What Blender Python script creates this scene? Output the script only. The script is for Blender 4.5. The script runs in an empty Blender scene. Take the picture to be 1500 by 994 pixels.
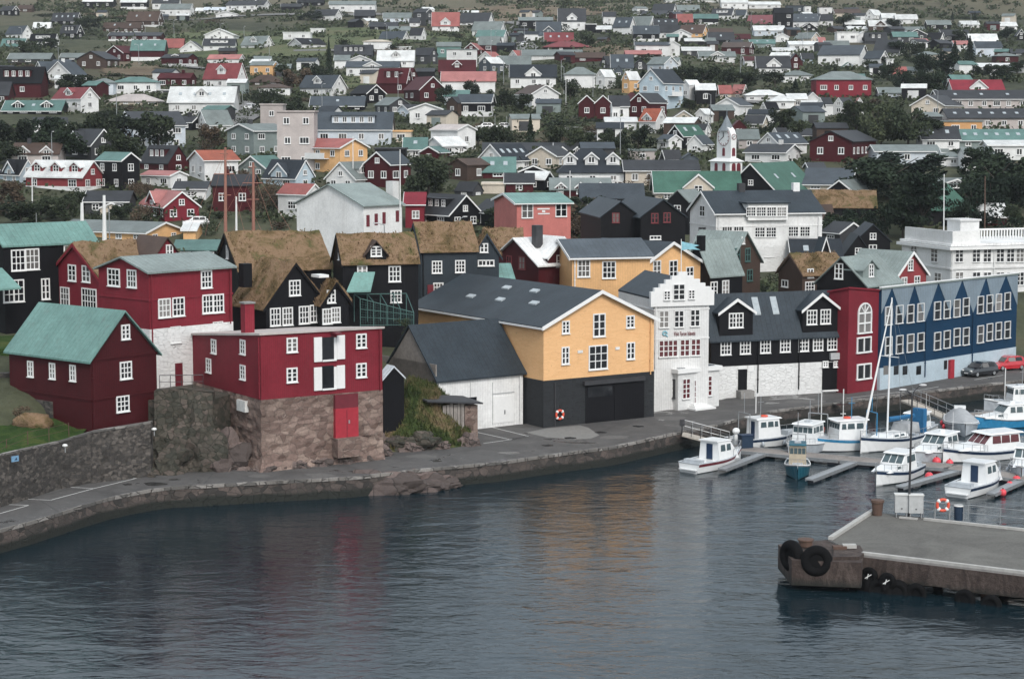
import bpy, bmesh, math, random
import numpy as np
from mathutils import Vector, Matrix, noise
R = math.radians
rnd = random.Random(7)
scene = bpy.context.scene
COL = scene.collection
# ------------------------------------------------------------ camera model
F, CX, CY, HZ, ZC = 2900.0, 750.0, 497.0, 170.0, 27.4
PITCH = math.atan((CY - HZ) / F)
sp, cp = math.sin(PITCH), math.cos(PITCH)
def ray(px, py):
    a = (px - CX) / F; b = (CY - py) / F
    dy = cp + sp * b; dz = -sp + cp * b
    return a / dy, dz / dy
def PZ(px, py, z):
    ax, az = ray(px, py); Y = (z - ZC) / az
    return Vector((ax * Y, Y, z))
def PY(px, py, Y):
    ax, az = ray(px, py)
    return Vector((ax * Y, Y, ZC + az * Y))
def proj(p):
    d = p[1] * cp + (ZC - p[2]) * sp
    v = (p[2] - ZC) * cp + p[1] * sp
    return CX + F * p[0] / d, CY - F * v / d
def along(cx, cy, z, dx, dy, px):
    k = px - CX
    return (k * (cy * cp + (ZC - z) * sp) - F * cx) / (F * dx - k * dy * cp)
def lerp(a, b, t): return a + (b - a) * t
def sstep(a, b, x):
    t = min(1, max(0, (x - a) / (b - a))); return t * t * (3 - 2 * t)
def interp(x, xs, ys): return float(np.interp(x, xs, ys))
# ------------------------------------------------------------ terrain
ZR = 1.4
EDGE = [PZ(x, y, ZR) for x, y in [(-60, 800), (0, 777), (56, 763), (99, 748), (169, 728), (239, 715), (300, 712), (420, 705), (520, 700), (600, 690), (740, 677), (800, 668), (900, 655), (980, 637), (1050, 623), (1121, 604), (1200, 594), (1266, 585), (1380, 571), (1500, 557)]]
EX = [-300, -75] + [p.x for p in EDGE] + [110, 400]
EY = [60, 104] + [p.y for p in EDGE] + [232, 330]
INNER = [PZ(x, y, ZR) for x, y in [(-60, 752), (30, 733), (100, 715), (140, 706), (200, 696), (300, 686), (400, 689), (480, 678), (560, 666), (640, 659), (692, 654), (700, 631), (796, 626), (957, 610), (1000, 603), (1055, 593), (1085, 583), (1200, 577), (1240, 577), (1290, 570), (1485, 535), (1530, 527)]]
IX = [-300, -60] + [p.x for p in INNER] + [120, 400]
IY = [84, 123] + [p.y for p in INNER] + [262, 370]
def yq(X): return interp(X, EX, EY)
def yi(X): return interp(X, IX, IY)
PP = ([0, 175, 200, 230, 260, 300, 340, 400, 500, 600, 700, 900, 1100, 1400, 2000, 3000],
      [1.4, 1.6, 4, 5.8, 7.2, 12.5, 17.5, 23, 32, 41, 50.5, 69.5, 93, 128, 215, 330])
def hz(X, Y):
    """land height"""
    t = Y - yi(X)
    if Y < yq(X) + 0.7: return -2.6
    if t <= 0: return ZR - 0.12
    P = interp(Y, *PP)
    PR = lerp(ZR - .12, P, sstep(6, 22, t))
    left = interp(t, [0, 3.5, 10, 14, 26, 45, 90], [1.28, 1.28, 3.5, 6.2, 8.6, 9.6, 10.5])
    mid = interp(t, [0, 3, 8, 16, 30, 60], [1.28, 1.28, 4.2, 6.5, 8, 10])
    L = lerp(left, mid, sstep(-20, -12, X))
    w = 1 - sstep(-8.6, -6.2, X)
    h = lerp(PR, L, w)
    h = lerp(h, P, sstep(215, 270, Y))
    if Y > 230:
        n = noise.noise(Vector((X * .012, Y * .012, 3.1))) * min(6, (Y - 230) * .012)
        h += n * .8
        h += max(0, Y - 950) * .16 * sstep(60, 420, X)
    return h
def hit(px, py):
    ax, az = ray(px, py)
    Y = 150.0; st = 2.0; prev = None
    while Y < 3200:
        if ZC + az * Y <= hz(ax * Y, Y):
            lo, hi = Y - st, Y
            for _ in range(12):
                m = (lo + hi) / 2
                if ZC + az * m <= hz(ax * m, m): hi = m
                else: lo = m
            return Vector((ax * hi, hi, ZC + az * hi))
        Y += st; st = 2 + Y * .004
    return PY(px, py, 1500)
# ------------------------------------------------------------ mesh builder
class MB:
    def __init__(s): s.v = []; s.f = []; s.m = []
    def add(s, vs, fs, mi=0):
        o = len(s.v); s.v += [tuple(v) for v in vs]; s.f += [tuple(i + o for i in f) for f in fs]; s.m += [mi] * len(fs)
    def box(s, x0, x1, y0, y1, z0, z1, mi=0):
        s.add([(x0, y0, z0), (x1, y0, z0), (x1, y1, z0), (x0, y1, z0), (x0, y0, z1), (x1, y0, z1), (x1, y1, z1), (x0, y1, z1)],
              [(0, 3, 2, 1), (4, 5, 6, 7), (0, 1, 5, 4), (1, 2, 6, 5), (2, 3, 7, 6), (3, 0, 4, 7)], mi)
    def prism(s, pts, fn, a0, a1, mi=0):
        """polygon pts (p,q) extruded from a0 to a1; fn(a,p,q)->xyz"""
        n = len(pts); vs = [fn(a0, *p) for p in pts] + [fn(a1, *p) for p in pts]
        s.add(vs, [tuple(range(n))[::-1], tuple(range(n, 2 * n))] + [(i, (i + 1) % n, n + (i + 1) % n, n + i) for i in range(n)], mi)
    def tube(s, p, q, r, r2=None, n=6, mi=0):
        p = Vector(p); q = Vector(q); r2 = r if r2 is None else r2
        d = (q - p).normalized(); u = d.orthogonal().normalized(); w = d.cross(u)
        vs = []
        for c, rr in ((p, r), (q, r2)):
            for i in range(n):
                a = 2 * math.pi * i / n; vs.append(c + (u * math.cos(a) + w * math.sin(a)) * rr)
        s.add(vs, [(i, (i + 1) % n, n + (i + 1) % n, n + i) for i in range(n)] + [tuple(range(n))[::-1], tuple(range(n, 2 * n))], mi)
    def path(s, pts, r, n=6, mi=0):
        for a, b in zip(pts, pts[1:]): s.tube(a, b, r, n=n, mi=mi)
    def torus(s, c, ax, R0, r, n=20, k=10, mi=0):
        c = Vector(c); ax = Vector(ax).normalized(); u = ax.orthogonal().normalized(); w = ax.cross(u); vs = []
        for i in range(n):
            a = 2 * math.pi * i / n; d = u * math.cos(a) + w * math.sin(a)
            for j in range(k):
                b = 2 * math.pi * j / k; vs.append(c + d * (R0 + r * math.cos(b)) + ax * r * math.sin(b))
        s.add(vs, [(i * k + j, ((i + 1) % n) * k + j, ((i + 1) % n) * k + (j + 1) % k, i * k + (j + 1) % k) for i in range(n) for j in range(k)], mi)
    def ball(s, c, rx, ry, rz, n=10, k=6, mi=0, jit=0, seed=0):
        q = random.Random(seed); vs = [(c[0], c[1], c[2] + rz)]
        for j in range(1, k):
            t = math.pi * j / k
            for i in range(n):
                a = 2 * math.pi * i / n; e = 1 + q.uniform(-jit, jit)
                vs.append((c[0] + rx * math.sin(t) * math.cos(a) * e, c[1] + ry * math.sin(t) * math.sin(a) * e, c[2] + rz * math.cos(t) * e))
        vs.append((c[0], c[1], c[2] - rz)); f = []
        for i in range(n): f.append((0, 1 + i, 1 + (i + 1) % n))
        for j in range(k - 2):
            for i in range(n):
                a = 1 + j * n; f.append((a + i, a + n + i, a + n + (i + 1) % n, a + (i + 1) % n))
        b = 1 + (k - 2) * n; L = len(vs) - 1
        for i in range(n): f.append((b + i, L, b + (i + 1) % n))
        s.add(vs, f, mi)
    def mesh(s, name, mats, smooth=False, recalc=True):
        me = bpy.data.meshes.new(name); me.from_pydata(s.v, [], s.f)
        for m in (mats if isinstance(mats, (list, tuple)) else [mats]): me.materials.append(m)
        me.polygons.foreach_set('material_index', s.m)
        if recalc:
            bm = bmesh.new(); bm.from_mesh(me); bmesh.ops.recalc_face_normals(bm, faces=bm.faces); bm.to_mesh(me); bm.free()
        if smooth: me.polygons.foreach_set('use_smooth', [True] * len(me.polygons))
        me.update(); return me
    def build(s, name, mats, parent=None, smooth=False, recalc=True):
        o = bpy.data.objects.new(name, s.mesh(name, mats, smooth, recalc)); COL.objects.link(o)
        if parent is not None: o.parent = parent
        return o
def tag(o, label=None, cat=None, group=None, kind=None):
    if label: o['label'] = label
    if cat: o['category'] = cat
    if group: o['group'] = group
    if kind: o['kind'] = kind
    return o
def empty(name, loc, rz=0):
    o = bpy.data.objects.new(name, None); COL.objects.link(o); o.location = loc; o.rotation_euler.z = rz; o.empty_display_size = .3
    return o
def link(name, me, parent=None, loc=(0, 0, 0), rz=0, sc=None):
    o = bpy.data.objects.new(name, me); COL.objects.link(o); o.location = loc; o.rotation_euler.z = rz
    if sc: o.scale = sc
    if parent is not None: o.parent = parent
    return o
# ------------------------------------------------------------ materials
def nt(name):
    m = bpy.data.materials.new(name); m.use_nodes = True; t = m.node_tree
    b = t.nodes['Principled BSDF']; return m, t, b
def N(t, typ, **k):
    n = t.nodes.new(typ)
    for a, v in k.items(): setattr(n, a, v)
    return n
def tex(t, kind, scale, vec=None, **k):
    n = N(t, kind)
    if 'Scale' in n.inputs: n.inputs['Scale'].default_value = scale
    for a, v in k.items():
        if a in n.inputs: n.inputs[a].default_value = v
        else: setattr(n, a, v)
    if vec is not None: t.links.new(vec, n.inputs['Vector'])
    return n
def mth(t, op, a, b=None, clamp=False):
    n = N(t, 'ShaderNodeMath', operation=op); n.use_clamp = clamp
    for i, x in enumerate((a, b)):
        if x is None: continue
        if hasattr(x, 'is_linked') or hasattr(x, 'links'): t.links.new(x, n.inputs[i])
        else: n.inputs[i].default_value = x
    return n.outputs[0]
def mapr(t, x, a, b, c, d):
    n = N(t, 'ShaderNodeMapRange')
    for i, v in zip((1, 2, 3, 4), (a, b, c, d)): n.inputs[i].default_value = v
    t.links.new(x, n.inputs[0]); return n.outputs[0]
def mixc(t, f, a, b, typ='MIX'):
    n = N(t, 'ShaderNodeMix', data_type='RGBA', blend_type=typ)
    if hasattr(f, 'links'): t.links.new(f, n.inputs[0])
    else: n.inputs[0].default_value = f
    for i, x in ((6, a), (7, b)):
        if hasattr(x, 'links'): t.links.new(x, n.inputs[i])
        else: n.inputs[i].default_value = (*x, 1)
    return n.outputs[2]
def bump(t, b, h, st, dist=.02):
    n = N(t, 'ShaderNodeBump'); n.inputs['Strength'].default_value = st; n.inputs['Distance'].default_value = dist
    t.links.new(h, n.inputs['Height']); t.links.new(n.outputs[0], b.inputs['Normal'])
def scl(c, k): return tuple(min(1, v * k) for v in c)
def paint(name, c, rough=.6, boards=.16, horiz=False, var=.16, dirt=.25, objvar=True, metal=0, seams=None, spec=.15, axis=None):
    m, t, b = nt(name); tc = N(t, 'ShaderNodeTexCoord'); v = tc.outputs['Object']
    n1 = tex(t, 'ShaderNodeTexNoise', .35, v, Detail=5.0, Roughness=.65)
    n2 = tex(t, 'ShaderNodeTexNoise', 5.0, v, Detail=4.0)
    f = mapr(t, n1.outputs[0], .3, .7, 1 - var, 1 + var * .7)
    f2 = mapr(t, n2.outputs[0], .3, .7, 1 - var * .5, 1 + var * .4)
    f = mth(t, 'MULTIPLY', f, f2)
    if objvar:
        oi = N(t, 'ShaderNodeObjectInfo'); f = mth(t, 'MULTIPLY', f, mapr(t, oi.outputs['Random'], 0, 1, .88, 1.1))
    cc = mixc(t, 1.0, c, f, 'MULTIPLY') if False else None
    cmb = N(t, 'ShaderNodeCombineColor')
    for i in range(3): t.links.new(mth(t, 'MULTIPLY', f, c[i]), cmb.inputs[i])
    col = cmb.outputs[0]
    # streaks running down
    mp = N(t, 'ShaderNodeMapping'); mp.inputs['Scale'].default_value = (1.6, 1.6, .12); t.links.new(v, mp.inputs[0])
    st = tex(t, 'ShaderNodeTexNoise', 1.5, mp.outputs[0], Detail=6.0, Roughness=.7)
    g = sum(c) / 3
    col = mixc(t, mapr(t, st.outputs[0], .52, .8, 0, dirt), col, (g * .6 + .002, g * .56 + .002, g * .52 + .002))
    if boards or seams:
        sx = N(t, 'ShaderNodeSeparateXYZ'); t.links.new(v, sx.inputs[0])
        k = sx.outputs[2] if horiz else sx.outputs[axis] if axis is not None else mth(t, 'ADD', sx.outputs[0], sx.outputs[1])
        fr = mth(t, 'FRACT', mth(t, 'DIVIDE', k, boards or seams))
        ln = mth(t, 'LESS_THAN', fr, .16 if axis is None else .10)
        col = mixc(t, mth(t, 'MULTIPLY', ln, .42), col, scl(c, .4))
        bump(t, b, mth(t, 'SUBTRACT', 1.0, ln), .5, .02)
    else:
        bump(t, b, n2.outputs[0], .2, .03)
    t.links.new(col, b.inputs['Base Color']); b.inputs['Roughness'].default_value = rough
    b.inputs['Specular IOR Level'].default_value = spec; b.inputs['Metallic'].default_value = metal
    return m
def stone(name, cols, scale=1.6, mortar=(.05, .045, .04), bst=.8, mw=.05, stretch=1.6, tide=False):
    m, t, b = nt(name); tc = N(t, 'ShaderNodeTexCoord'); v = tc.outputs['Object']
    wn = tex(t, 'ShaderNodeTexNoise', 1.2, v, Detail=3.0)
    ad = N(t, 'ShaderNodeVectorMath', operation='MULTIPLY_ADD'); t.links.new(wn.outputs['Color'], ad.inputs[0]); ad.inputs[1].default_value = (.35, .35, .35); t.links.new(v, ad.inputs[2])
    mp = N(t, 'ShaderNodeMapping'); mp.inputs['Scale'].default_value = (1, 1, stretch); t.links.new(ad.outputs[0], mp.inputs[0])
    vo = tex(t, 'ShaderNodeTexVoronoi', scale, mp.outputs[0]); ve = tex(t, 'ShaderNodeTexVoronoi', scale, mp.outputs[0], feature='DISTANCE_TO_EDGE')
    sc = N(t, 'ShaderNodeSeparateColor'); t.links.new(vo.outputs['Color'], sc.inputs[0])
    rp = N(t, 'ShaderNodeValToRGB'); e = rp.color_ramp.elements
    for i, c in enumerate(cols):
        p = i / (len(cols) - 1)
        q = e[0] if i == 0 else (e[-1] if i == len(cols) - 1 else e.new(p)); q.position = p; q.color = (*c, 1)
    t.links.new(sc.outputs[0], rp.inputs[0])
    n2 = tex(t, 'ShaderNodeTexNoise', 7, v, Detail=6.0, Roughness=.7); n3 = tex(t, 'ShaderNodeTexNoise', .3, v, Detail=4.0)
    bright = sum(cols[0]) > .9
    col = mixc(t, mapr(t, n2.outputs[0], .35, .7, 0, .08 if bright else .55), rp.outputs[0], scl(cols[0], .6))
    col = mixc(t, mapr(t, n3.outputs[0], .45, .75, 0, .22 if bright else .6), col, scl(cols[0], .7))
    ed = mapr(t, ve.outputs['Distance'], 0, mw, 0, 1)
    col = mixc(t, ed, mortar, col)
    if tide:   # weed and wet stone below the high-water mark
        sz = N(t, 'ShaderNodeSeparateXYZ'); t.links.new(v, sz.inputs[0]); tm = mapr(t, mth(t, 'ADD', sz.outputs[2], mth(t, 'MULTIPLY', n3.outputs[0], .5)), .75, .95, 1, 0); col = mixc(t, tm, col, (.012, .014, .011))
    t.links.new(col, b.inputs['Base Color']); b.inputs['Roughness'].default_value = .85
    bump(t, b, mth(t, 'ADD', ed, mth(t, 'MULTIPLY', n2.outputs[0], .6)), bst, .08)
    return m
def ramp(t, x, stops):
    rp = N(t, 'ShaderNodeValToRGB'); e = rp.color_ramp.elements
    for i, (p, c) in enumerate(stops):
        q = e[0] if i == 0 else (e[-1] if i == len(stops) - 1 else e.new(p)); q.position = p; q.color = (*c, 1)
    t.links.new(x, rp.inputs[0]); return rp.outputs[0]
def turfmat(name, stops, s=.5, bs=.9, rg=.68):
    m, t, b = nt(name); tc = N(t, 'ShaderNodeTexCoord'); v = tc.outputs['Object']
    n = tex(t, 'ShaderNodeTexNoise', s, v, Detail=7.0, Roughness=rg, Distortion=.6)
    n2 = tex(t, 'ShaderNodeTexNoise', 9, v, Detail=3.0)
    x = mth(t, 'ADD', mth(t, 'MULTIPLY', n.outputs[0], .88), mth(t, 'MULTIPLY', n2.outputs[0], .12))
    t.links.new(ramp(t, x, stops), b.inputs['Base Color']); b.inputs['Roughness'].default_value = .95
    b.inputs['Specular IOR Level'].default_value = .1
    bump(t, b, mth(t, 'ADD', n2.outputs[0], n.outputs[0]), bs, .25); return m
def plain(name, c, rough=.5, metal=0, spec=.4, coat=0, pv=.16):
    m, t, b = nt(name); tc = N(t, 'ShaderNodeTexCoord')
    n = tex(t, 'ShaderNodeTexNoise', 3, tc.outputs['Object'], Detail=5.0)
    f = mapr(t, n.outputs[0], .3, .7, 1 - pv, 1 + pv * .6); cmb = N(t, 'ShaderNodeCombineColor')
    for i in range(3): t.links.new(mth(t, 'MULTIPLY', f, c[i]), cmb.inputs[i])
    t.links.new(cmb.outputs[0], b.inputs['Base Color']); b.inputs['Roughness'].default_value = rough
    b.inputs['Metallic'].default_value = metal; b.inputs['Specular IOR Level'].default_value = spec; b.inputs['Coat Weight'].default_value = coat
    return m
C = dict(w=(.74, .74, .73), W=(.60, .65, .70), c=(.60, .53, .44), y=(.74, .44, .21), p=(.47, .42, .40), P=(.50, .17, .15), O=(.42, .10, .06), r=(.062, .010, .013),
         M=(.20, .022, .034), R=(.24, .045, .05), k=(.008, .008, .010), n=(.055, .056, .06), s=(.075, .09, .105), g=(.22, .26, .25), G=(.06, .17, .115), t=(.15, .27, .245),
         b=(.075, .05, .04), B=(.009, .042, .092), l=(.45, .54, .60), o=(.6, .33, .15), m=(.30, .10, .09), S=(.035, .045, .055))
CN = dict(w='white', W='pale blue-grey', c='cream', y='yellow', p='pinkish-grey', P='coral', O='orange-red', r='dark red', M='crimson', R='red', k='black', n='dark grey',
          s='slate-grey', g='light grey', G='green', t='teal', b='brown', B='navy', l='light blue', o='orange', m='brick-red', T='turf', S='dark slate')
WM = {k: paint('wall_' + CN[k].replace('-', '_').replace(' ', '_'), c, boards=.17, dirt=.35 if k in 'wWc' else .2) for k, c in C.items()}
RM = {k: paint('roof_' + CN[k].replace('-', '_').replace(' ', '_'), c, boards=0, rough=.5, var=.22, dirt=.4) for k, c in C.items()}
BRN = [(.28, (.045, .035, .018)), (.38, (.10, .072, .036)), (.45, (.17, .115, .062)), (.51, (.25, .165, .105)), (.57, (.16, .115, .06)), (.64, (.085, .09, .036)), (.72, (.14, .105, .055))]
RM['T'] = turfmat('roof_turf', BRN, .34, .7, .66)
def glassmat():
    m, t, b = nt('window_glass'); oi = N(t, 'ShaderNodeObjectInfo')
    t.links.new(ramp(t, oi.outputs['Random'], [(0, (.008, .009, .011)), (.70, (.014, .015, .018)), (.78, (.09, .085, .08)), (.9, (.22, .21, .20)), (1, (.03, .03, .034))]), b.inputs['Base Color']); b.inputs['Roughness'].default_value = .08; b.inputs['Specular IOR Level'].default_value = .5; return m
M = dict(
    trim=paint('white_trim', (.74, .74, .73), boards=0, var=.06, dirt=.15, objvar=False),
    glass=glassmat(), lglass=plain('boat_glass', (.06, .09, .10), .08, spec=.8),
    redglass=plain('red_tinted_glass', (.10, .02, .025), .12, spec=.6),
    basalt=stone('basalt_wall', [(.05, .045, .042), (.04, .036, .032), (.15, .13, .115), (.022, .02, .018)], 3.2, mortar=(.075,.068,.06), mw=.05),
    brownstone=stone('brown_stone_wall', [(.13, .085, .07), (.24, .165, .14), (.32, .24, .20), (.15, .095, .078)], 1.5, mortar=(.26, .20, .17), mw=.035),
    whitestone=stone('whitewashed_stone', [(.70, .70, .69), (.76, .76, .75), (.73, .73, .72)], 1.9, mortar=(.64, .63, .62), mw=.035, bst=.7, stretch=2.2),
    blackstone=stone('black_painted_stone', [(.014, .016, .019), (.024, .027, .031), (.019, .022, .025)], 2.2, mortar=(.018, .019, .021), mw=.04, bst=.7, stretch=2.5),
    yellowstone=stone('yellow_painted_masonry', [(.77, .45, .215), (.80, .48, .235), (.75, .43, .20)], 1.6, mortar=(.60, .345, .16), mw=.03, bst=.3, stretch=5.0),
    quaywall=stone('quay_masonry', [(.03, .027, .025), (.07, .06, .052), (.13, .10, .088), (.045, .04, .036)], 1.7, mortar=(.06, .052, .048), mw=.035, stretch=1.4, tide=True),
    rock=stone('shore_rock', [(.07, .055, .05), (.15, .11, .10), (.22, .17, .15)], .5, mortar=(.06, .05, .045), mw=.02, stretch=.8),
    concrete=plain('concrete', (.25, .24, .23), .85), kerb=plain('pale_kerb', (.40, .39, .37), .8), steel=plain('galvanised_steel', (.38, .39, .40), .45, metal=.6),
    darksteel=plain('dark_steel', (.06, .06, .065), .5, metal=.4), rubber=plain('black_rubber', (.006, .006, .0065), .85, spec=.1), rust=plain('rusty_iron', (.10, .06, .045), .8),
    wood=paint('weathered_wood', (.26, .235, .215), boards=.2, var=.3, dirt=.4), deckwood=paint('pontoon_decking', (.27, .24, .22), boards=.14, var=.3, dirt=.3),
    gel=plain('white_gelcoat', (.76, .77, .77), .3, spec=.5, coat=.2, pv=.04), skyl=plain('skylight_glass', (.36, .40, .42), .15, spec=.6), buff=plain('buff_paint', (.42, .36, .27), .5), gelgrey=plain('pale_grey_hull', (.42, .45, .48), .35, coat=.1), navy=plain('navy_paint', (.012, .03, .07), .35),
    teal=plain('teal_boat_paint', (.01, .09, .13), .35), boatblue=plain('bright_blue_paint', (.03, .22, .42), .4), maroon=plain('maroon_paint', (.14, .02, .03), .4), bottom=plain('dark_antifouling', (.02, .022, .03), .6),
    tarp=plain('grey_tarpaulin', (.36, .37, .38), .7), bluetarp=plain('blue_tarpaulin', (.02, .13, .28), .7), orange=plain('orange_plastic', (.65, .09, .05), .5), pinkbuoy=plain('pink_red_buoy', (.70, .07, .09), .4),
    carblack=plain('black_car_paint', (.012, .013, .016), .2, spec=.6, coat=.8), carred=plain('red_car_paint', (.45, .02, .03), .25, coat=.8), carwhite=plain('white_car_paint', (.7, .7, .7), .3, coat=.6),
    light=plain('lens_glass', (.7, .7, .68), .2), redpaint=plain('red_paint', (.34, .025, .04), .5), cabinet=plain('pale_grey_enamel', (.42, .43, .43), .5), binblue=plain('dark_blue_plastic', (.012, .03, .06), .5),
    teallogo=plain('pale_blue_logo_paint', (.25, .50, .58), .6), tealnet=plain('green_netting_frame', (.06, .13, .12), .6), mast=plain('salmon_mast_paint', (.30, .14, .105), .7),
    ramp_=plain('gangway_boards', (.42, .38, .33), .8), marking=plain('white_road_paint', (.62, .62, .60), .7), spire=paint('lead_spire', (.20, .23, .25), boards=0, var=.2),
    signblue=plain('blue_sign_enamel', (.16, .30, .45), .5), brownred=plain('dark_red_letters', (.16, .03, .035), .6), trunk=plain('bark', (.055, .045, .038), .95),
    lamp=plain('lamp_head', (.55, .55, .55), .5), stonemoss=stone('mossy_cliff_stone', [(.04, .04, .03), (.075, .066, .05), (.13, .10, .085)], 1.7, mortar=(.03, .032, .02)))
def leafmat(name, a, b_, br=None):
    m, t, b = nt(name); tc = N(t, 'ShaderNodeTexCoord'); oi = N(t, 'ShaderNodeObjectInfo')
    n = tex(t, 'ShaderNodeTexNoise', 3.2, tc.outputs['Object'], Detail=3.0)
    x = mth(t, 'ADD', n.outputs[0], mapr(t, oi.outputs['Random'], 0, 1, -.16, .16))
    t.links.new(ramp(t, x, [(.3, a), (.7, b_)]), b.inputs['Base Color']); b.inputs['Roughness'].default_value = .8; b.inputs['Specular IOR Level'].default_value = .15
    return m
LEAF = dict(d=leafmat('dark_green_leaves', (.014, .021, .013), (.042, .055, .030)), g=leafmat('olive_green_leaves', (.026, .036, .020), (.065, .078, .042)), b=leafmat('brownish_leaves', (.045, .035, .026), (.11, .08, .055)),
            k=leafmat('blackish_conifer_needles', (.010, .018, .012), (.026, .04, .022)))

def stained(name, c0, c1, c2):
    m, t, b = nt(name); tc = N(t, 'ShaderNodeTexCoord'); v = tc.outputs['Object']; mp = N(t, 'ShaderNodeMapping'); mp.inputs['Scale'].default_value = (1.2, 1.2, .35); t.links.new(v, mp.inputs[0])
    n1 = tex(t, 'ShaderNodeTexNoise', .9, mp.outputs[0], Detail=8.0, Roughness=.72, Distortion=1.0); n2 = tex(t, 'ShaderNodeTexNoise', 5, v, Detail=6.0, Roughness=.75)
    col = ramp(t, mth(t, 'ADD', mth(t, 'MULTIPLY', n1.outputs[0], .7), mth(t, 'MULTIPLY', n2.outputs[0], .3)), [(.34, c0), (.47, c1), (.62, c2), (.7, (.34, .31, .28))])
    sz = N(t, 'ShaderNodeSeparateXYZ'); t.links.new(v, sz.inputs[0]); tm = mapr(t, mth(t, 'ADD', sz.outputs[2], n1.outputs[0]), -1.0, -.5, 1, 0); tm.node.clamp = True
    col = mixc(t, tm, col, (.015, .015, .012)); t.links.new(col, b.inputs['Base Color']); b.inputs['Roughness'].default_value = .85; bump(t, b, mth(t, 'ADD', n1.outputs[0], n2.outputs[0]), 1.0, .12); return m
M['zigzag'] = paint('grey_blue_cladding', (.23, .29, .34), boards=.3, dirt=.2)
M['stained'] = stained('stained_pier_concrete', (.016, .012, .010), (.048, .032, .027), (.105, .08, .068))
FARC = dict(C, S=(.028,.034,.042), s=(.055,.066,.078), t=(.10, .18, .165), O=(.32, .095, .06), R=(.20, .05, .055), P=(.36, .15, .14), G=(.055, .125, .095), g=(.17, .195, .19), n=(.04, .042, .047), w=(.62, .63, .62))
RF = {k: paint('far_roof_' + CN[k].replace('-', '_').replace(' ', '_'), c, boards=0, rough=.55, var=.25, dirt=.4) for k, c in FARC.items()}
RF['T'] = RM['T']
_rs = {}
def seamed(k, axis):
    if k == 'T': return RM['T']
    if (k, axis) not in _rs: _rs[(k, axis)] = paint('sheet_roof_' + CN[k].replace('-', '_').replace(' ', '_'), C[k], boards=.5, rough=.5, var=.26, dirt=.45, axis=axis)
    return _rs[(k, axis)]
HAZE, EXPO = .00009, 0.70
THINGS = []   # (object, short description, group) to be labelled once all stand
_wm = {}
def winmesh(w, h, c, r, style='w'):
    """frame with muntins, lying in the x-z plane, facing -y; origin at its centre"""
    k = (round(w, 1), round(h, 1), c, r, style)
    if k in _wm: return _wm[k]
    w, h = max(.3, k[0]), max(.3, k[1]); b = .06 if style in 'vq' else .11 if style != 'f' else .13; a = MB()
    x0, x1, z0, z1 = -w / 2, w / 2, -h / 2, h / 2
    a.box(x0, x0 + b, -.07, .03, z0, z1); a.box(x1 - b, x1, -.07, .03, z0, z1)
    a.box(x0 + b, x1 - b, -.07, .03, z1 - b, z1); a.box(x0 - .04, x1 + .04, -.15, .03, z0 - .05, z0 - .003); a.box(x0 + b, x1 - b, -.06, .03, z0, z0 + b)
    for i in range(1, c):
        x = x0 + b + (w - 2 * b) * i / c; q = (.07 if (c % 2 == 0 and i == c // 2) else .04) * (.7 if style in 'vq' else 1)
        a.box(x - q, x + q, -.055, .02, z0 + b, z1 - b)
    for i in range(1, r):
        z = z0 + b + (h - 2 * b) * i / r; a.box(x0 + b, x1 - b, -.05, .018, z - .035, z + .035)
    p = MB(); p.box(x0 + b * .5, x1 - b * .5, -.03, .015, z0 + b * .5, z1 - b * .5)
    fr = M['trim']
    if style == 'f':   # far away: frame and glass in one mesh
        o = len(a.f); a.add(p.v, p.f, 1); me = a.mesh('window', [fr, M['glass']], recalc=False); _wm[k] = (me, None)
    else:
        fm = {'w': M['trim'], 't': M['tealnet'], 'k': M['darksteel'], 'r': M['brownred'], 'v': M['trim'], 'q': M['trim']}[style]
        _wm[k] = (a.mesh('window', fm, recalc=False), p.mesh('pane', M['redglass' if style == 'q' else 'glass'], recalc=False))
    return _wm[k]
def put_window(h, par, wx, wy, wz, rz, w, hh, c, r, style='w', name='window'):
    """h: house dict (root loc + phi); world position"""
    me, pn = winmesh(w, hh, c, r, style)
    lx, ly, lz = tolocal(h, wx, wy, wz)
    o = link(name, me, par, (lx, ly, lz), rz - h['phi'])
    if pn is not None: link('pane', pn, o)
    return o
def tolocal(h, x, y, z):
    dx, dy = x - h['loc'][0], y - h['loc'][1]; c, s = math.cos(-h['phi']), math.sin(-h['phi'])
    return dx * c - dy * s, dx * s + dy * c, z - h['loc'][2]
def roof_slab(a, fn, A0, A1, B, ze, zr, ov, th, mi=0):
    t = (zr - ze) / (B / 2)
    pts = [(-ov, ze - ov * t), (-ov, ze - ov * t + th), (B / 2, zr + th), (B + ov, ze - ov * t + th), (B + ov, ze - ov * t), (B / 2, zr)]
    a.prism(pts, fn, A0, A1, mi)
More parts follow.
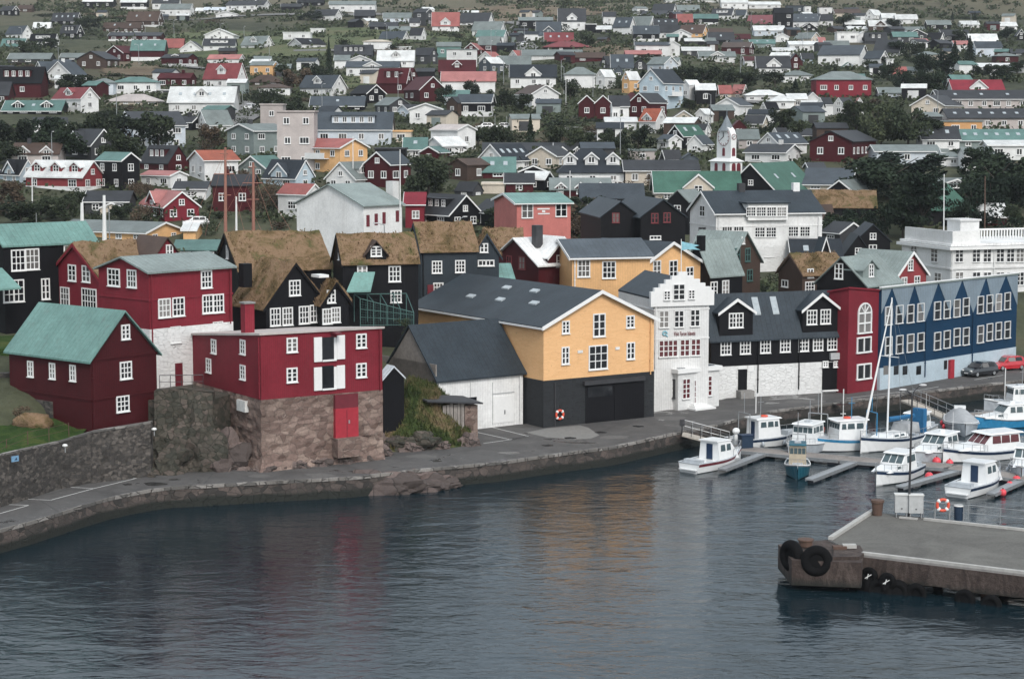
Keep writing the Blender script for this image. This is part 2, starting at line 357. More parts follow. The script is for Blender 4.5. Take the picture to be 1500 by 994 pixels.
def turf_roof(fn, A0, A1, B, ze, zr, ov, seed, par, blades=1400, name='roof'):
    q = random.Random(seed); a = MB(); t = (zr - ze) / (B / 2)
    na = max(8, int((A1 - A0) / .45)); nb = 16
    def top(i, j, lift):
        u = A0 + (A1 - A0) * i / na; b = -ov + (B + 2 * ov) * j / nb
        z = zr - abs(b - B / 2) * t
        n = noise.noise(Vector((u * .7 + seed, b * .7, 1))) * .22 + noise.noise(Vector((u * 2.3, b * 2.3, seed))) * .08
        edge = .22 if j in (0, nb) else 0
        return fn(u, b, z + lift * (.34 + n - edge) + (0 if lift else .02))
    for lift in (1, 0):
        vs = [top(i, j, lift) for i in range(na + 1) for j in range(nb + 1)]
        a.add(vs, [(i * (nb + 1) + j, (i + 1) * (nb + 1) + j, (i + 1) * (nb + 1) + j + 1, i * (nb + 1) + j + 1) for i in range(na) for j in range(nb)])
    n1 = (na + 1) * (nb + 1)
    for i in range(na):
        for j in (0, nb):
            k = i * (nb + 1) + j; a.f.append((k, k + nb + 1, k + nb + 1 + n1, k + n1)); a.m.append(0)
    for j in range(nb):
        for i in (0, na):
            k = i * (nb + 1) + j; a.f.append((k, k + 1, k + 1 + n1, k + n1)); a.m.append(0)
    nb_faces = len(a.f)
    for _ in range(blades):
        u = q.uniform(A0, A1); b = q.uniform(-ov, B + ov); z = zr - abs(b - B / 2) * t + .3 + q.uniform(-.05, .1)
        p = Vector(fn(u, b, z)); d = Vector((q.uniform(-.12, .12), q.uniform(-.12, .12), q.uniform(.12, .26))); w = Vector((q.uniform(-.09, .09), q.uniform(-.09, .09), 0))
        a.add([p - w, p + w, p + d], [(0, 1, 2)])
    o = a.build(name, RM['T'], par, recalc=False)
    return o
def rough_block(fn, A, B, z0, z1, e, zg):
    a = MB(); st = .22
    def off(u, z):
        f_ = max(0, 1 - (z - zg) / 1.1) ** 2 * .35
        return e + f_ + .10 * noise.noise(Vector((u * 1.5, z * 2.4, 3))) + .07 * noise.cell(Vector((u * 1.25, z * 2.2, 8))) * min(1, max(0, (z1 - z) * 3))
    nz = int((z1 - z0) / st)
    for side, L_ in ((0, A), (1, B)):
        nu = int(L_ / st); vs = []
        for i in range(nu + 1):
            for j in range(nz + 1):
                u = L_ * i / nu; z = z0 + (z1 - z0) * j / nz; d = off(u + side * 50, z)
                uu = u if i else -off(-50 * (side - 1), z)      # meet the other face at the corner
                vs.append(fn(uu, -d, z) if side == 0 else fn(-d, uu, z))
        fs = [(i * (nz + 1) + j, (i + 1) * (nz + 1) + j, (i + 1) * (nz + 1) + j + 1, i * (nz + 1) + j + 1) for i in range(nu) for j in range(nz)]
        a.add(vs, fs)
    p0 = fn(.03, .03, z0); p1 = fn(A + e, B + e, z1); a.box(p0[0], p1[0], p0[1], p1[1], p0[2], p1[2]); return a
def build_house(K, x0, xc, x1, yr, ye, yb, wall, roof, opts=(), phi=None, Y=None, zb=None, name='house', bands=(), asp=1.35, auto=True, dep=5.0, wins='', Wd=None, ov=None, label=None, group=None, cat='house', trim=True, drop=None):
    if K == 'F': xc = x0
    if K == 'G': xc = x0
    if K == 'F' and phi is None: phi = 0
    if K == 'G' and phi is None: phi = 0
    far = Y is None and zb is None
    if zb is not None: C0 = PZ(xc, yb, zb)
    elif Y is not None: C0 = PY(xc, yb, Y)
    else:
        mx = xc if K in 'LR' else (x0 + x1) / 2
        g = hit(mx, yb); C0 = PY(xc, yb, g.y)
    s = F / C0.y
    if phi is None:
        a_, b_ = max(1, xc - x0), max(1, x1 - xc)
        ratio = (1 / asp) if K == 'R' else asp
        phi = math.atan(a_ / b_ * ratio); phi = min(R(80), max(R(8), phi))
    dr = (math.cos(phi), math.sin(phi)); dl = (-math.sin(phi), math.cos(phi))
    LR = along(C0.x, C0.y, C0.z, dr[0], dr[1], x1)
    if K in 'LR':
        LL = along(C0.x, C0.y, C0.z, dl[0], dl[1], x0)
    elif K == 'F': LL = Wd or min(max(LR * .65, 6.0), 10.5)
    else: LL = Wd or LR * 1.35
    if not (0 < LR < 90): LR = 8
    if not (0 < LL < 90): LL = 10
    if Wd and K == 'L': LL = Wd
    if K in 'LR' and far: LL = min(LL, 26)
    # heights
    ridge_along_right = K in 'FL'
    z0 = C0.z; ze = PY(xc, ye, C0.y).z
    A, B = (LR, LL) if ridge_along_right else (LL, LR)
    # apex position: middle of the gable that meets the corner
    if ridge_along_right: ax, ay = C0.x + dl[0] * LL / 2, C0.y + dl[1] * LL / 2
    else: ax, ay = C0.x + dr[0] * LR / 2, C0.y + dr[1] * LR / 2
    pr = proj((ax, ay, z0))
    zr = PY(pr[0], yr, ay).z
    if 'p' in opts: zr = ze
    elif zr - ze < B * .13: zr = ze + B * .13 if far else max(zr, ze + .15)
    elif zr - ze > B * .75 and far: zr = ze + B * .75
    # local frame: origin at footprint centre on the ground
    cx = C0.x + dr[0] * LR / 2 + dl[0] * LL / 2; cy = C0.y + dr[1] * LR / 2 + dl[1] * LL / 2
    root = empty(name, (cx, cy, z0), phi)
    h = dict(root=root, loc=(cx, cy, z0), phi=phi, C=C0, LR=LR, LL=LL, A=A, B=B, dr=dr, dl=dl, s=s, z0=z0, ze=ze, zr=zr, K=K)
    if ridge_along_right: fn = lambda a, b, z: (a - LR / 2, b - LL / 2, z - z0)
    else: fn = lambda a, b, z: (b - LR / 2, a - LL / 2, z - z0)
    h['fn'] = fn
    wmat = WM.get(wall) or M[wall]
    # bands from the ground up: [(y of its top, material, part name)]
    zlow = z0 - dep
    for yb_, mat, nm in bands:
        zt = PY(xc, yb_, C0.y).z if yb_ > 20 else z0 + yb_; e = .035
        a = MB(); p0 = fn(-e, -e, zlow); p1 = fn(A + e, B + e, zt); a.box(p0[0], p1[0], p0[1], p1[1], p0[2], p1[2])
        if mat == 'brownstone': a = rough_block(fn, A, B, zlow, zt, e, z0)
        a.build(nm, M[mat] if mat in M else WM[mat], root, recalc=mat != 'brownstone'); zlow = zt
    a = MB()
    if drop:
        def slopebox(a, x0, x1, y0, y1, f0, f1):
            P_ = []
            for ff in (f0, f1):
                for u, b in ((x0, y0), (x1, y0), (x1, y1), (x0, y1)): P_.append(fn(u, b, ff(u, b)))
            a.add(P_, [(0, 3, 2, 1), (4, 5, 6, 7), (0, 1, 5, 4), (1, 2, 6, 5), (2, 3, 7, 6), (3, 0, 4, 7)])
        top = lambda u, b: ze - drop[0] * u / A - drop[1] * b / B
        slopebox(a, 0, A, 0, B, lambda u, b: zlow, top)
    elif 'p' in opts or 'h' in opts:
        p0 = fn(0, 0, zlow); p1 = fn(A, B, ze); a.box(p0[0], p1[0], p0[1], p1[1], p0[2], p1[2])
    else:
        a.prism([(0, zlow), (B, zlow), (B, ze), (B / 2, zr), (0, ze)], lambda u, b, z: fn(u, b, z), 0, A)
    a.build('wall', wmat, root)
    rm = RF[roof] if far else seamed(roof, 0 if ridge_along_right else 1) if not drop else RM[roof]
    ov = ov if ov is not None else min(.35, B * .05); th = .14
    if roof == 'T':
        rf = turf_roof(fn, -.15, A + .15, B, ze, zr, .3, int(x0), root, blades=150 if far else 700)
        a = MB()   # dark verge boards
        for u in (-.22,):
            t = (zr - ze) / (B / 2)
            a.prism([(-.35, ze - .35 * t - .1), (-.35, ze - .35 * t + .16), (B / 2, zr + .2), (B + .35, ze - .35 * t + .16), (B + .35, ze - .35 * t - .1), (B / 2, zr - .08)], fn, u, u + .06)
        a.build('bargeboard', wmat, root)
    elif drop:
        a = MB(); slopebox(a, -.15, A + .15, -.15, B + .15, lambda u, b: top(u, b) + .003, lambda u, b: top(u, b) + .16); rf = a.build('roof', rm, root)
    elif 'p' in opts:
        a = MB(); p0 = fn(-.2, -.2, ze); p1 = fn(A + .2, B + .2, ze + .3); a.box(p0[0], p1[0], p0[1], p1[1], p0[2] + .004, p1[2])
        rf = a.build('roof', rm, root)
    elif 'h' in opts:
        a = MB(); e = .4; i = min(B / 2, A / 2 - .3)
        P_ = [fn(-e, -e, ze - .02), fn(A + e, -e, ze - .02), fn(A + e, B + e, ze - .02), fn(-e, B + e, ze - .02), fn(i, B / 2, zr), fn(A - i, B / 2, zr)]
        P_ += [fn(-e, -e, ze + .12), fn(A + e, -e, ze + .12), fn(A + e, B + e, ze + .12), fn(-e, B + e, ze + .12)]
        a.add(P_, [(0, 1, 2, 3), (0, 1, 7, 6), (1, 2, 8, 7), (2, 3, 9, 8), (3, 0, 6, 9), (6, 7, 5, 4), (7, 8, 5), (8, 9, 4, 5), (9, 6, 4)])
        rf = a.build('roof', rm, root)
    else:
        a = MB(); roof_slab(a, fn, -ov, A + ov, B, ze + .01, zr + .01, ov, th); rf = a.build('roof', rm, root)
        if trim and (wall in 'wWcylg' or 'T' in opts or rnd.random() < .45 or (not far and 'N' not in opts)) and 'N' not in opts:
            t = (zr - ze) / (B / 2); a = MB(); d = .2 if far else .26
            a.prism([(-ov - .03, ze - ov * t - d + .1), (-ov - .03, ze - ov * t + th + .02), (B / 2, zr + th + .03), (B + ov + .03, ze - ov * t + th + .02), (B + ov + .03, ze - ov * t - d + .1), (B / 2, zr - d + .12)], fn, -ov - .07, -ov - .004)
            a.build('bargeboard', M['trim'], root)
            if far is False or s > 6:
                a = MB(); a.prism([(-ov - .09, ze - ov * t - .08), (-ov - .09, ze - ov * t + .07), (-ov - .004, ze - ov * t + .07), (-ov - .004, ze - ov * t - .08)], fn, -ov, A + ov)
                a.build('gutter', M['trim'], root)
    h['rf'] = rf
    if 'u' in opts:
        a = MB(); p0 = fn(-.04, -.04, z0 - 3); p1 = fn(A + .04, B + .04, z0 + min(1.5, (ze - z0) * .35)); a.box(p0[0], p1[0], p0[1], p1[1], p0[2], p1[2]); a.build('plinth', WM['w'], root)
    nd = 0
    for o in opts:
        c, k = o[0], int(o[1:] or 1) if o[1:].isdigit() or not o[1:] else 1
        if c in 'dx' and 'p' not in opts:
            for i in range(k):
                u = A * (i + .5) / k
                w = (min(2.4, A / k * .6) if c == 'd' else min(A / k * .5, max(4.0, A * .34)))
                if c == 'd': bf, zt = B * .12, ze + (zr - ze) * .62
                else: bf, zt = -.04, ze + (zr - ze) * .25
                dormer(h, u - w / 2, u + w / 2, bf, zt, min(zr - .05, zt + w * .42), wmat, rm, far)
        elif c == 'D':
            zt = ze + (zr - ze) * .8; a = MB(); zb_ = ze + (zr - ze) * .25
            p0 = fn(A * .22, B * .16, zb_); p1 = fn(A * .78, B * .46, zt); a.box(p0[0], p1[0], p0[1], p1[1], p0[2], p1[2])
            dm = a.build('dormer', wmat, root)
            a = MB(); p0 = fn(A * .2, B * .12, zt); p1 = fn(A * .8, B * .48, zt + .12); a.box(p0[0], p1[0], p0[1], p1[1], p0[2] + .003, p1[2]); a.build('dormer_roof', rm, dm)
            n = max(2, int(A * .56 / 1.5))
            for i in range(n): face_window(h, dm, A * .22 + A * .56 * (i + .5) / n, B * .16, ze + (zr - ze) * .58, .95, max(.5, (zr - ze) * .38), far)
        elif c == 's':
            sl = (zr - ze) / (B / 2); ang = math.atan(sl)
            for i in range(k):
                u = A * (i + .7) / (k + .4) ; a = MB(); b0, b1 = B * .2, B * .2 + .95 * math.cos(ang)
                a.prism([(b0, ze + b0 * sl + th - .02), (b1, ze + b1 * sl + th - .02), (b1, ze + b1 * sl + th + .09), (b0, ze + b0 * sl + th + .09)], fn, u - .35, u + .35)
                a.build('skylight', M['skyl'], root)
        elif c == 'k':
            for i in range(k):
                u = A * (.3 if k == 1 else .25 + .5 * i); a = MB(); p0 = fn(u - .35, B / 2 - .35, zr - .7); p1 = fn(u + .35, B / 2 + .35, zr + .9)
                a.box(p0[0], p1[0], p0[1], p1[1], p0[2], p1[2]); a.build('chimney', WM[wall] if wall in 'wr' else WM['n'], root)
        elif c == 'v':
            zf = z0 + max(2.5, (ze - z0) * .5); a = MB(); p0 = fn(A * .25, -1.2, zf); p1 = fn(A * .75, 0, zf + .12); a.box(p0[0], p1[0], p0[1], p1[1], p0[2], p1[2])
            p0 = fn(A * .25, -1.2, zf + .12); p1 = fn(A * .75, -1.12, zf + 1.05); a.box(p0[0], p1[0], p0[1], p1[1], p0[2], p1[2]); a.build('balcony', M['trim'], root)
    if auto:
        H = ze - z0; rows = max(1, min(4, int(round(H / 2.9)))); st = H / rows
        sty = 'f' if far and s < 9 else 'w'
        hh = min(1.25, st * .48); first = 'x1' in opts
        if K in 'FLR':
            n = max(1, min(7, int(A / (3.0 if s > 5 else 3.8))))
            if s < 4 and rows > 2: rows = 2
            for r_ in range(rows):
                for i in range(n):
                    if rnd.random() < .12: continue
                    u = A * (i + .5) / n + rnd.uniform(-.2, .2)
                    face_window(h, root, u, 0, z0 + st * (r_ + .56), 1.15 if rnd.random() < .7 else 1.7, hh, far, sty, long=True)
        if K in 'GLR':
            n = 2 if B > 5 else 1
            if B > 11: n = 3
            for r_ in range(rows):
                for i in range(n):
                    face_window(h, root, None, None, z0 + st * (r_ + .56), 1.1, hh, far, sty, gable=B * (i + .5) / n)
            if zr - ze > 1.6 and 'h' not in opts and 'p' not in opts: face_window(h, root, None, None, ze + (zr - ze) * .3, .9, .9, far, sty, gable=B / 2)
    for w in [q.split() for q in wins.split(';') if q.strip()]:
        pix_window(h, *w)
    d = ('large ' if A * (ze - z0) > 150 else '') + CN.get(wall, 'pale') + (' flat-roofed ' if 'p' in opts else ' hip-roofed ' if 'h' in opts else ' ') + cat
    feats = []
    if 'p' not in opts:
        d = CN.get(wall, 'pale') + ' ' + cat; feats.append(CN.get(roof, 'grey') + ' ' + ('hip ' if 'h' in opts else '') + 'roof')
        if A * (ze - z0) > 150: d = 'large ' + d
    for o in opts:
        k = int(o[1:]) if o[1:].isdigit() else 1; nm = {1: 'one', 2: 'two', 3: 'three', 4: 'four', 5: 'five', 6: 'six'}
        if o[0] == 'd': feats.append(nm[k] + (' dormer' if k == 1 else ' dormers'))
        if o[0] == 'x': feats.append('front gable' if k == 1 else nm[k] + ' front gables')
        if o[0] == 'D': feats.append('long dormer')
        if o[0] == 'k': feats.append('chimney')
        if o[0] == 's': feats.append(nm[k] + (' skylight' if k == 1 else ' skylights'))
        if o[0] == 'v': feats.append('balcony')
        if o[0] == 'u': feats.append('white base')
    if K == 'G': feats.append('gable facing the harbour')
    if feats: d += ' with ' + ' and '.join(feats[:2])
    root['category'] = cat
    if label: root['label'] = label
    else: THINGS.append((root, d, h))
    if group or far: root['group'] = group or 'houses climbing the hillside'
    return h
def dormer(h, u0, u1, bf, zt, za, wmat, rm, far, glass=True, zb_=None, trim=True, w=None):
    fn, B, ze, zr, root = h['fn'], h['B'], h['ze'], h['zr'], h['root']
    sl = (zr - ze) / (B / 2); zb_ = (ze + max(0, bf) * sl - .3) if zb_ is None else zb_
    uc = (u0 + u1) / 2; be = min(B / 2, (za - ze) / max(sl, .01) + .2)
    f2 = lambda b, u, z: fn(u, b, z)
    a = MB(); a.prism([(u0, zb_), (u1, zb_), (u1, zt), (uc, za), (u0, zt)], f2, bf, be); dm = a.build('dormer', wmat, root)
    a = MB(); t = (za - zt) / ((u1 - u0) / 2); o = .22; th = .13
    a.prism([(u0 - o, zt - o * t + .01), (u0 - o, zt - o * t + th), (uc, za + th), (u1 + o, zt - o * t + th), (u1 + o, zt - o * t + .01), (uc, za + .01)], f2, bf - .25, be)
    a.build('dormer_roof', rm, dm)
    if trim:
        a = MB(); a.prism([(u0 - o - .03, zt - o * t - .13), (u0 - o - .03, zt - o * t + th), (uc, za + th + .03), (u1 + o + .03, zt - o * t + th), (u1 + o + .03, zt - o * t - .13), (uc, za - .14)], f2, bf - .32, bf - .254)
        a.build('bargeboard', M['trim'], dm)
    if glass: face_window(h, dm, uc, bf, zt - .25 if bf > 0 else zt - .3, w or min(1.3, (u1 - u0) * .5), 1.05, far)
    return dm
def face_window(h, par, u, b, z, w, hh, far, sty=None, long=False, gable=None):
    C0, dr, dl = h['C'], h['dr'], h['dl']; sty = sty or ('f' if far and h['s'] < 9 else 'w')
    ridge_right = h['K'] in 'FL'
    if gable is None:   # on the long side (b=0 or set back by b)
        if ridge_right: x, y, rz = C0.x + dr[0] * u + dl[0] * b, C0.y + dr[1] * u + dl[1] * b, h['phi']
        else: x, y, rz = C0.x + dl[0] * u + dr[0] * b, C0.y + dl[1] * u + dr[1] * b, h['phi'] - math.pi / 2
    else:
        if ridge_right: x, y, rz = C0.x + dl[0] * gable, C0.y + dl[1] * gable, h['phi'] - math.pi / 2
        else: x, y, rz = C0.x + dr[0] * gable, C0.y + dr[1] * gable, h['phi']
    c = 2 if w < 1.4 else 3
    put_window(h, par, x, y, z, rz, w, hh, c, 2 if sty == 'w' else 1, sty)
def face_point(h, side, px, py, off=0.0):
    C0 = h['C']; d = h['dr'] if side == 'R' else h['dl']; n = (h['dr'][1], -h['dr'][0]) if side == 'R' else (-h['dr'][0], -h['dr'][1])
    if off: C0 = Vector((C0.x + n[0] * off, C0.y + n[1] * off, C0.z))
    ax, az = ray(px, py); t = (ax * C0.y - C0.x) / (d[0] - ax * d[1])
    Y = C0.y + t * d[1]
    return t, Vector((ax * Y, Y, ZC + az * Y))
def pix_window(h, side, px, py, w, hh, c=3, r=3, sty='w', par=None, off=0.0):
    t, p = face_point(h, side, float(px), float(py), off)
    rz = h['phi'] if side == 'R' else h['phi'] - math.pi / 2
    return put_window(h, par or h['root'], p.x, p.y, p.z, rz, float(w), float(hh), int(c), int(r), sty)
def pix_box(h, side, x0, x1, y0, y1, mat, name, d0=-.05, d1=.03, par=None, bev=None):
    """box on a face between pixel columns x0..x1 (measured at y1) and heights y0 (top)..y1 (bottom); d0 = how far it stands out (negative)"""
    t0, p0 = face_point(h, side, x0, y1); t1, _ = face_point(h, side, x1, y1); _, pt = face_point(h, side, x0, y0)
    a = MB(); zt, zb_ = pt.z, p0.z
    if t1 < t0: t0, t1 = t1, t0
    if side == 'R': f = lambda t, d: (t - h['LR'] / 2, -h['LL'] / 2 + d)
    else: f = lambda t, d: (-h['LR'] / 2 + d, t - h['LL'] / 2)
    q0 = f(t0, d0); q1 = f(t1, d1)
    a.box(min(q0[0], q1[0]), max(q0[0], q1[0]), min(q0[1], q1[1]), max(q0[1], q1[1]), zb_ - h['z0'], zt - h['z0'])
    return a.build(name, M[mat] if mat in M else WM[mat], par or h['root'])
def belt(h, y, side='RL', mat=None, e=.06, hh=.14):
    """thin board running round the house at the height of pixel row y at its near corner"""
    z = PY(proj(h['C'])[0], y, h['C'].y).z; fn = h['fn']; a = MB()
    p0 = fn(-e, -e, z - hh / 2); p1 = fn(h['A'] + e, h['B'] + e, z + hh / 2); a.box(p0[0], p1[0], p0[1], p1[1], p0[2], p1[2])
    return a.build('belt_board', mat, h['root'])
def hdorm(h, xa, xb, ye, yr, fwd=.05, wmat=None, rm=None, ybot=None, win=None, trim=True):
    """cross gable on the long side between pixel columns; ye eave row, yr apex row"""
    side = 'R' if h['K'] in 'FL' else 'L'
    t0, p0 = face_point(h, side, xa, ye, fwd); t1, p1 = face_point(h, side, xb, ye, fwd)
    if t1 < t0: t0, t1 = t1, t0
    _, pa = face_point(h, side, (xa + xb) / 2, yr, fwd); _, pe = face_point(h, side, (xa + xb) / 2, ye, fwd)
    zb_ = None
    if ybot: zb_ = face_point(h, side, (xa + xb) / 2, ybot, fwd)[1].z
    dm = dormer(h, t0, t1, -fwd, pe.z, pa.z, wmat, rm, False, glass=False, zb_=zb_, trim=trim)
    if win: pix_window(h, side, *win, par=dm, off=fwd)
    return dm
def parse_rows(txt, ox, oy, k=4.97):
    for ln in txt.strip().split('\n'):
        t = ln.split('#')[0].split()
        if not t: continue
        K = t[0]; n = 3 if K in 'LR' else 2
        xs = [ox + float(v) / k for v in t[1:1 + n]]; ys = [oy + float(v) / k for v in t[1 + n:4 + n]]
        wall, roof = t[4 + n], t[5 + n]; opts = t[6 + n:]
        if K in 'LR': x0, xc, x1 = xs
        else: x0, x1 = xs; xc = x0
        build_house(K, x0, xc, x1, *ys, wall, roof, opts)
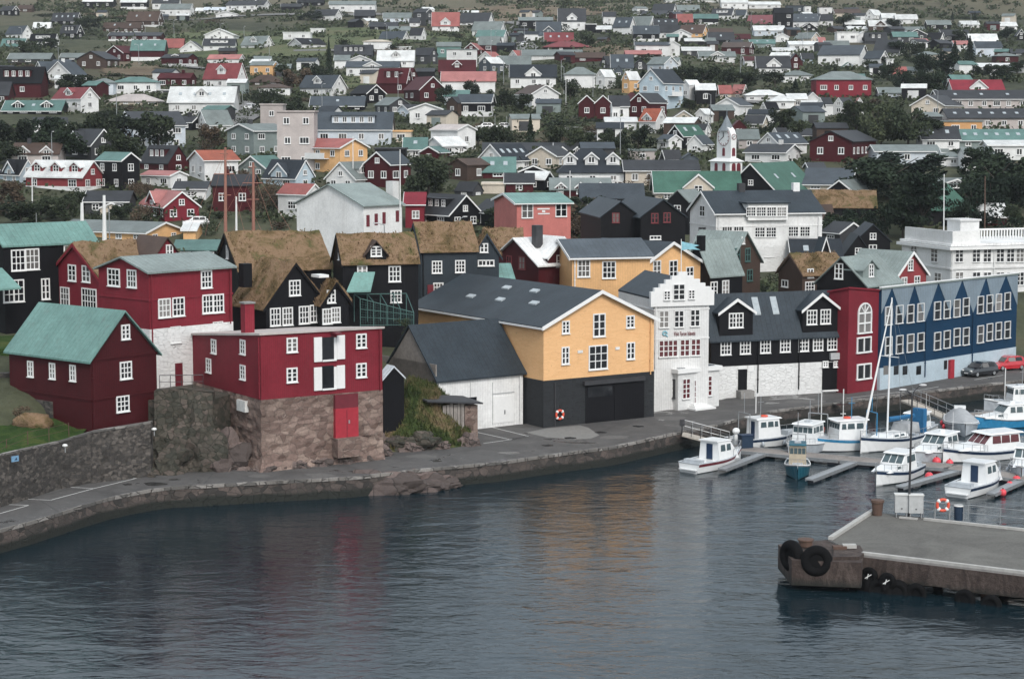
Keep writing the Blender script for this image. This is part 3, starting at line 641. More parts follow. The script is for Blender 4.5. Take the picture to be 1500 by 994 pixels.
ROWS = {
(0, 0): """
F 605 820 -25 12 60 k w
F 880 1065 -12 18 70 k w u
F 1110 1300 -30 22 70 w n d1
R 1165 1385 1415 30 65 125 w g
F 1425 1500 60 80 100 w w
R 0 92 142 45 75 118 k n
F 130 230 40 65 90 b b
R 920 1150 1190 85 150 200 b b u s2
R 750 1020 1050 165 205 245 b b u s2
R 375 560 595 95 150 178 k n s4
R 40 165 235 190 245 278 w s
F 240 360 165 205 215 w w
R 215 400 430 215 300 340 w k D
R 435 560 610 165 240 285 k n D
R 5 175 210 260 335 358 n t D
F 790 1165 240 262 300 r n u
F 955 1195 295 365 445 r t s2 u
F 1196 1330 285 345 362 r m
G 1310 1470 300 360 385 w n
L 770 900 1030 335 385 450 r r
L 560 770 870 375 430 505 b n
R 1175 1365 1440 395 420 488 r n u d1
F 60 360 390 430 460 n g
F 440 600 390 420 440 n g
L 245 330 470 450 540 585 w s
L 340 520 630 450 540 592 w s k
F -60 300 490 600 712 r k D
F 665 825 570 605 690 W g h
F 830 1135 560 600 686 w t h
F 775 1150 685 740 765 c p h
R 1150 1385 1430 535 570 640 r r k
F 1100 1250 652 660 692 n w p
F 1230 1700 635 740 840 w w s4 d1
R 385 590 720 640 715 825 w R d1
F 20 440 735 805 832 k t d2 s3
L 880 972 1352 880 912 1085 W n v
R 1215 1400 1480 850 890 950 k n k
F -30 60 600 690 760 r n
F -40 80 480 520 560 n n D
""",
(300, 0): """
R 155 430 480 5 35 76 w n k
G 80 240 85 105 130 w w
F -5 180 55 75 100 w W
F 675 860 -5 20 45 k k
F 905 1240 10 35 90 w g
R 785 950 1000 70 110 156 w n
F 1090 1235 75 115 158 k n u
F 1300 1500 95 130 165 W g
F 1200 1400 165 195 225 k n
F 1340 1491 195 220 240 W g
F 570 770 232 240 295 w w p
F 770 870 205 212 250 w w p
R 265 430 500 265 325 356 w g d1
G 0 210 210 255 300 w w
F -10 215 285 330 370 w n D
L 610 705 880 280 320 360 w k s1
F 945 1215 330 400 430 n n D
R 1270 1440 1491 230 280 300 w s
F 1155 1355 290 305 360 w c h
F 1400 1500 330 345 372 w w p
G 1045 1215 405 440 500 w n
F 945 1050 405 440 500 w g
F 1260 1520 370 440 490 w w d1
F 1030 1410 450 490 560 w s x1
R 1255 1465 1510 500 600 682 r r D
R 330 495 535 450 475 555 y g
R 20 250 290 400 430 470 w P
R -8 235 305 460 570 652 w R d1
F 320 555 545 600 622 b b h
F 390 620 610 640 692 w b h
R 690 925 1030 550 635 702 w s d1
F 0 215 632 655 795 w n
R 1060 1180 1315 620 680 755 k k
R 1240 1345 1500 712 765 838 n g
F 770 1155 705 770 806 k s s1
L -60 20 200 805 905 960 w g
F 405 570 758 765 905 p p p
F 530 800 812 817 1245 p p p
F 800 1355 820 940 1060 W s D
L 165 358 597 905 952 1140 g g k
F 1360 1500 950 960 1035 c y p
L 1405 1480 1600 765 800 850 W n
F 555 700 30 50 75 k n
F 520 620 470 500 560 n g
""",
(600, 0): """
F 0 70 135 165 195 w n
R 25 120 170 65 90 190 n n
F 165 358 65 185 228 w m x1
R 360 570 615 95 160 190 w n
F 360 500 80 92 100 w w
F 800 1040 128 150 215 k g
F 925 1100 160 245 285 s s x1
F 1085 1280 65 150 225 w n x1
F 1410 1500 90 120 180 w n
F 1280 1360 172 180 240 k w p
F 1362 1470 190 215 240 k w
R 0 85 120 195 255 300 w n
R 455 660 700 158 220 280 w g
R 485 680 715 222 265 320 w t
R 500 650 670 268 325 378 r g
F 985 1190 240 300 330 n R s3
F 975 1315 303 345 370 k R h
F 200 370 310 338 420 t g
L 395 500 540 315 360 400 r m
F 270 490 358 364 492 w g p
R 30 150 205 350 400 470 n n
F 215 475 440 520 560 r r d1
L 505 600 670 378 420 450 w m
L 720 790 880 370 415 445 w m
F 640 880 410 470 500 n g
L 505 590 690 418 460 545 s w
F 825 1255 365 405 430 w g
F 1200 1420 385 420 450 r b
L 1385 1440 1520 405 470 500 n n
F 735 1065 475 560 638 w S x1
F 1130 1350 488 545 642 w g h
L 1355 1420 1500 510 560 650 w w
F 235 622 525 590 682 w P
R -40 75 262 560 650 748 r r
R -100 0 60 500 560 645 r r
F 250 430 660 700 768 W t
L 270 350 450 710 750 850 b n
R 345 590 620 690 745 850 k s u
R 770 890 1085 622 682 790 w b
G 0 235 755 795 900 w t
G 1232 1348 697 750 870 r n
G 1350 1465 697 750 872 r n
L 1462 1475 1530 760 780 910 w n
R 155 350 480 910 945 1100 w p
L 115 240 415 1000 1060 1138 w w
L 75 210 290 1070 1110 1158 r t
F -40 120 1005 1085 1150 w t s1
""",
(900, 0): """
F 370 560 -15 3 20 w w
F 610 760 -10 0 18 w n
F 780 970 -15 20 66 w w
F 980 1210 15 35 65 w w
R 275 425 455 30 80 112 w n
F 440 620 40 75 95 n g
R 195 370 410 80 110 130 n n
R 705 850 880 65 110 152 w n D
R 875 950 970 75 110 145 w s
F 580 755 105 135 182 k t u
R -10 110 155 128 195 252 w s s2
R 110 250 300 120 190 210 w g
F 290 460 140 180 215 w n s3
F 460 570 105 160 190 n m
R 965 1165 1190 130 175 190 w R s1
F 1165 1300 60 95 205 k k w
F 1255 1380 35 45 105 s n p
F 1385 1430 40 47 105 w n p
R 1290 1480 1510 108 158 210 w s s3
G 1355 1480 168 208 226 k n
R 1310 1430 1500 238 280 312 c g
F 140 325 190 245 306 k s u s1
R 470 640 685 182 240 272 y b s1
G 410 560 215 250 302 w w
F 330 480 185 235 275 w n
F 685 860 210 235 250 n b
F 685 870 238 290 325 k n s1
F 1020 1240 190 222 262 W w
G 1175 1270 245 270 306 w w
F 530 735 278 305 342 k g
R 780 980 1015 315 345 402 r b
F 870 990 250 283 290 r r
F 990 1170 290 318 350 g t s2
F 1275 1480 303 325 376 w w
F 1160 1320 350 372 396 w w
F 155 400 310 330 416 w s
G 378 475 300 330 416 w g
F 85 340 370 395 426 r P u
F 495 705 345 370 410 n w
F 620 880 378 412 452 w g x1
F 950 1130 415 440 492 w r
F 1040 1280 413 490 540 w n x1
G 1270 1370 390 450 512 r n
F 1370 1450 390 430 472 l n
F 1230 1440 515 550 602 w g h
F -20 135 400 490 530 g s s2
G 0 60 478 520 560 s s
G 130 245 435 480 512 n n
R 240 360 460 415 465 540 W g
L 55 110 190 520 580 682 y w
L 180 350 500 505 600 800 l S v
L 110 250 380 680 745 860 r n
F 70 190 672 735 780 r r h
R 180 300 380 795 880 972 w O x1
F -30 105 700 770 872 w n
F -60 160 860 885 950 w w
L 490 545 625 585 620 748 w w
F 600 735 612 655 762 k w
R 850 930 970 620 680 722 c P
F 770 850 625 680 722 c m
F 960 1230 655 695 745 w w h
F 1140 1310 690 738 792 w w h
F 1270 1400 685 720 790 c w
G 1395 1491 675 720 765 w n
L 735 905 1000 715 765 850 w s
L 1060 1110 1200 740 800 832 w k
F 1380 1500 735 790 852 w w
L 750 820 870 775 830 865 W n
G 425 585 808 860 902 c b
L 590 660 720 795 830 902 w w
R 940 1075 1120 845 900 942 c n
G 1000 1180 810 850 888 c n
G 855 960 880 930 965 r r
F 905 1050 945 1012 1082 p g
L 385 500 660 915 990 1085 k G s2
R 580 660 700 905 950 1002 w n
L 1145 1190 1270 935 975 995 w n
F 1300 1440 940 985 1012 k n
L 1050 1190 1400 970 1042 1145 w s s3
""",
(1200, 0): """
F 0 95 45 55 102 w k p
F 115 300 70 95 138 c b
L 330 400 465 70 110 142 w w
F 460 560 100 130 172 w w
F 560 715 108 140 172 w w
F 0 100 108 150 192 w n
F 190 330 150 178 202 k w
F 365 525 150 190 232 b w x1
F 215 420 195 212 232 w w
F 790 960 150 180 217 k g
F 600 770 198 220 242 W g
F 1035 1165 155 180 202 w w
F 1275 1440 163 190 222 w w
F 1100 1300 250 300 332 k w
G 1440 1500 215 260 292 k n
F 130 285 225 238 312 w w p
G 280 355 230 260 312 w w
F 540 715 235 268 312 n t
G 640 780 215 250 292 n n
F 340 495 240 300 322 n n D
R 780 875 915 240 290 326 w k
F 895 1090 220 260 302 k n
G 1000 1070 225 265 306 k k
F 985 1095 300 325 372 w P
F 700 790 285 300 332 P P
F 1140 1330 305 345 412 W s
F 45 220 300 340 356 g g
F 0 45 275 308 332 w P
R 395 575 620 293 385 412 w n
R -10 290 355 355 400 482 w s
R 325 440 500 373 425 502 w s
F 490 540 428 436 502 w w p
F 715 880 375 400 442 c g h
F 1290 1450 385 410 462 r g h
F 1400 1500 360 390 402 n n
F 1175 1500 463 490 532 w w
G 1250 1340 478 520 552 w n
G 175 270 455 490 502 W G
F 535 640 490 545 562 w m
F 640 820 490 518 542 w g
F -22 378 520 582 708 M g h
F 440 620 640 678 707 W g
L 900 980 1130 548 600 652 k t
F 975 1345 585 655 690 w M x1
L 670 905 1070 695 765 855 c n
F 870 1520 660 720 795 p n s3
F 940 1520 795 860 940 p n s6
F 785 1185 880 888 985 o g p
L -20 30 100 705 760 852 w n
L 100 180 260 715 770 842 w n
G 250 335 715 780 835 w P
F 1020 1520 945 1020 1085 g t s6
F 750 1020 925 1010 1092 w n s2
L -70 235 410 957 1030 1185 r n
F 410 870 1072 1100 1195 W g
L 870 885 945 1075 1110 1200 W g
F 890 1060 1130 1145 1212 w g
F 1230 1520 1030 1058 1165 w w
""",
(0, 180): """
F 90 425 150 225 300 p b x2 k
F 270 470 60 140 170 n n
R 430 665 845 50 160 272 n n x1
R 0 145 265 265 375 445 l k x1
R 190 600 755 280 390 505 R w d3 u
R 705 890 1020 220 275 500 k t
R 1020 1225 1375 170 290 365 r n D
R 1030 1240 1365 355 385 475 w P
F 1270 1500 430 480 560 w n
F 620 935 500 570 665 n n
G 730 900 585 620 668 c n
R 1020 1200 1450 505 610 720 M P x1
R 410 1060 1330 728 800 872 y g
F 1335 1425 760 780 865 y w
F 1270 1610 855 925 975 k t
""",
(300, 180): """
L -110 0 245 205 270 425 w O
L 245 440 600 245 325 395 g t
R 425 660 800 275 400 475 l S x1
R 670 985 1185 120 180 372 y m v
F 1240 1460 165 195 295 k n p
L 1165 1350 1500 215 300 475 r s
L 885 1095 1260 290 405 475 w g d1
R 535 740 860 450 520 705 w m
F 60 350 380 455 645 r n k
""",
(600, 180): """
L 285 420 580 265 310 425 b b
L 500 690 900 160 270 350 w S s4
F 535 765 253 355 405 r t s2
L 860 1065 1180 175 240 335 c n
F 540 1090 148 205 242 n n
F 1060 1380 150 215 248 k n x3
F 1090 1560 190 365 445 w S h d3
G 800 1000 315 355 402 k k
F 700 900 370 435 515 r n
R 815 980 1045 358 410 495 k w
F 1030 1460 405 485 535 r g x3
F 530 690 430 450 515 c c p
R 330 460 535 435 500 535 n n
R 40 290 520 530 665 775 k n D
R 470 610 800 570 655 775 k n
F -30 105 510 590 765 M M
F 1250 1700 445 545 620 n s
""",
(900, 180): """
F 80 610 275 345 455 c n
F 300 920 357 500 580 c G x1
L 810 1175 1470 300 495 570 k G s2
L 380 535 660 495 575 815 k g
F 860 960 325 360 405 k n
R 310 395 490 90 125 205 w s
L 530 640 720 95 155 215 w s
R 950 1240 1355 160 215 298 w n k
F 110 300 195 205 280 p g p
L 330 370 490 190 265 290 n n
G 490 610 225 265 300 s s
R 1370 1710 1775 335 450 500 c s
F 1420 1530 300 330 400 g n
""",
(1200, 180): """
L 60 230 370 422 490 620 k g
F 690 1105 440 640 750 k G h k
F 850 1150 425 445 505 k g x1
F 1080 1365 590 680 748 r w k
F 0 100 600 700 810 b b
F -190 165 850 1000 1100 n S s2
G 262 515 742 860 985 k S
G 165 400 822 980 1015 k S
R 20 150 330 730 800 900 n n
"""}
for (ox, oy), txt in ROWS.items(): parse_rows(txt, ox, oy)
H = {}
def hero(key, *a, label, name='house', cat='house', **k):
    H[key] = build_house(*a, label=label, name=name, cat=cat, auto=False, **k); return H[key]
dp = R
# 1 dark red cottage with teal roof
h = hero('cottage', 'R', 16, 135, 231, 457, 526, 632, 'r', 't', ('N',), phi=R(50), Y=141.3, dep=1.2, ov=.3, name='wooden_cottage',
     label='dark red wooden cottage with plain teal roof above the stone quay wall',
     wins='L 45 540 .7 1.25 2 3;L 77 543 .7 1.25 2 3;L 107 546 .7 1.25 2 3;R 183.5 486 .8 1.15 2 3;R 184 542 1.15 1.3 3 3;R 179.5 591 1.2 1.25 3 3')
belt(h, 528, mat=WM['r']); belt(h, 586, mat=WM['r'])
pix_box(h, 'L', 30, 79, 581, 640, 'basalt', 'stone_base', -.12, .05)
# 2 tall red house on white stone floor
h = hero('tall_red', 'L', 148, 221, 342, 378, 399.5, 568, 'M', 'g', ('N',), phi=R(47), zb=6.6, ov=.3, bands=[(482.5, 'whitestone', 'whitewashed_ground_floor')], name='wooden_house',
     label='tall crimson wooden house with whitewashed stone ground floor and pale grey roof',
     wins='L 167 406 1.6 1.4 3 3;L 193.5 408 1.2 1.4 3 3;R 302 409 1.1 1.4 3 3;R 240.5 451 1.2 1.5 3 3;R 261 449 1.2 1.5 3 3;R 304 445 1.1 1.5 3 3;R 319.5 444 1.1 1.5 3 3;R 257 490 1.0 1.3 2 3 v;R 297 483.5 .8 .9 2 2 v;R 319 480 1.0 1.0 2 2 v')
belt(h, 439.5, mat=WM['M'])
pix_box(h, 'R', 256.5, 267.5, 532, 568, 'maroon', 'door', -.06, .02)
# 3 red flat boathouse
h = hero('boathouse', 'R', 281, 384, 561, 491, 491, 690, 'M', 'p', ('p',), phi=R(33), zb=1.4, dep=3, drop=(1.15, .1), bands=[(585.6, 'brownstone', 'stone_base')], name='boathouse', cat='warehouse',
     label='square crimson warehouse on brown stone base with white hatch shutters',
     wins='R 427.5 505 .95 1.05 2 3;R 427.5 549 .95 1.05 2 3;R 529 499 .95 1.05 2 3;R 529 542 .95 1.05 2 3;L 313.5 507 .9 1.1 2 3;L 356 508 .95 1.15 2 3;L 306 535 .95 1.1 2 3;L 356 545 .95 1.15 2 3')
pix_box(h, 'R', 471.5, 489, 494, 528, 'glass', 'hatch_opening', -.03, .02); pix_box(h, 'R', 471.5, 489, 536, 570, 'glass', 'hatch_opening', -.03, .02)
for x0, x1, y0, y1 in ((459.5, 471, 494, 530), (493, 504.5, 491, 526), (459.5, 471, 538, 572), (493, 504.5, 535, 569)):
    pix_box(h, 'R', x0, x1, y0, y1, 'trim', 'shutter', -.12, -.036)
for y in (528.5, 570.5): pix_box(h, 'R', 471.5, 492, y - 1.5, y + 1, 'trim', 'sill', -.15, .02)
pix_box(h, 'R', 489, 493, 494, 527, 'trim', 'post', -.07, .02); pix_box(h, 'R', 489, 493, 537, 569, 'trim', 'post', -.07, .02)
pix_box(h, 'R', 488.5, 522, 578, 598, 'maroon', 'door_panel', -.30, .02)
dr_ = pix_box(h, 'R', 488.5, 522, 598, 641, 'redpaint', 'door', -.36, .02)
pix_box(h, 'R', 504.8, 505.6, 599, 640, 'maroon', 'door_gap', -.375, .0, par=dr_); pix_box(h, 'R', 507, 509, 614, 619, 'steel', 'door_handle', -.42, .0, par=dr_)
pix_box(h, 'R', 486, 525, 641, 668, 'brownstone', 'door_step', -1.0, .02); pix_box(h, 'L', 352, 364, 584, 600, 'light', 'wall_panel', -.30, .02)
pix_box(h, 'R', 484, 493, 486, 489, 'maroon', 'hoist_beam', -.9, .02)
a = MB(); lx, ly, lz = tolocal(h, *PY(363, 489, 147.5)); a.box(lx - .38, lx + .38, ly - .38, ly + .38, lz - .3, lz + 2.3); a.box(lx - .46, lx + .46, ly - .46, ly + .46, lz + 2.3, lz + 2.42, 1)
a.build('chimney', [WM['M'], M['concrete']], h['root'])
# 4 black turf group
h = hero('turf_a', 'R', 342, 390, 476, 388, 449, 492, 'k', 'T', ('N',), phi=R(37), Y=161, name='turf_house', label='black gabled turf-roofed house with four white windows rising behind the crimson warehouse',
     wins='R 431.5 421.5 1.05 1.3 3 3;R 403 464 1.0 1.5 3 3;R 421 463 1.0 1.5 3 3;R 445 461 1.0 1.5 3 3;R 461 459 1.0 1.5 3 3')
belt(h, 450, mat=WM['k'])
a = MB(); lx, ly, lz = tolocal(h, *PY(359.5, 399, 163)); a.box(lx - .4, lx + .4, ly - .4, ly + .4, lz - 1.2, lz + .75); a.build('chimney', WM['k'], h['root'])
hero('turf_b', 'L', 316, 350, 486, 345, 395, 470, 'k', 'T', ('N',), phi=R(24), Y=174, name='turf_house', label='long turf-roofed black house with small white gable window, behind the gabled black one', wins='L 333.5 369 .7 1.2 2 2')
h = hero('turf_c', 'R', 462, 474, 511, 416, 443, 487, 'k', 'T', ('N',), phi=R(35), Y=163, name='turf_house', label='small black turf-roofed annex with narrow gable beside the four-windowed black house', wins='R 485 434 .75 1.1 2 3;R 479 463 .95 1.3 3 3;R 491.5 461 .95 1.3 3 3', asp=1)
pix_box(h, 'L', 462, 474, 401, 405, 'trim', 'roof_hatch', -.4, .5)
h = hero('turf_d', 'L', 489, 503, 613, 347, 385, 482, 'k', 'T', ('N',), phi=R(14), Y=172, name='turf_house', label='black turf-roofed house with triangular turf dormer and white attic window',
     wins='R 578 401 1.05 1.35 3 3;R 580 434 1.0 1.1 3 3;R 530.5 396 .9 .9 2 2;L 497 372 .7 1.0 2 2', dep=7)
hdorm(h, 536, 566, 372, 354, .02, WM['k'], RM['b'], win=(551, 368, 1.0, .95, 2, 3), trim=False)
a = MB(); lx, ly, lz = tolocal(h, *PY(530, 407, 171)); a.add([(lx - 1.6, ly - 1.5, lz - 1), (lx + .5, ly - 1.5, lz - 1), (lx + 1.2, ly + .2, lz + .5), (lx - .6, ly + .2, lz + .5), (lx - 1.6, ly - 1.5, lz - 1.12), (lx + .5, ly - 1.5, lz - 1.12), (lx + 1.2, ly + .2, lz + .38), (lx - .6, ly + .2, lz + .38)], [(0, 1, 2, 3), (7, 6, 5, 4), (0, 4, 5, 1), (1, 5, 6, 2), (2, 6, 7, 3), (3, 7, 4, 0)])
a.build('porch_roof', RM['t'], h['root'])
h = hero('turf_e', 'L', 600, 617, 699, 330, 367, 470, 'S', 'T', ('N',), phi=R(14), Y=187, name='turf_house', label='dark blue-black turf-roofed house with light verge boards, overlooking the yellow warehouse roof',
     wins='R 640 391 1.0 1.2 3 3;R 674 390 1.0 1.2 3 3;R 642 423 1.0 1.2 3 3;R 674 421 1.0 1.2 3 3', dep=8)
pix_box(h, 'R', 626, 635, 417, 434, 'maroon', 'shutter', -.1, .02)
h = hero('turf_f', 'G', 696, 696, 731, 344, 372, 440, 'S', 'T', (), phi=R(6), Y=189, name='cottage', label='narrow dark gabled cottage with white bargeboards between turf-roofed and burgundy houses', wins='R 709 363 .75 .95 2 2;R 712 385 1.6 .6 4 1', dep=8)
hero('turf_g', 'F', 712, 712, 768, 338, 380, 430, 'k', 'T', ('N',), phi=R(5), Y=203, name='turf_house', label='low turf-roofed house half hidden behind the burgundy twin-gabled house')
h = hero('burgundy', 'L', 722, 789, 846, 350, 388, 460, 'r', 'w', ('N',), phi=R(35), Y=194, name='wooden_house', label='burgundy-black house with pale metal roof and twin gables behind the yellow warehouse', wins='L 746 383 .9 1.2 2 2 r;L 765 385 1.1 1.3 2 2 r;R 820 382 .9 1.2 2 2', dep=8)
hdorm(h, 803, 845, 375, 348, .05, WM['r'], RM['w'], trim=True)
a = MB(); lx, ly, lz = tolocal(h, *PY(787, 340, 197)); a.box(lx - .4, lx + .4, ly - .4, ly + .4, lz - 1.5, lz + .7); a.build('chimney', M['darksteel'], h['root'])
h = hero('teal_lean', 'F', 695, 695, 750, 388, 409, 440, 'k', 't', ('N',), phi=R(8), Y=189, name='shed', cat='shed', label='low shed with mint green roof between dark house and burgundy house', Wd=6)
# far-left houses
h = hero('black_teal', 'L', -25, 8, 143, 331, 360, 462, 'k', 't', ('N',), phi=R(40), Y=165, name='wooden_house', label='black wooden house with broad teal roof at the end of the green lawn',
     wins='R 26.5 381 1.3 1.8 3 3;R 47 379.5 1.3 1.8 3 3;R 105 374 1.5 1.8 3 3;R 20 426 1.9 1.9 4 3;R 66.5 423 .8 1.8 2 3', dep=6)
a = MB(); lx, ly, lz = tolocal(h, *PY(-2, 410, 163)); a.add([(lx - 3, ly - 1.4, lz - .6), (lx + 1.3, ly - 1.4, lz - .6), (lx + .9, ly + 1.2, lz + .9), (lx - 3, ly + 1.2, lz + .9), (lx - 3, ly - 1.4, lz - .75), (lx + 1.3, ly - 1.4, lz - .75), (lx + .9, ly + 1.2, lz + .75), (lx - 3, ly + 1.2, lz + .75)], [(0, 1, 2, 3), (7, 6, 5, 4), (0, 4, 5, 1), (1, 5, 6, 2), (2, 6, 7, 3), (3, 7, 4, 0)]); a.build('porch_roof', RM['t'], h['root'])
h = hero('red_turf', 'L', 74, 149, 272, 360, 412, 455, 'M', 'T', ('N',), phi=R(42), Y=163, name='turf_house', label='crimson turf-roofed house squeezed between black house and tall crimson house',
     wins='L 106 399.5 1.3 1.4 2 3;L 126.5 401 1.3 1.4 2 3;L 95.5 434 1.5 1.6 3 3;L 131 437 2.4 1.7 5 3', dep=6)
hdorm(h, 226, 262, 374, 349, .05, WM['M'], RM['b'], win=(248, 367.5, .7, 1.1, 2, 2), trim=False)
# rear yellow house
h = hero('yellow_rear', 'R', 832, 930, 1033, 356, 397, 440, 'y', 'S', (), phi=R(45), Y=194, name='yellow_house', label='pale yellow house with white-edged gable and slate roof behind stepped white gable', wins='R 962 393 1.2 1.6 2 3;R 986 394 1.3 1.8 2 3;R 1010 402 1.2 1.6 2 3;L 855 393 1.3 1.7 3 3;L 892 395 1.3 1.7 3 3;L 917 397 1.0 1.4 3 3', dep=8)
h = hero('yellow_wing', 'F', 838, 838, 952, 352, 377, 425, 'y', 's', (), phi=R(14), Y=191, name='yellow_house', label='low yellow wing with grey hipped roof and white-framed windows, left of the yellow gable', wins='R 855 393 1.3 1.7 3 3;R 892 395 1.4 1.7 3 3', dep=8, Wd=8)
h = hero('green_back', 'R', 1004, 1068, 1113, 341, 386, 432, 'b', 'g', ('N',), phi=R(50), Y=214, name='wooden_house', label='brown wooden house with grey-green roof and turquoise-framed gable windows', wins='R 1080 373 1.0 1.5 2 2 t;R 1095 373 1.0 1.5 2 2 t;R 1098 403 1.1 1.3 2 2 t;R 1088.5 352 .6 .8 2 2', dep=8)
h = hero('green_front', 'L', 1000, 1040, 1087, 354, 403, 450, 'k', 'g', ('N',), phi=R(40), Y=200, name='wooden_house', label='black house with steep grey-green roof beside the yellow gable', wins='R 1045.5 423 1.0 1.5 2 3;R 1062.5 421 1.0 1.5 2 3', dep=8)
a = MB(); lx, ly, lz = tolocal(h, *PY(1027, 350, 199)); a.box(lx - .32, lx + .32, ly - .32, ly + .32, lz - 1.2, lz + .35); a.build('chimney', WM['k'], h['root'])
# right side small houses
hero('turf_h', 'L', 1140, 1175, 1240, 375, 402, 432, 'b', 'T', ('N',), phi=R(25), Y=212, name='turf_house', label='low brown turf-roofed cottage behind the black harbour house, with two white windows', wins='R 1187 400 .8 1.0 2 2;R 1186 421 1.2 1.3 3 3;L 1150 415 1.3 .8 2 1', dep=8)
h = hero('turf_i', 'R', 1190, 1200, 1217, 349, 378, 400, 'k', 'S', (), phi=R(30), Y=222, name='cottage', label='little black house with white-edged gable and dark slate roof above the turf cottage', wins='', dep=8)
h = hero('grey_gable', 'L', 1196, 1269, 1318, 378, 418, 450, 'k', 'g', ('N',), phi=R(48), Y=196, name='wooden_house', label='black gabled house with worn grey sheet roof and pointed attic window beside the crimson tower', wins='L 1229 397 1.0 1.6 2 3', dep=8)
hdorm(h, 1264, 1284, 394, 381, -.6, WM['g'], RM['g'], win=(1276, 396, .9, 1.3, 2, 3), trim=False)
h = hero('red_gable', 'R', 1240, 1312, 1356, 370, 404, 440, 'R', 'g', (), phi=R(42), Y=207, name='wooden_house', label='bright red gable with white bargeboards and grey-green roof in front of white administration building', wins='R 1333.5 388 .9 1.2 2 3;R 1324 416 1.0 1.5 2 3;R 1343 414 1.0 1.5 2 3', dep=8)
# mid heroes
h = hero('white_big', 'L', 1010, 1048, 1203, 281, 312, 402, 'w', 'S', (), phi=R(15), Y=258, name='white_house', label='big white wooden house with dark roof, long dormer and whitewashed stone ground floor', bands=[(361, 'whitestone', 'whitewashed_ground_floor')],
     wins='L 1029 309 1.9 1.5 2 2;R 1065 338 1.4 1.2 4 2 v;R 1082 338 1.4 1.2 4 2 v;R 1113 340 1.4 1.3 4 3 v;R 1129.5 340 1.4 1.3 4 3 v;R 1162 339 1.4 1.3 4 3 v;R 1179 339 1.4 1.3 4 3 v;R 1127 369 1.4 1.3 4 3 v;R 1028.5 336 1 .6 2 1 k', dep=6)
belt(h, 332, mat=WM['w'])
a_ = face_point(h, 'R', 1094, 312)[0]; b_ = face_point(h, 'R', 1152, 312)[0]; zt = PY(1100, 297, 262).z; A_ = MB()
p0 = h['fn'](a_, -.5, h['ze'] - 1.0); p1 = h['fn'](b_, h['B'] * .45, zt); A_.box(p0[0], p1[0], p0[1], p1[1], p0[2], p1[2]); dm = A_.build('dormer', WM['w'], h['root'])
A_ = MB(); A_.box(p0[0] - .3, p1[0] + .3, p0[1] - .3, p1[1], p1[2] + .003, p1[2] + .2); A_.build('dormer_roof', RM['S'], dm)
for x in (1100, 1115, 1130, 1145): pix_window(h, 'R', x, 310, 1.3, 1.25, 4, 3, 'v', par=dm, off=.51)
for x, y in ((1086, 282), (1175, 274)):
    a = MB(); lx, ly, lz = tolocal(h, *PY(x, y, 264)); a.box(lx - .45, lx + .45, -.4, .4, h['zr'] - h['z0'] - .5, h['zr'] - h['z0'] + 1.1); a.build('chimney', WM['n'] if x < 1100 else WM['w'], h['root'])
h = hero('white_hall', 'L', 435, 533, 589, 271, 301.5, 349, 'w', 'g', ('N',), phi=R(50), Y=250, name='white_hall', cat='hall', label='plain white hall with blank gable wall and grey sheet roof above the turf roofs', wins='', dep=8)
for x, y0, y1 in ((539, 315, 332), (551, 313, 330), (562.5, 311, 328), (582, 308.5, 325)): pix_box(h, 'R', x - 2.3, x + 2.3, y0, y1, 'maroon', 'window', -.04, .02)
a = MB(); lx, ly, lz = tolocal(h, *PY(575, 290, 258)); a.box(lx - .6, lx + .6, ly - .6, ly + .6, lz - 2, lz + 2.2); a.build('chimney', WM['w'], h['root'])
h = hero('coral', 'L', 724, 757, 836, 284, 298, 335, 'P', 't', (), phi=R(14), Y=262, name='coral_house', label='coral red building with green roof and white lettering on its wall', wins='R 772.5 309 1.6 1.9 2 2;R 822 307 1.6 1.9 2 2', dep=6)
H['coral'] = h
# right white administration building
h = hero('admin', 'L', 1319, 1391, 1560, 361, 361, 470, 'w', 'w', ('p',), phi=R(20), Y=236, name='administration_building', cat='public building', label='large white flat-roofed building with weathered parapet and rows of black-paned windows',
     wins=';'.join('R %g 374 1.05 1.6 2 3 v' % x for x in (1405, 1430, 1446, 1465, 1480, 1494, 1510)) + ';' + ';'.join('R %g 408 1.05 1.6 2 3 v' % x for x in (1405, 1430, 1446, 1465, 1480, 1494, 1510)) + ';L 1339 369 1.4 1.6 2 3 v;L 1369 374 1.5 1.6 2 3 v;L 1374 409 1.5 1.6 2 3 v;L 1344 405 1.5 1.6 2 3 v', dep=8)
belt(h, 394, mat=WM['w'], e=.12, hh=.2); belt(h, 364, mat=M['trim'], e=.5, hh=.35)
def admin_box(x0, x1, y0, y1, z0, z1, nm, mat=None):
    a = MB(); a.box(x0, x1, y0, y1, z0, z1); return a.build(nm, mat or WM['w'], H['admin']['root'])
zt = h['ze'] - h['z0'] + .3; w2, l2 = h['LR'] / 2, h['LL'] / 2
admin_box(-w2 + .2, -w2 + .5, -l2 + .3, l2 - .3, zt, zt + 1.5, 'parapet'); admin_box(-w2 + .2, -w2 + 4.0, -l2 + .1, -l2 + .35, zt, zt + 1.5, 'parapet')
admin_box(-w2 + 5.5, -w2 + 8.2, l2 * .2, l2 * .2 + 3, zt, zt + 2.3, 'stair_turret'); admin_box(-w2 + 5.3, -w2 + 8.4, l2 * .2 - .2, l2 * .2 + 3.2, zt + 2.3, zt + 2.5, 'turret_roof')
a = MB(); q = -w2 + 9
while q < w2: a.box(q, q + .16, l2 * .45, l2 * .45 + .16, zt, zt + 1.0); q += .42
a.box(-w2 + 8.4, w2, l2 * .45 - .05, l2 * .45 + .22, zt + 1.0, zt + 1.2); a.build('balustrade', M['trim'], h['root'])
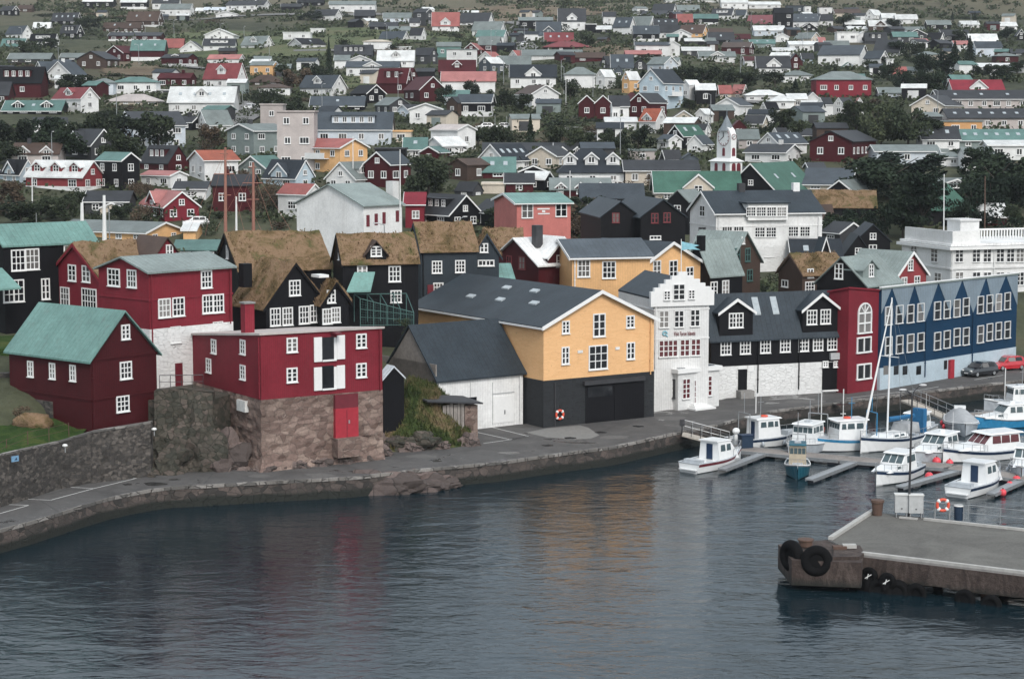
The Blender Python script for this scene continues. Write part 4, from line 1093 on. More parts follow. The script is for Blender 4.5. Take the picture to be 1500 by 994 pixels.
# ------------------------------------------------ the quay row
h = hero('warehouse', 'R', 606, 796, 957, 427, 478, 626, 'yellowstone', 'S', (), phi=R(33), zb=1.4, ov=.35, bands=[(557.5, 'blackstone', 'black_ground_floor')], name='warehouse', cat='warehouse', dep=3,
     label='yellow warehouse with black ground floor and slate-dark roof on the quay',
     wins='R 828.5 479 .85 1.1 2 3;R 923 471 .9 1.1 2 3;R 877.5 476 1.3 2.0 2 3;R 828 520.5 .85 1.5 2 3;R 923.5 513.5 .9 1.5 2 3;R 876 523 2.0 2.1 3 3')
sl = (h['zr'] - h['ze']) / (h['B'] / 2); ang = math.atan(sl)
for x, y in ((686.5, 436.5), (739, 424), (729.5, 441.5), (780, 429), (779, 447)):
    # skylight on the left-hand slope: intersect the ray with the slope plane
    ax, az = ray(x, y); best = None
    for k in range(400):
        Y = 160 + k * .1; p = (ax * Y, Y, ZC + az * Y); l = tolocal(h, *p); b = l[0] + h['LR'] / 2
        d = l[2] + h['z0'] - (h['ze'] + b * sl + .14)
        if d <= 0: best = l; break
    if best:
        b = best[0] + h['LR'] / 2; u = best[1] + h['LL'] / 2; a = MB()
        a.prism([(b, h['ze'] + b * sl + .13), (b + .45, h['ze'] + (b + .45) * sl + .13), (b + .45, h['ze'] + (b + .45) * sl + .27), (b, h['ze'] + b * sl + .27)], h['fn'], u - .55, u + .55)
        a.build('skylight', M['skyl'], h['root'])
pix_box(h, 'R', 853, 942, 558, 564, 'darksteel', 'door_lintel', -.35, .02)
g = pix_box(h, 'R', 857, 899, 564, 621, 'k', 'sliding_door', -.08, .02); pix_box(h, 'R', 860, 896, 567, 582, 'glass', 'door_window', -.1, -.05, par=g)
pix_box(h, 'R', 899, 942, 562, 616, 'k', 'sliding_door', -.14, .02)
pix_box(h, 'R', 846, 853, 513, 517, 'light', 'wall_vent', -.08, .02); pix_box(h, 'R', 901, 907, 508, 512, 'light', 'wall_vent', -.08, .02)
a = MB(); t, p = face_point(h, 'R', 813, 600, .1); l = tolocal(h, *p); zz = h['z0']
a.tube((l[0], l[1], 0), (l[0], l[1], 3.7), .06); a.build('downpipe', M['darksteel'], h['root'])
t, p = face_point(h, 'R', 820, 607, .22)
ring = MB(); ring.torus((0, 0, 0), (0, 1, 0), .36, .10, 20, 8)
for k in range(4): an = math.pi / 4 + k * math.pi / 2; ring.torus((.0, 0, 0), (0, 1, 0), .01, .01) if False else None
rg = empty('lifebuoy', p, R(33)); ring.build('ring', M['orange'], rg, smooth=True)
b4 = MB()
for k in range(4):
    an = math.pi / 4 + k * math.pi / 2; b4.ball((.36 * math.cos(an), 0, .36 * math.sin(an)), .14, .13, .14, 8, 6)
b4.build('band', M['trim'], rg, smooth=True); tag(rg, 'red and white lifebuoy hanging on black wall of the yellow warehouse', 'lifebuoy', 'lifebuoys')
# lamp arm under the gable
# garage
h = hero('garage', 'L', 565, 641, 766, 478, 556, 635, 'w', 'S', ('N',), phi=R(37), zb=1.4, ov=.25, dep=3, name='boat_garage', cat='garage', label='white boat garage with steep dark roof leaning against the yellow warehouse', wins='')
pix_box(h, 'L', 560, 640, 520, 640, 'wood', 'plank_cladding', -.09, .02)
a = MB(); B_ = h['B']; f = h['fn']
a.prism([(0.02, h['ze'] - 1.4), (B_ - .02, h['ze'] - 1.4), (B_ - .02, h['ze'] - .05), (B_ / 2, h['zr'] - .08), (.02, h['ze'] - .05)], f, -.09, -.005); a.build('gable_cladding', M['wood'], h['root'])
for x in (689, 721): pix_box(h, 'R', x, x + .8, 560, 622, 'cabinet', 'door_seam', -.03, .02)
g = pix_box(h, 'R', 723, 752, 581, 620, 'trim', 'door', -.05, .02); pix_box(h, 'R', 738, 739.5, 600, 606, 'steel', 'door_handle', -.1, .0, par=g); pix_box(h, 'R', 722, 753, 576, 577.5, 'cabinet', 'door_seam', -.04, .02)
pix_box(h, 'R', 686, 698, 582, 587, 'glass', 'window', -.04, .02)
# stepped white gable
h = hero('stepped', 'R', 905, 957, 1037, 409, 439, 601, 'w', 'S', ('N',), phi=R(17), zb=1.4, ov=.02, dep=3, name='stepped_gable_house', cat='house', label='white stepped-gable house with dark red lettering and glazed entrance porch on the quay',
     wins='R 972.5 467.5 .95 1.5 2 3 v;R 994.5 467 .95 1.5 2 3 v;R 1018 465.5 .95 1.5 2 3 v')
for x, y, w_, h_ in ((994.5, 427.5, 1.1, 1.35), (977, 432.5, .6, .75), (1013, 431, .6, .75)): pix_window(h, 'R', x, y, w_, h_, 2, 3, 'v', off=.23)
for x in (972, 985.5, 1003, 1019): pix_window(h, 'R', x, 510.5 - (x - 972) * .045, .95, 1.5, 2, 3, 'q')
# parapet with steps
steps = [(0, 427), (4, 421.5), (12, 416), (20, 410), (28, 404.5), (36, 399)]
a = MB(); zb_ = h['ze'] - .6; W_ = h['LR']
zs = [PY(957, y, h['C'].y).z for _, y in steps]
prev = -.25
us = [-6 / 80, -1 / 80, 7 / 80, 15 / 80, 24 / 80, 33.5 / 80]
n = len(us)
for i in range(n):
    u0 = us[i]; u1 = us[i + 1] if i + 1 < n else W_ / 2
    u0 = u0 * W_; u1 = u1 * W_ if i + 1 < n else W_ / 2
    z1 = zs[i]
    a.box(u0 - W_ / 2, u1 - W_ / 2, -h['LL'] / 2 - .22, -h['LL'] / 2 + .2, zb_ - h['z0'], z1 - h['z0'])
    a.box(W_ / 2 - u1, W_ / 2 - u0, -h['LL'] / 2 - .22, -h['LL'] / 2 + .2, zb_ - h['z0'], z1 - h['z0'])
a.build('stepped_parapet', M['trim'], h['root'])
for y in (454, 497): belt(h, y, mat=M['trim'], hh=.1, e=.05)
# text on the wall
def wall_text(h, side, px, py, body, size, mat, name, off=.06, width=None, zoff=0):
    cu = bpy.data.curves.new('lettering', 'FONT'); cu.body = body; cu.size = size; cu.extrude = .015; cu.align_x = 'CENTER'; cu.align_y = 'CENTER'
    t = bpy.data.objects.new('tmp', cu); COL.objects.link(t); dg = bpy.context.evaluated_depsgraph_get()
    me = bpy.data.meshes.new_from_object(t.evaluated_get(dg)); bpy.data.objects.remove(t)
    me.transform(Matrix.Rotation(math.pi / 2, 4, 'X'))
    if width:
        xs = [v.co.x for v in me.vertices]; k = width / (max(xs) - min(xs)); me.transform(Matrix.Scale(k, 4, (1, 0, 0)))
    me.materials.clear(); me.materials.append(M[mat])
    _, p = face_point(h, side, px, py, off); l = tolocal(h, *p)
    return link(name, me, h['root'], (l[0], l[1], l[2] + zoff), 0 if side == 'R' else -math.pi / 2)
wall_text(h, 'R', 1003, 488.5, 'Visit Faroe Islands', .52, 'brownred', 'lettering', width=2.05)
_, p = face_point(h, 'R', 973.5, 488.5, .06); l = tolocal(h, *p); a = MB()
pts = [(.0 + .24 * math.cos(t_ * .35) * (1 - t_ * .035), .24 * math.sin(t_ * .35) * (1 - t_ * .035)) for t_ in range(19)]
for q_ in range(18): a.tube((l[0] + pts[q_][0], l[1], l[2] + pts[q_][1]), (l[0] + pts[q_ + 1][0], l[1], l[2] + pts[q_ + 1][1]), .07, n=5)
a.tube((l[0] + .1, l[1], l[2] - .1), (l[0] + .3, l[1], l[2] - .28), .06, n=5); a.build('logo', M['teallogo'], h['root'])
# porch: a part of the house, built in its own frame then parented
def part_block(h, C0, phi, LR, LL, z0, z1, mat, name, par=None):
    a = MB(); dr = (math.cos(phi), math.sin(phi)); dl = (-math.sin(phi), math.cos(phi)); vs = []
    for z in (z0, z1):
        for u, v in ((0, 0), (LR, 0), (LR, LL), (0, LL)):
            vs.append(tolocal(h, C0[0] + dr[0] * u + dl[0] * v, C0[1] + dr[1] * u + dl[1] * v, z))
    a.add(vs, [(0, 3, 2, 1), (4, 5, 6, 7), (0, 1, 5, 4), (1, 2, 6, 5), (2, 3, 7, 6), (3, 0, 4, 7)]); return a.build(name, mat, par or h['root'])
Cp = PZ(993, 601, 1.4); ph = R(36); prr = (math.cos(ph), math.sin(ph)); pl = (-math.sin(ph), math.cos(ph))
LRp = along(Cp.x, Cp.y, 1.4, prr[0], prr[1], 1053); LLp = 3.6; ztop = PY(993, 547, Cp.y).z; ztt = PY(993, 541, Cp.y).z
pc = part_block(h, Cp, ph, LRp, LLp, .5, ztop, WM['w'], 'porch'); C2 = Cp - Vector((prr[0] + pl[0], prr[1] + pl[1], 0)) * .2
part_block(h, C2, ph, LRp + .4, LLp + .4, ztop + .002, ztt, M['trim'], 'porch_cornice', pc)
C3 = Cp + Vector((prr[0] + pl[0], prr[1] + pl[1], 0)) * .3; part_block(h, C3, ph, LRp - .6, LLp - .6, ztt + .002, ztt + .05, WM['s'], 'porch_roof', pc)
hp = dict(h, C=Cp, dr=prr, dl=pl)
def porch_win(side, px, py, w, hh, sty='r', c=1, r=4, nm='window'):
    _, p = face_point(hp, side, px, py); l = tolocal(h, *p); me, pn = winmesh(w, hh, c, r, sty)
    o = link(nm, me, pc, l, (ph if side == 'R' else ph - math.pi / 2) - h['phi']); link('pane', pn, o)
porch_win('R', 1005, 569, .95, 1.75, 'q', c=2); porch_win('R', 1037, 565, .95, 1.75, 'q', c=2); porch_win('R', 1022.5, 573, 1.0, 2.1, 'q', nm='door'); porch_win('L', 985, 568.5, .8, 1.7, 'k')
_, p = face_point(hp, 'R', 1022.5, 592); 
for i, d in enumerate((1.1, .75, .4)):
    c_ = Cp + Vector((prr[0] * (LRp / 2 - .9 - (d - .4) * .6) - pl[0] * d, prr[1] * (LRp / 2 - .9 - (d - .4) * .6) - pl[1] * d, 0)); part_block(h, c_, ph, 1.6 + (d - .4) * 1.2, d, 1.3, 1.55 + i * .16, M['trim'], 'step', pc)
# black long house
h = hero('black_long', 'L', 1015, 1041, 1232, 433, 493, 584, 'k', 'S', ('N',), phi=R(20), zb=1.4, ov=.3, dep=3, bands=[(537.5, 'whitestone', 'whitewashed_ground_floor')], name='black_wooden_house', label='long black wooden house with two white-edged dormer gables on whitewashed stone floor',
     wins=';'.join('R %g %g 1.1 1.3 3 3' % (x, 509.5 - (x - 1063) * .045) for x in (1063, 1091.5, 1121, 1150, 1177, 1198, 1219)))
hdorm(h, 1054, 1103, 457, 439, .06, WM['k'], RM['S'], ybot=495, win=(1078, 469, 1.5, 1.45, 4, 3)); hdorm(h, 1176, 1229, 453, 431, .06, WM['k'], RM['S'], ybot=493, win=(1189, 464.5, 1.1, 1.4, 3, 3)); pix_window(h, 'R', 1209, 463.5, 1.1, 1.4, 3, 3, off=.06)
sl = (h['zr'] - h['ze']) / (h['B'] / 2)
for x in (1110, 1137):
    t, _ = face_point(h, 'R', x, 490); a = MB(); b0, b1 = h['B'] * .22, h['B'] * .22 + .8
    a.prism([(b0, h['ze'] + b0 * sl + .12), (b1, h['ze'] + b1 * sl + .12), (b1, h['ze'] + b1 * sl + .26), (b0, h['ze'] + b0 * sl + .26)], h['fn'], t + .1, t + .75); a.build('skylight', M['skyl'], h['root'])
dr_ = pix_box(h, 'R', 1080.5, 1093.5, 541, 571, 'k', 'door', -.1, .02); pix_box(h, 'R', 1080.5, 1093.5, 536, 540.5, 'trim', 'transom_window', -.1, .02); pix_box(h, 'R', 1095, 1104, 535, 544, 'trim', 'window', -.1, .02)
pix_box(h, 'R', 1078, 1098, 571, 583, 'concrete', 'door_step', -1.0, .02)
pix_box(h, 'R', 1203.5, 1228, 531, 574, 'k', 'boarded_entrance', -.12, .02)
for x in (1209, 1224.5): pix_window(h, 'R', x, 533, .6, .6, 2, 2, off=.13)
pix_box(h, 'R', 1214, 1227, 516.5, 526, 'cabinet', 'heat_pump', -.4, -.1); pix_box(h, 'R', 1203, 1228, 571, 573, 'trim', 'door_sill', -.3, .02)
# crimson tower
h = hero('tower', 'R', 1212, 1241, 1288, 423, 423, 576.5, 'M', 'M', ('p',), phi=R(40), zb=1.4, dep=3, drop=(.5, .5), name='crimson_tower_block', cat='office block', label='narrow crimson flat-topped block with white arched window between black house and navy building', wins='', asp=1)
a = MB(); W_ = 1.25
def frame_at(h, side, px, py, w, hh, nx, nz, arch=False, name='window', thick=.14):
    _, p = face_point(h, side, px, py); l = tolocal(h, *p); rz = 0 if side == 'R' else -math.pi / 2; fr = MB(); gl = MB()
    t = thick; y0, y1 = -.12, .02
    fr.box(-w / 2, -w / 2 + t, y0, y1, -hh / 2, hh / 2); fr.box(w / 2 - t, w / 2, y0, y1, -hh / 2, hh / 2); fr.box(-w / 2 - .05, w / 2 + .05, y0 - .06, y1, -hh / 2 - .05, -hh / 2 + t - .05)
    if not arch: fr.box(-w / 2 + t, w / 2 - t, y0, y1, hh / 2 - t, hh / 2)
    for i in range(1, nx): x = -w / 2 + w * i / nx; fr.box(x - t / 2, x + t / 2, y0 + .01, y1, -hh / 2 + t, hh / 2 - (0 if arch else t))
    for i in range(1, nz + (1 if arch else 0)): z = -hh / 2 + hh * i / nz; fr.box(-w / 2 + t, w / 2 - t, y0 + .02, y1, z - t / 2, z + t / 2)
    gl.box(-w / 2 + .05, w / 2 - .05, -.02, .02, -hh / 2 + .05, hh / 2 - .02)
    if arch:
        pr = [(math.cos(math.pi * i / 12), math.sin(math.pi * i / 12)) for i in range(13)]
        for (a0, b0), (a1, b1) in zip(pr, pr[1:]):
            r0, r1 = w / 2, w / 2 - t; z = hh / 2
            fr.add([(a0 * r0, y0, z + b0 * r0), (a1 * r0, y0, z + b1 * r0), (a1 * r1, y0, z + b1 * r1), (a0 * r1, y0, z + b0 * r1), (a0 * r0, y1, z + b0 * r0), (a1 * r0, y1, z + b1 * r0), (a1 * r1, y1, z + b1 * r1), (a0 * r1, y1, z + b0 * r1)], [(0, 1, 2, 3), (7, 6, 5, 4), (0, 4, 5, 1), (2, 6, 7, 3), (1, 5, 6, 2), (3, 7, 4, 0)])
        gl.prism([(x * (w / 2 - .06), hh / 2 + z * (w / 2 - .06)) for x, z in pr], lambda q, x, z: (x, q, z), -.02, .02)
        for an in (50, 90, 130): fr.tube((0, -.06, hh / 2), (math.cos(R(an)) * (w / 2 - t / 2), -.06, hh / 2 + math.sin(R(an)) * (w / 2 - t / 2)), t * .4, n=4)
    o = fr.build(name, M['trim'], h['root']); o.location = l; o.rotation_euler.z = rz; g = gl.build('pane', M['glass'], o); return o
frame_at(h, 'R', 1266, 473, 2.0, 1.9, 2, 2, True)
for y in (504.5, 543.5): frame_at(h, 'R', 1265, y, 2.1, 1.5, 2, 1)
# navy building
h = hero('navy', 'L', 1270, 1288.5, 1487, 430, 424, 571, 'B', 'g', ('p',), phi=R(45.3), zb=1.4, dep=3, bands=[(539, 'l', 'pale_blue_ground_floor')], Wd=8, drop=(0, 1.7), name='navy_building', cat='office block', label='long navy blue building with pale grey zigzag band and pale blue ground floor', wins='')
LRn = h['LR']; ztn = h['ze'] - h['z0']
def navy_x(px, py): return face_point(h, 'R', px, py)[0] - LRn / 2
zz = lambda px, py: face_point(h, 'R', px, py)[1].z - h['z0']
tops = [(1306, 428), (1339, 427), (1374, 423), (1409, 419), (1444, 414), (1473, 410)]
lows = [(1290.5, 459), (1323, 470), (1355, 470), (1391, 457), (1425, 458), (1455, 449), (1486, 447)]
a = MB(); y_ = -h['LL'] / 2
zt_ = ztn + .1
for i in range(len(lows)):
    xl = navy_x(*lows[i]); zl = zz(*lows[i])
    xa = navy_x(*tops[i - 1]) if i else -LRn / 2; xb = navy_x(*tops[i]) if i < len(tops) else LRn / 2
    pts = [(xa, zt_), (xl, zl), (xb, zt_)]
    if i == 0: pts = [(-LRn / 2, zt_), (-LRn / 2, zl), (xb, zt_)]
    if i == len(lows) - 1: pts = [(xa, zt_), (LRn / 2, zl), (LRn / 2, zt_)]
    a.prism(pts, lambda q, x, z: (x, y_ + q, z), -.05, .02)
a.build('zigzag_cladding', M['zigzag'], h['root'])
a = MB(); a.box(-LRn / 2 - .1, LRn / 2 + .1, y_ - .12, y_ + .2, zt_ + .05, zt_ + .16); a.build('roof_edge', M['trim'], h['root'])
ups = [(1301, 462), (1317, 460), (1333, 459), (1348, 457), (1372.5, 454.5), (1386.5, 453), (1401, 451), (1414.5, 448.5), (1435.5, 446), (1449, 444), (1462, 442.5), (1475, 440.5)]
lws = [(1301, 506), (1317, 504), (1333, 502), (1348, 500), (1372.5, 499), (1386.5, 496.5), (1401, 493), (1414.5, 492), (1435.5, 489), (1449, 486), (1462, 484), (1475, 482.5)]
for x, y in ups + lws: frame_at(h, 'R', x, y, 1.15, 1.75, 1, 2, thick=.065)
for x in (1297, 1312, 1325, 1345): pix_box(h, 'R', x - 3.5, x + 3.5, 536, 549, 'glass', 'window', -.05, .02)
pix_box(h, 'R', 1382, 1386.5, 528, 541, 'glass', 'window', -.05, .02); pix_box(h, 'R', 1388, 1394, 527, 555, 'redpaint', 'door', -.3, .02)
# small black shed, stone shed
h = hero('shed', 'R', 553, 561.5, 592, 538, 556, 594, 'k', 'W', ('N',), phi=R(33), Y=153.5, dep=4, name='shed', cat='shed', label='small black shed with pale roof tucked against the brown stone base', wins='', Wd=None)
# church
c0 = PY(1069, 262, 318); cz = c0.z - 4
ch = empty('church_tower', (c0.x, c0.y, cz), 0); phi = R(32)
def T2(x, y, z): return (x, y, z)
ch.rotation_euler.z = phi
wL = -along(c0.x, c0.y, c0.z, math.sin(phi), -math.cos(phi), 1040.5); wR = along(c0.x, c0.y, c0.z, math.cos(phi), math.sin(phi), 1087)
wL = abs(wL); W0 = (wL + wR) / 2
Zc = lambda y: PY(1069, y, 318).z - cz
cwl = M['trim']
wx, wy = wR, wL
a = MB(); a.box(0, wx, 0, wy, -3, Zc(237)); a.build('lower_storey', cwl, ch)
a = MB(); a.add([(-.3, -.3, Zc(237)), (wx + .3, -.3, Zc(237)), (wx + .3, wy + .3, Zc(237)), (-.3, wy + .3, Zc(237)), (.6, .6, Zc(232)), (wx - .6, .6, Zc(232)), (wx - .6, wy - .6, Zc(232)), (.6, wy - .6, Zc(232))], [(0, 3, 2, 1), (4, 5, 6, 7), (0, 1, 5, 4), (1, 2, 6, 5), (2, 3, 7, 6), (3, 0, 4, 7)]); a.build('skirt_roof', M['trim'], ch)
e = .7; ux, uy = wx - e, wy - e
def arched(pts_w, z0, z1): return [(0, z0), (pts_w, z0), (pts_w, z1)] + [(pts_w / 2 + pts_w / 2 * math.cos(math.pi * i / 12), z1 + pts_w / 2 * math.sin(math.pi * i / 12)) for i in range(1, 12)] + [(0, z1)]
zs0, zs1 = Zc(233), Zc(201.5)
a = MB(); a.prism([(x + e, z) for x, z in arched(ux - e, zs0, zs1)], lambda q, x, z: (x, q, z), e, uy); a.prism([(x + e + .002, z - .01) for x, z in arched(uy - e - .004, zs0, zs1)], lambda q, x, z: (q, x, z), e + .003, ux - .003); a.build('clock_storey', cwl, ch)
mx, my = wx / 2, wy / 2
a = MB()
for i in range(8):
    a0, a1 = math.pi / 4 * i, math.pi / 4 * (i + 1); zb_, zm, zt_ = Zc(192), Zc(185), Zc(168); r0, r1 = 1.35, .9
    a.add([(mx + r0 * math.cos(a0), my + r0 * math.sin(a0), zb_), (mx + r0 * math.cos(a1), my + r0 * math.sin(a1), zb_), (mx + r1 * math.cos(a1), my + r1 * math.sin(a1), zm), (mx + r1 * math.cos(a0), my + r1 * math.sin(a0), zm), (mx, my, zt_)], [(0, 1, 2, 3), (3, 2, 4)])
a.tube((mx, my, Zc(169)), (mx, my, Zc(158)), .06); sp_ = a.build('spire', M['spire'], ch)
for side in (0, 1):
    w_ = (ux - e) if side == 0 else (uy - e); c_ = e + w_ / 2; zc_ = zs1 + .1; r_ = w_ * .39
    def on(u, d, z): return (u, e - d, z) if side == 0 else (e - d, u, z)
    nx_ = (0, -1, 0) if side == 0 else (-1, 0, 0)
    cl = MB(); cl.tube(on(c_, -.02, zc_), on(c_, .06, zc_), r_, n=32); fc = cl.build('clock_face', M['gel'], ch)
    cl = MB(); cl.torus(on(c_, .07, zc_), nx_, r_, .035, 32, 6)
    for k in range(12):
        an = math.pi / 6 * k; cl.tube(on(c_ + math.sin(an) * r_ * .78, .07, zc_ + math.cos(an) * r_ * .78), on(c_ + math.sin(an) * r_ * .95, .07, zc_ + math.cos(an) * r_ * .95), .05, n=4)
    cl.build('clock_rim', M['brownred'], fc)
    cl = MB(); s_ = 1 if side == 0 else -1
    an = R(238) * s_; cl.tube(on(c_, .1, zc_), on(c_ + math.sin(an) * r_ * .85, .1, zc_ + math.cos(an) * r_ * .85), .06, .03, n=4)
    an = R(228) * s_; cl.tube(on(c_, .12, zc_), on(c_ + math.sin(R(20)) * r_ * .1, .12, zc_ + r_ * .5), .08, .04, n=4); cl.build('clock_hands', M['darksteel'], fc)
    def awin(u, z0, z1, w, lower):
        a = MB(); pts = [(u - w / 2, z0), (u + w / 2, z0), (u + w / 2, z1)] + [(u + w / 2 * math.cos(math.pi * i / 8), z1 + w / 2 * math.sin(math.pi * i / 8)) for i in range(1, 8)] + [(u - w / 2, z1)]
        d = 0 if lower else e
        a.prism(pts, (lambda q, x, z: (x, d - q, z)) if side == 0 else (lambda q, x, z: (d - q, x, z)), -.02, .06); a.build('arched_window', M['maroon'], ch)
    awin(c_, Zc(229), Zc(219.5), .62, False)
    wl = wx if side == 0 else wy
    awin(wl * .3, Zc(253), Zc(242.5), .75, True); awin(wl * .7, Zc(253), Zc(242.5), .75, True)
tag(ch, 'white church clock tower with grey spire and dark red arched windows', 'church tower')
# small sign on the coral house : three lines too worn to read, kept as letters seen
hc = H['coral']
for y, t, s in ((305.8, 'KIRKJAN', .85), (312.8, 'TÓRSHAVN', .6)): pass
pix_box(hc, 'R', 787, 805, 305, 307, 'trim', 'sign_bar', -.06, .02); pix_box(hc, 'R', 794, 798.5, 308, 311, 'trim', 'emblem', -.06, .02); pix_box(hc, 'R', 788, 805, 312.2, 314, 'trim', 'sign_bar', -.06, .02)

h = hero('twin_black', 'G', 880, 880, 937, 296, 318, 400, 'k', 'S', ('N',), phi=R(8), Y=236, name='wooden_house', label='large black wooden house with twin gables, left gable with one pale window', wins='R 902 319 .9 1.2 2 2 r', dep=8, Wd=14)
h = hero('twin_black2', 'G', 938, 938, 1003, 293, 318, 400, 'k', 'S', ('N',), phi=R(12), Y=234, name='wooden_house', label='large black wooden house joined on the right, gable with two dark-framed windows', wins='R 959 319.5 .9 1.2 2 2 r;R 977 318.5 .9 1.2 2 2 r;R 960 348 1.4 .5 3 1', dep=8, Wd=14)
h = hero('turf_j', 'F', 1192, 1192, 1284, 281, 303, 306, 'k', 'T', ('N',), phi=R(-6), Y=298, name='turf_house', label='turf-roofed house with reddish dry grass beside the big white wooden house', dep=3)

def downpipe(key, side, px, ytop, ybot, mat='trim'):
    h = H[key]; t, p = face_point(h, side, px, ybot, .12); _, q_ = face_point(h, side, px, ytop, .12); l = tolocal(h, *p); m_ = tolocal(h, *q_)
    a = MB(); a.tube((l[0], l[1], l[2]), (l[0], l[1], m_[2]), .055, n=6)
    for k in (.25, .75): z = lerp(l[2], m_[2], k); a.box(l[0] - .08, l[0] + .08, l[1] - .06, l[1] + .1, z - .03, z + .03)
    a.build('downpipe', M[mat] if mat in M else WM[mat], h['root'])
for args in (('tall_red', 'R', 225, 402, 560, 'M'), ('tall_red', 'R', 338, 394, 474, 'M'), ('cottage', 'R', 138, 528, 630, 'r'), ('boathouse', 'R', 557, 482, 572, 'M'), ('boathouse', 'L', 380, 494, 584, 'M'), ('warehouse', 'R', 953, 466, 548, 'y'), ('garage', 'R', 644, 560, 630), ('garage', 'R', 762, 548, 616), ('black_long', 'R', 1110, 497, 575, 'k'), ('black_long', 'R', 1170, 495, 570, 'k'), ('white_big', 'R', 1052, 314, 395), ('white_big', 'R', 1198, 312, 392), ('yellow_wing', 'R', 842, 380, 420), ('turf_e', 'R', 620, 370, 440, 'k'), ('navy', 'R', 1355, 470, 552, 'B'), ('navy', 'R', 1424, 458, 540, 'B'), ('admin', 'R', 1394, 366, 440), ('admin', 'R', 1455, 366, 440), ('stepped', 'R', 960, 440, 540)): downpipe(*args)
# ------------------------------------------------------------ ground sheet
def ground_mat():
    m, t, b = nt('hillside_ground'); tc = N(t, 'ShaderNodeTexCoord'); v = tc.outputs['Object']
    n1 = tex(t, 'ShaderNodeTexNoise', .012, v, Detail=8.0, Roughness=.62, Distortion=.4); n2 = tex(t, 'ShaderNodeTexNoise', .15, v, Detail=6.0, Roughness=.7); n3 = tex(t, 'ShaderNodeTexNoise', 1.6, v, Detail=4.0, Roughness=.7)
    x = mth(t, 'ADD', mth(t, 'MULTIPLY', n1.outputs[0], .6), mth(t, 'MULTIPLY', n2.outputs[0], .4))
    grass = ramp(t, x, [(.3, (.022, .025, .018)), (.44, (.045, .05, .033)), (.52, (.075, .08, .05)), (.60, (.085, .075, .052)), (.75, (.045, .038, .032))])
    moor = ramp(t, x, [(.3, (.085, .072, .055)), (.48, (.16, .135, .10)), (.58, (.125, .115, .078)), (.7, (.19, .16, .125))])
    sx = N(t, 'ShaderNodeSeparateXYZ'); t.links.new(v, sx.inputs[0])
    far = mapr(t, mth(t, 'ADD', sx.outputs[1], mth(t, 'MULTIPLY', n1.outputs[0], 300)), 1000, 1250, 0, 1)
    far.node.clamp = True
    col = mixc(t, far, grass, moor)
    col = mixc(t, mapr(t, n3.outputs[0], .5, .75, 0, .5), col, (.05, .05, .03))
    t.links.new(col, b.inputs['Base Color']); b.inputs['Roughness'].default_value = .95; b.inputs['Specular IOR Level'].default_value = .1
    bump(t, b, mth(t, 'ADD', n2.outputs[0], mth(t, 'MULTIPLY', n3.outputs[0], .5)), .7, .5); return m
xs = sorted(set([-3500, -2000, -1200, -800, -500, -350, -250, -180] + list(np.arange(-140, 141, 3.0)) + list(np.arange(-60, 70, 1.5)) + [180, 250, 350, 500, 800, 1200, 2000, 3500] + list(np.arange(-500, 501, 25.0))))
ys = [-600, 0, 60] + list(np.arange(100, 240, 1.5)) + list(np.arange(240, 420, 5)) + list(np.arange(420, 1200, 14)) + list(np.arange(1200, 3200, 90)) + [3600, 5000]
a = MB(); nx, ny = len(xs), len(ys)
vs = [(x, y, hz(x, y)) for y in ys for x in xs]
a.add(vs, [(j * nx + i, j * nx + i + 1, (j + 1) * nx + i + 1, (j + 1) * nx + i) for j in range(ny - 1) for i in range(nx - 1)])
g = a.build('ground', ground_mat(), smooth=True, recalc=False); tag(g, kind='structure')
# ------------------------------------------------------------ water
def water_mat():
    m, t, b = nt('harbour_water'); tc = N(t, 'ShaderNodeTexCoord'); v = tc.outputs['Object']
    mp = N(t, 'ShaderNodeMapping'); mp.inputs['Scale'].default_value = (.55, 1, 1); mp.inputs['Rotation'].default_value = (0, 0, R(8)); t.links.new(v, mp.inputs[0])
    a1 = tex(t, 'ShaderNodeTexNoise', 1.9, mp.outputs[0], Detail=4.0, Roughness=.55, Distortion=.4)
    a2 = tex(t, 'ShaderNodeTexNoise', .45, mp.outputs[0], Detail=3.0, Roughness=.5, Distortion=.6)
    a3 = tex(t, 'ShaderNodeTexNoise', .035, v, Detail=3.0); a4 = tex(t, 'ShaderNodeTexNoise', 5.0, mp.outputs[0], Detail=3.0)
    calm = mapr(t, a3.outputs[0], .35, .65, .45, 1.15)
    hgt = mth(t, 'ADD', mth(t, 'MULTIPLY', mth(t, 'MULTIPLY', a1.outputs[0], calm), .055), mth(t, 'MULTIPLY', a2.outputs[0], .12)); hgt = mth(t, 'ADD', hgt, mth(t, 'MULTIPLY', mth(t, 'MULTIPLY', a4.outputs[0], calm), .010))
    bump(t, b, hgt, 1.0, 1.0)
    b.inputs['Base Color'].default_value = (.006, .016, .022, 1); b.inputs['Roughness'].default_value = .06; b.inputs['IOR'].default_value = 1.33; b.inputs['Specular IOR Level'].default_value = .5
    return m
a = MB(); a.add([(-3500, -900, 0), (3500, -900, 0), (3500, 420, 0), (-3500, 420, 0)], [(0, 1, 2, 3)]); w = a.build('water', water_mat(), recalc=False); tag(w, kind='structure')
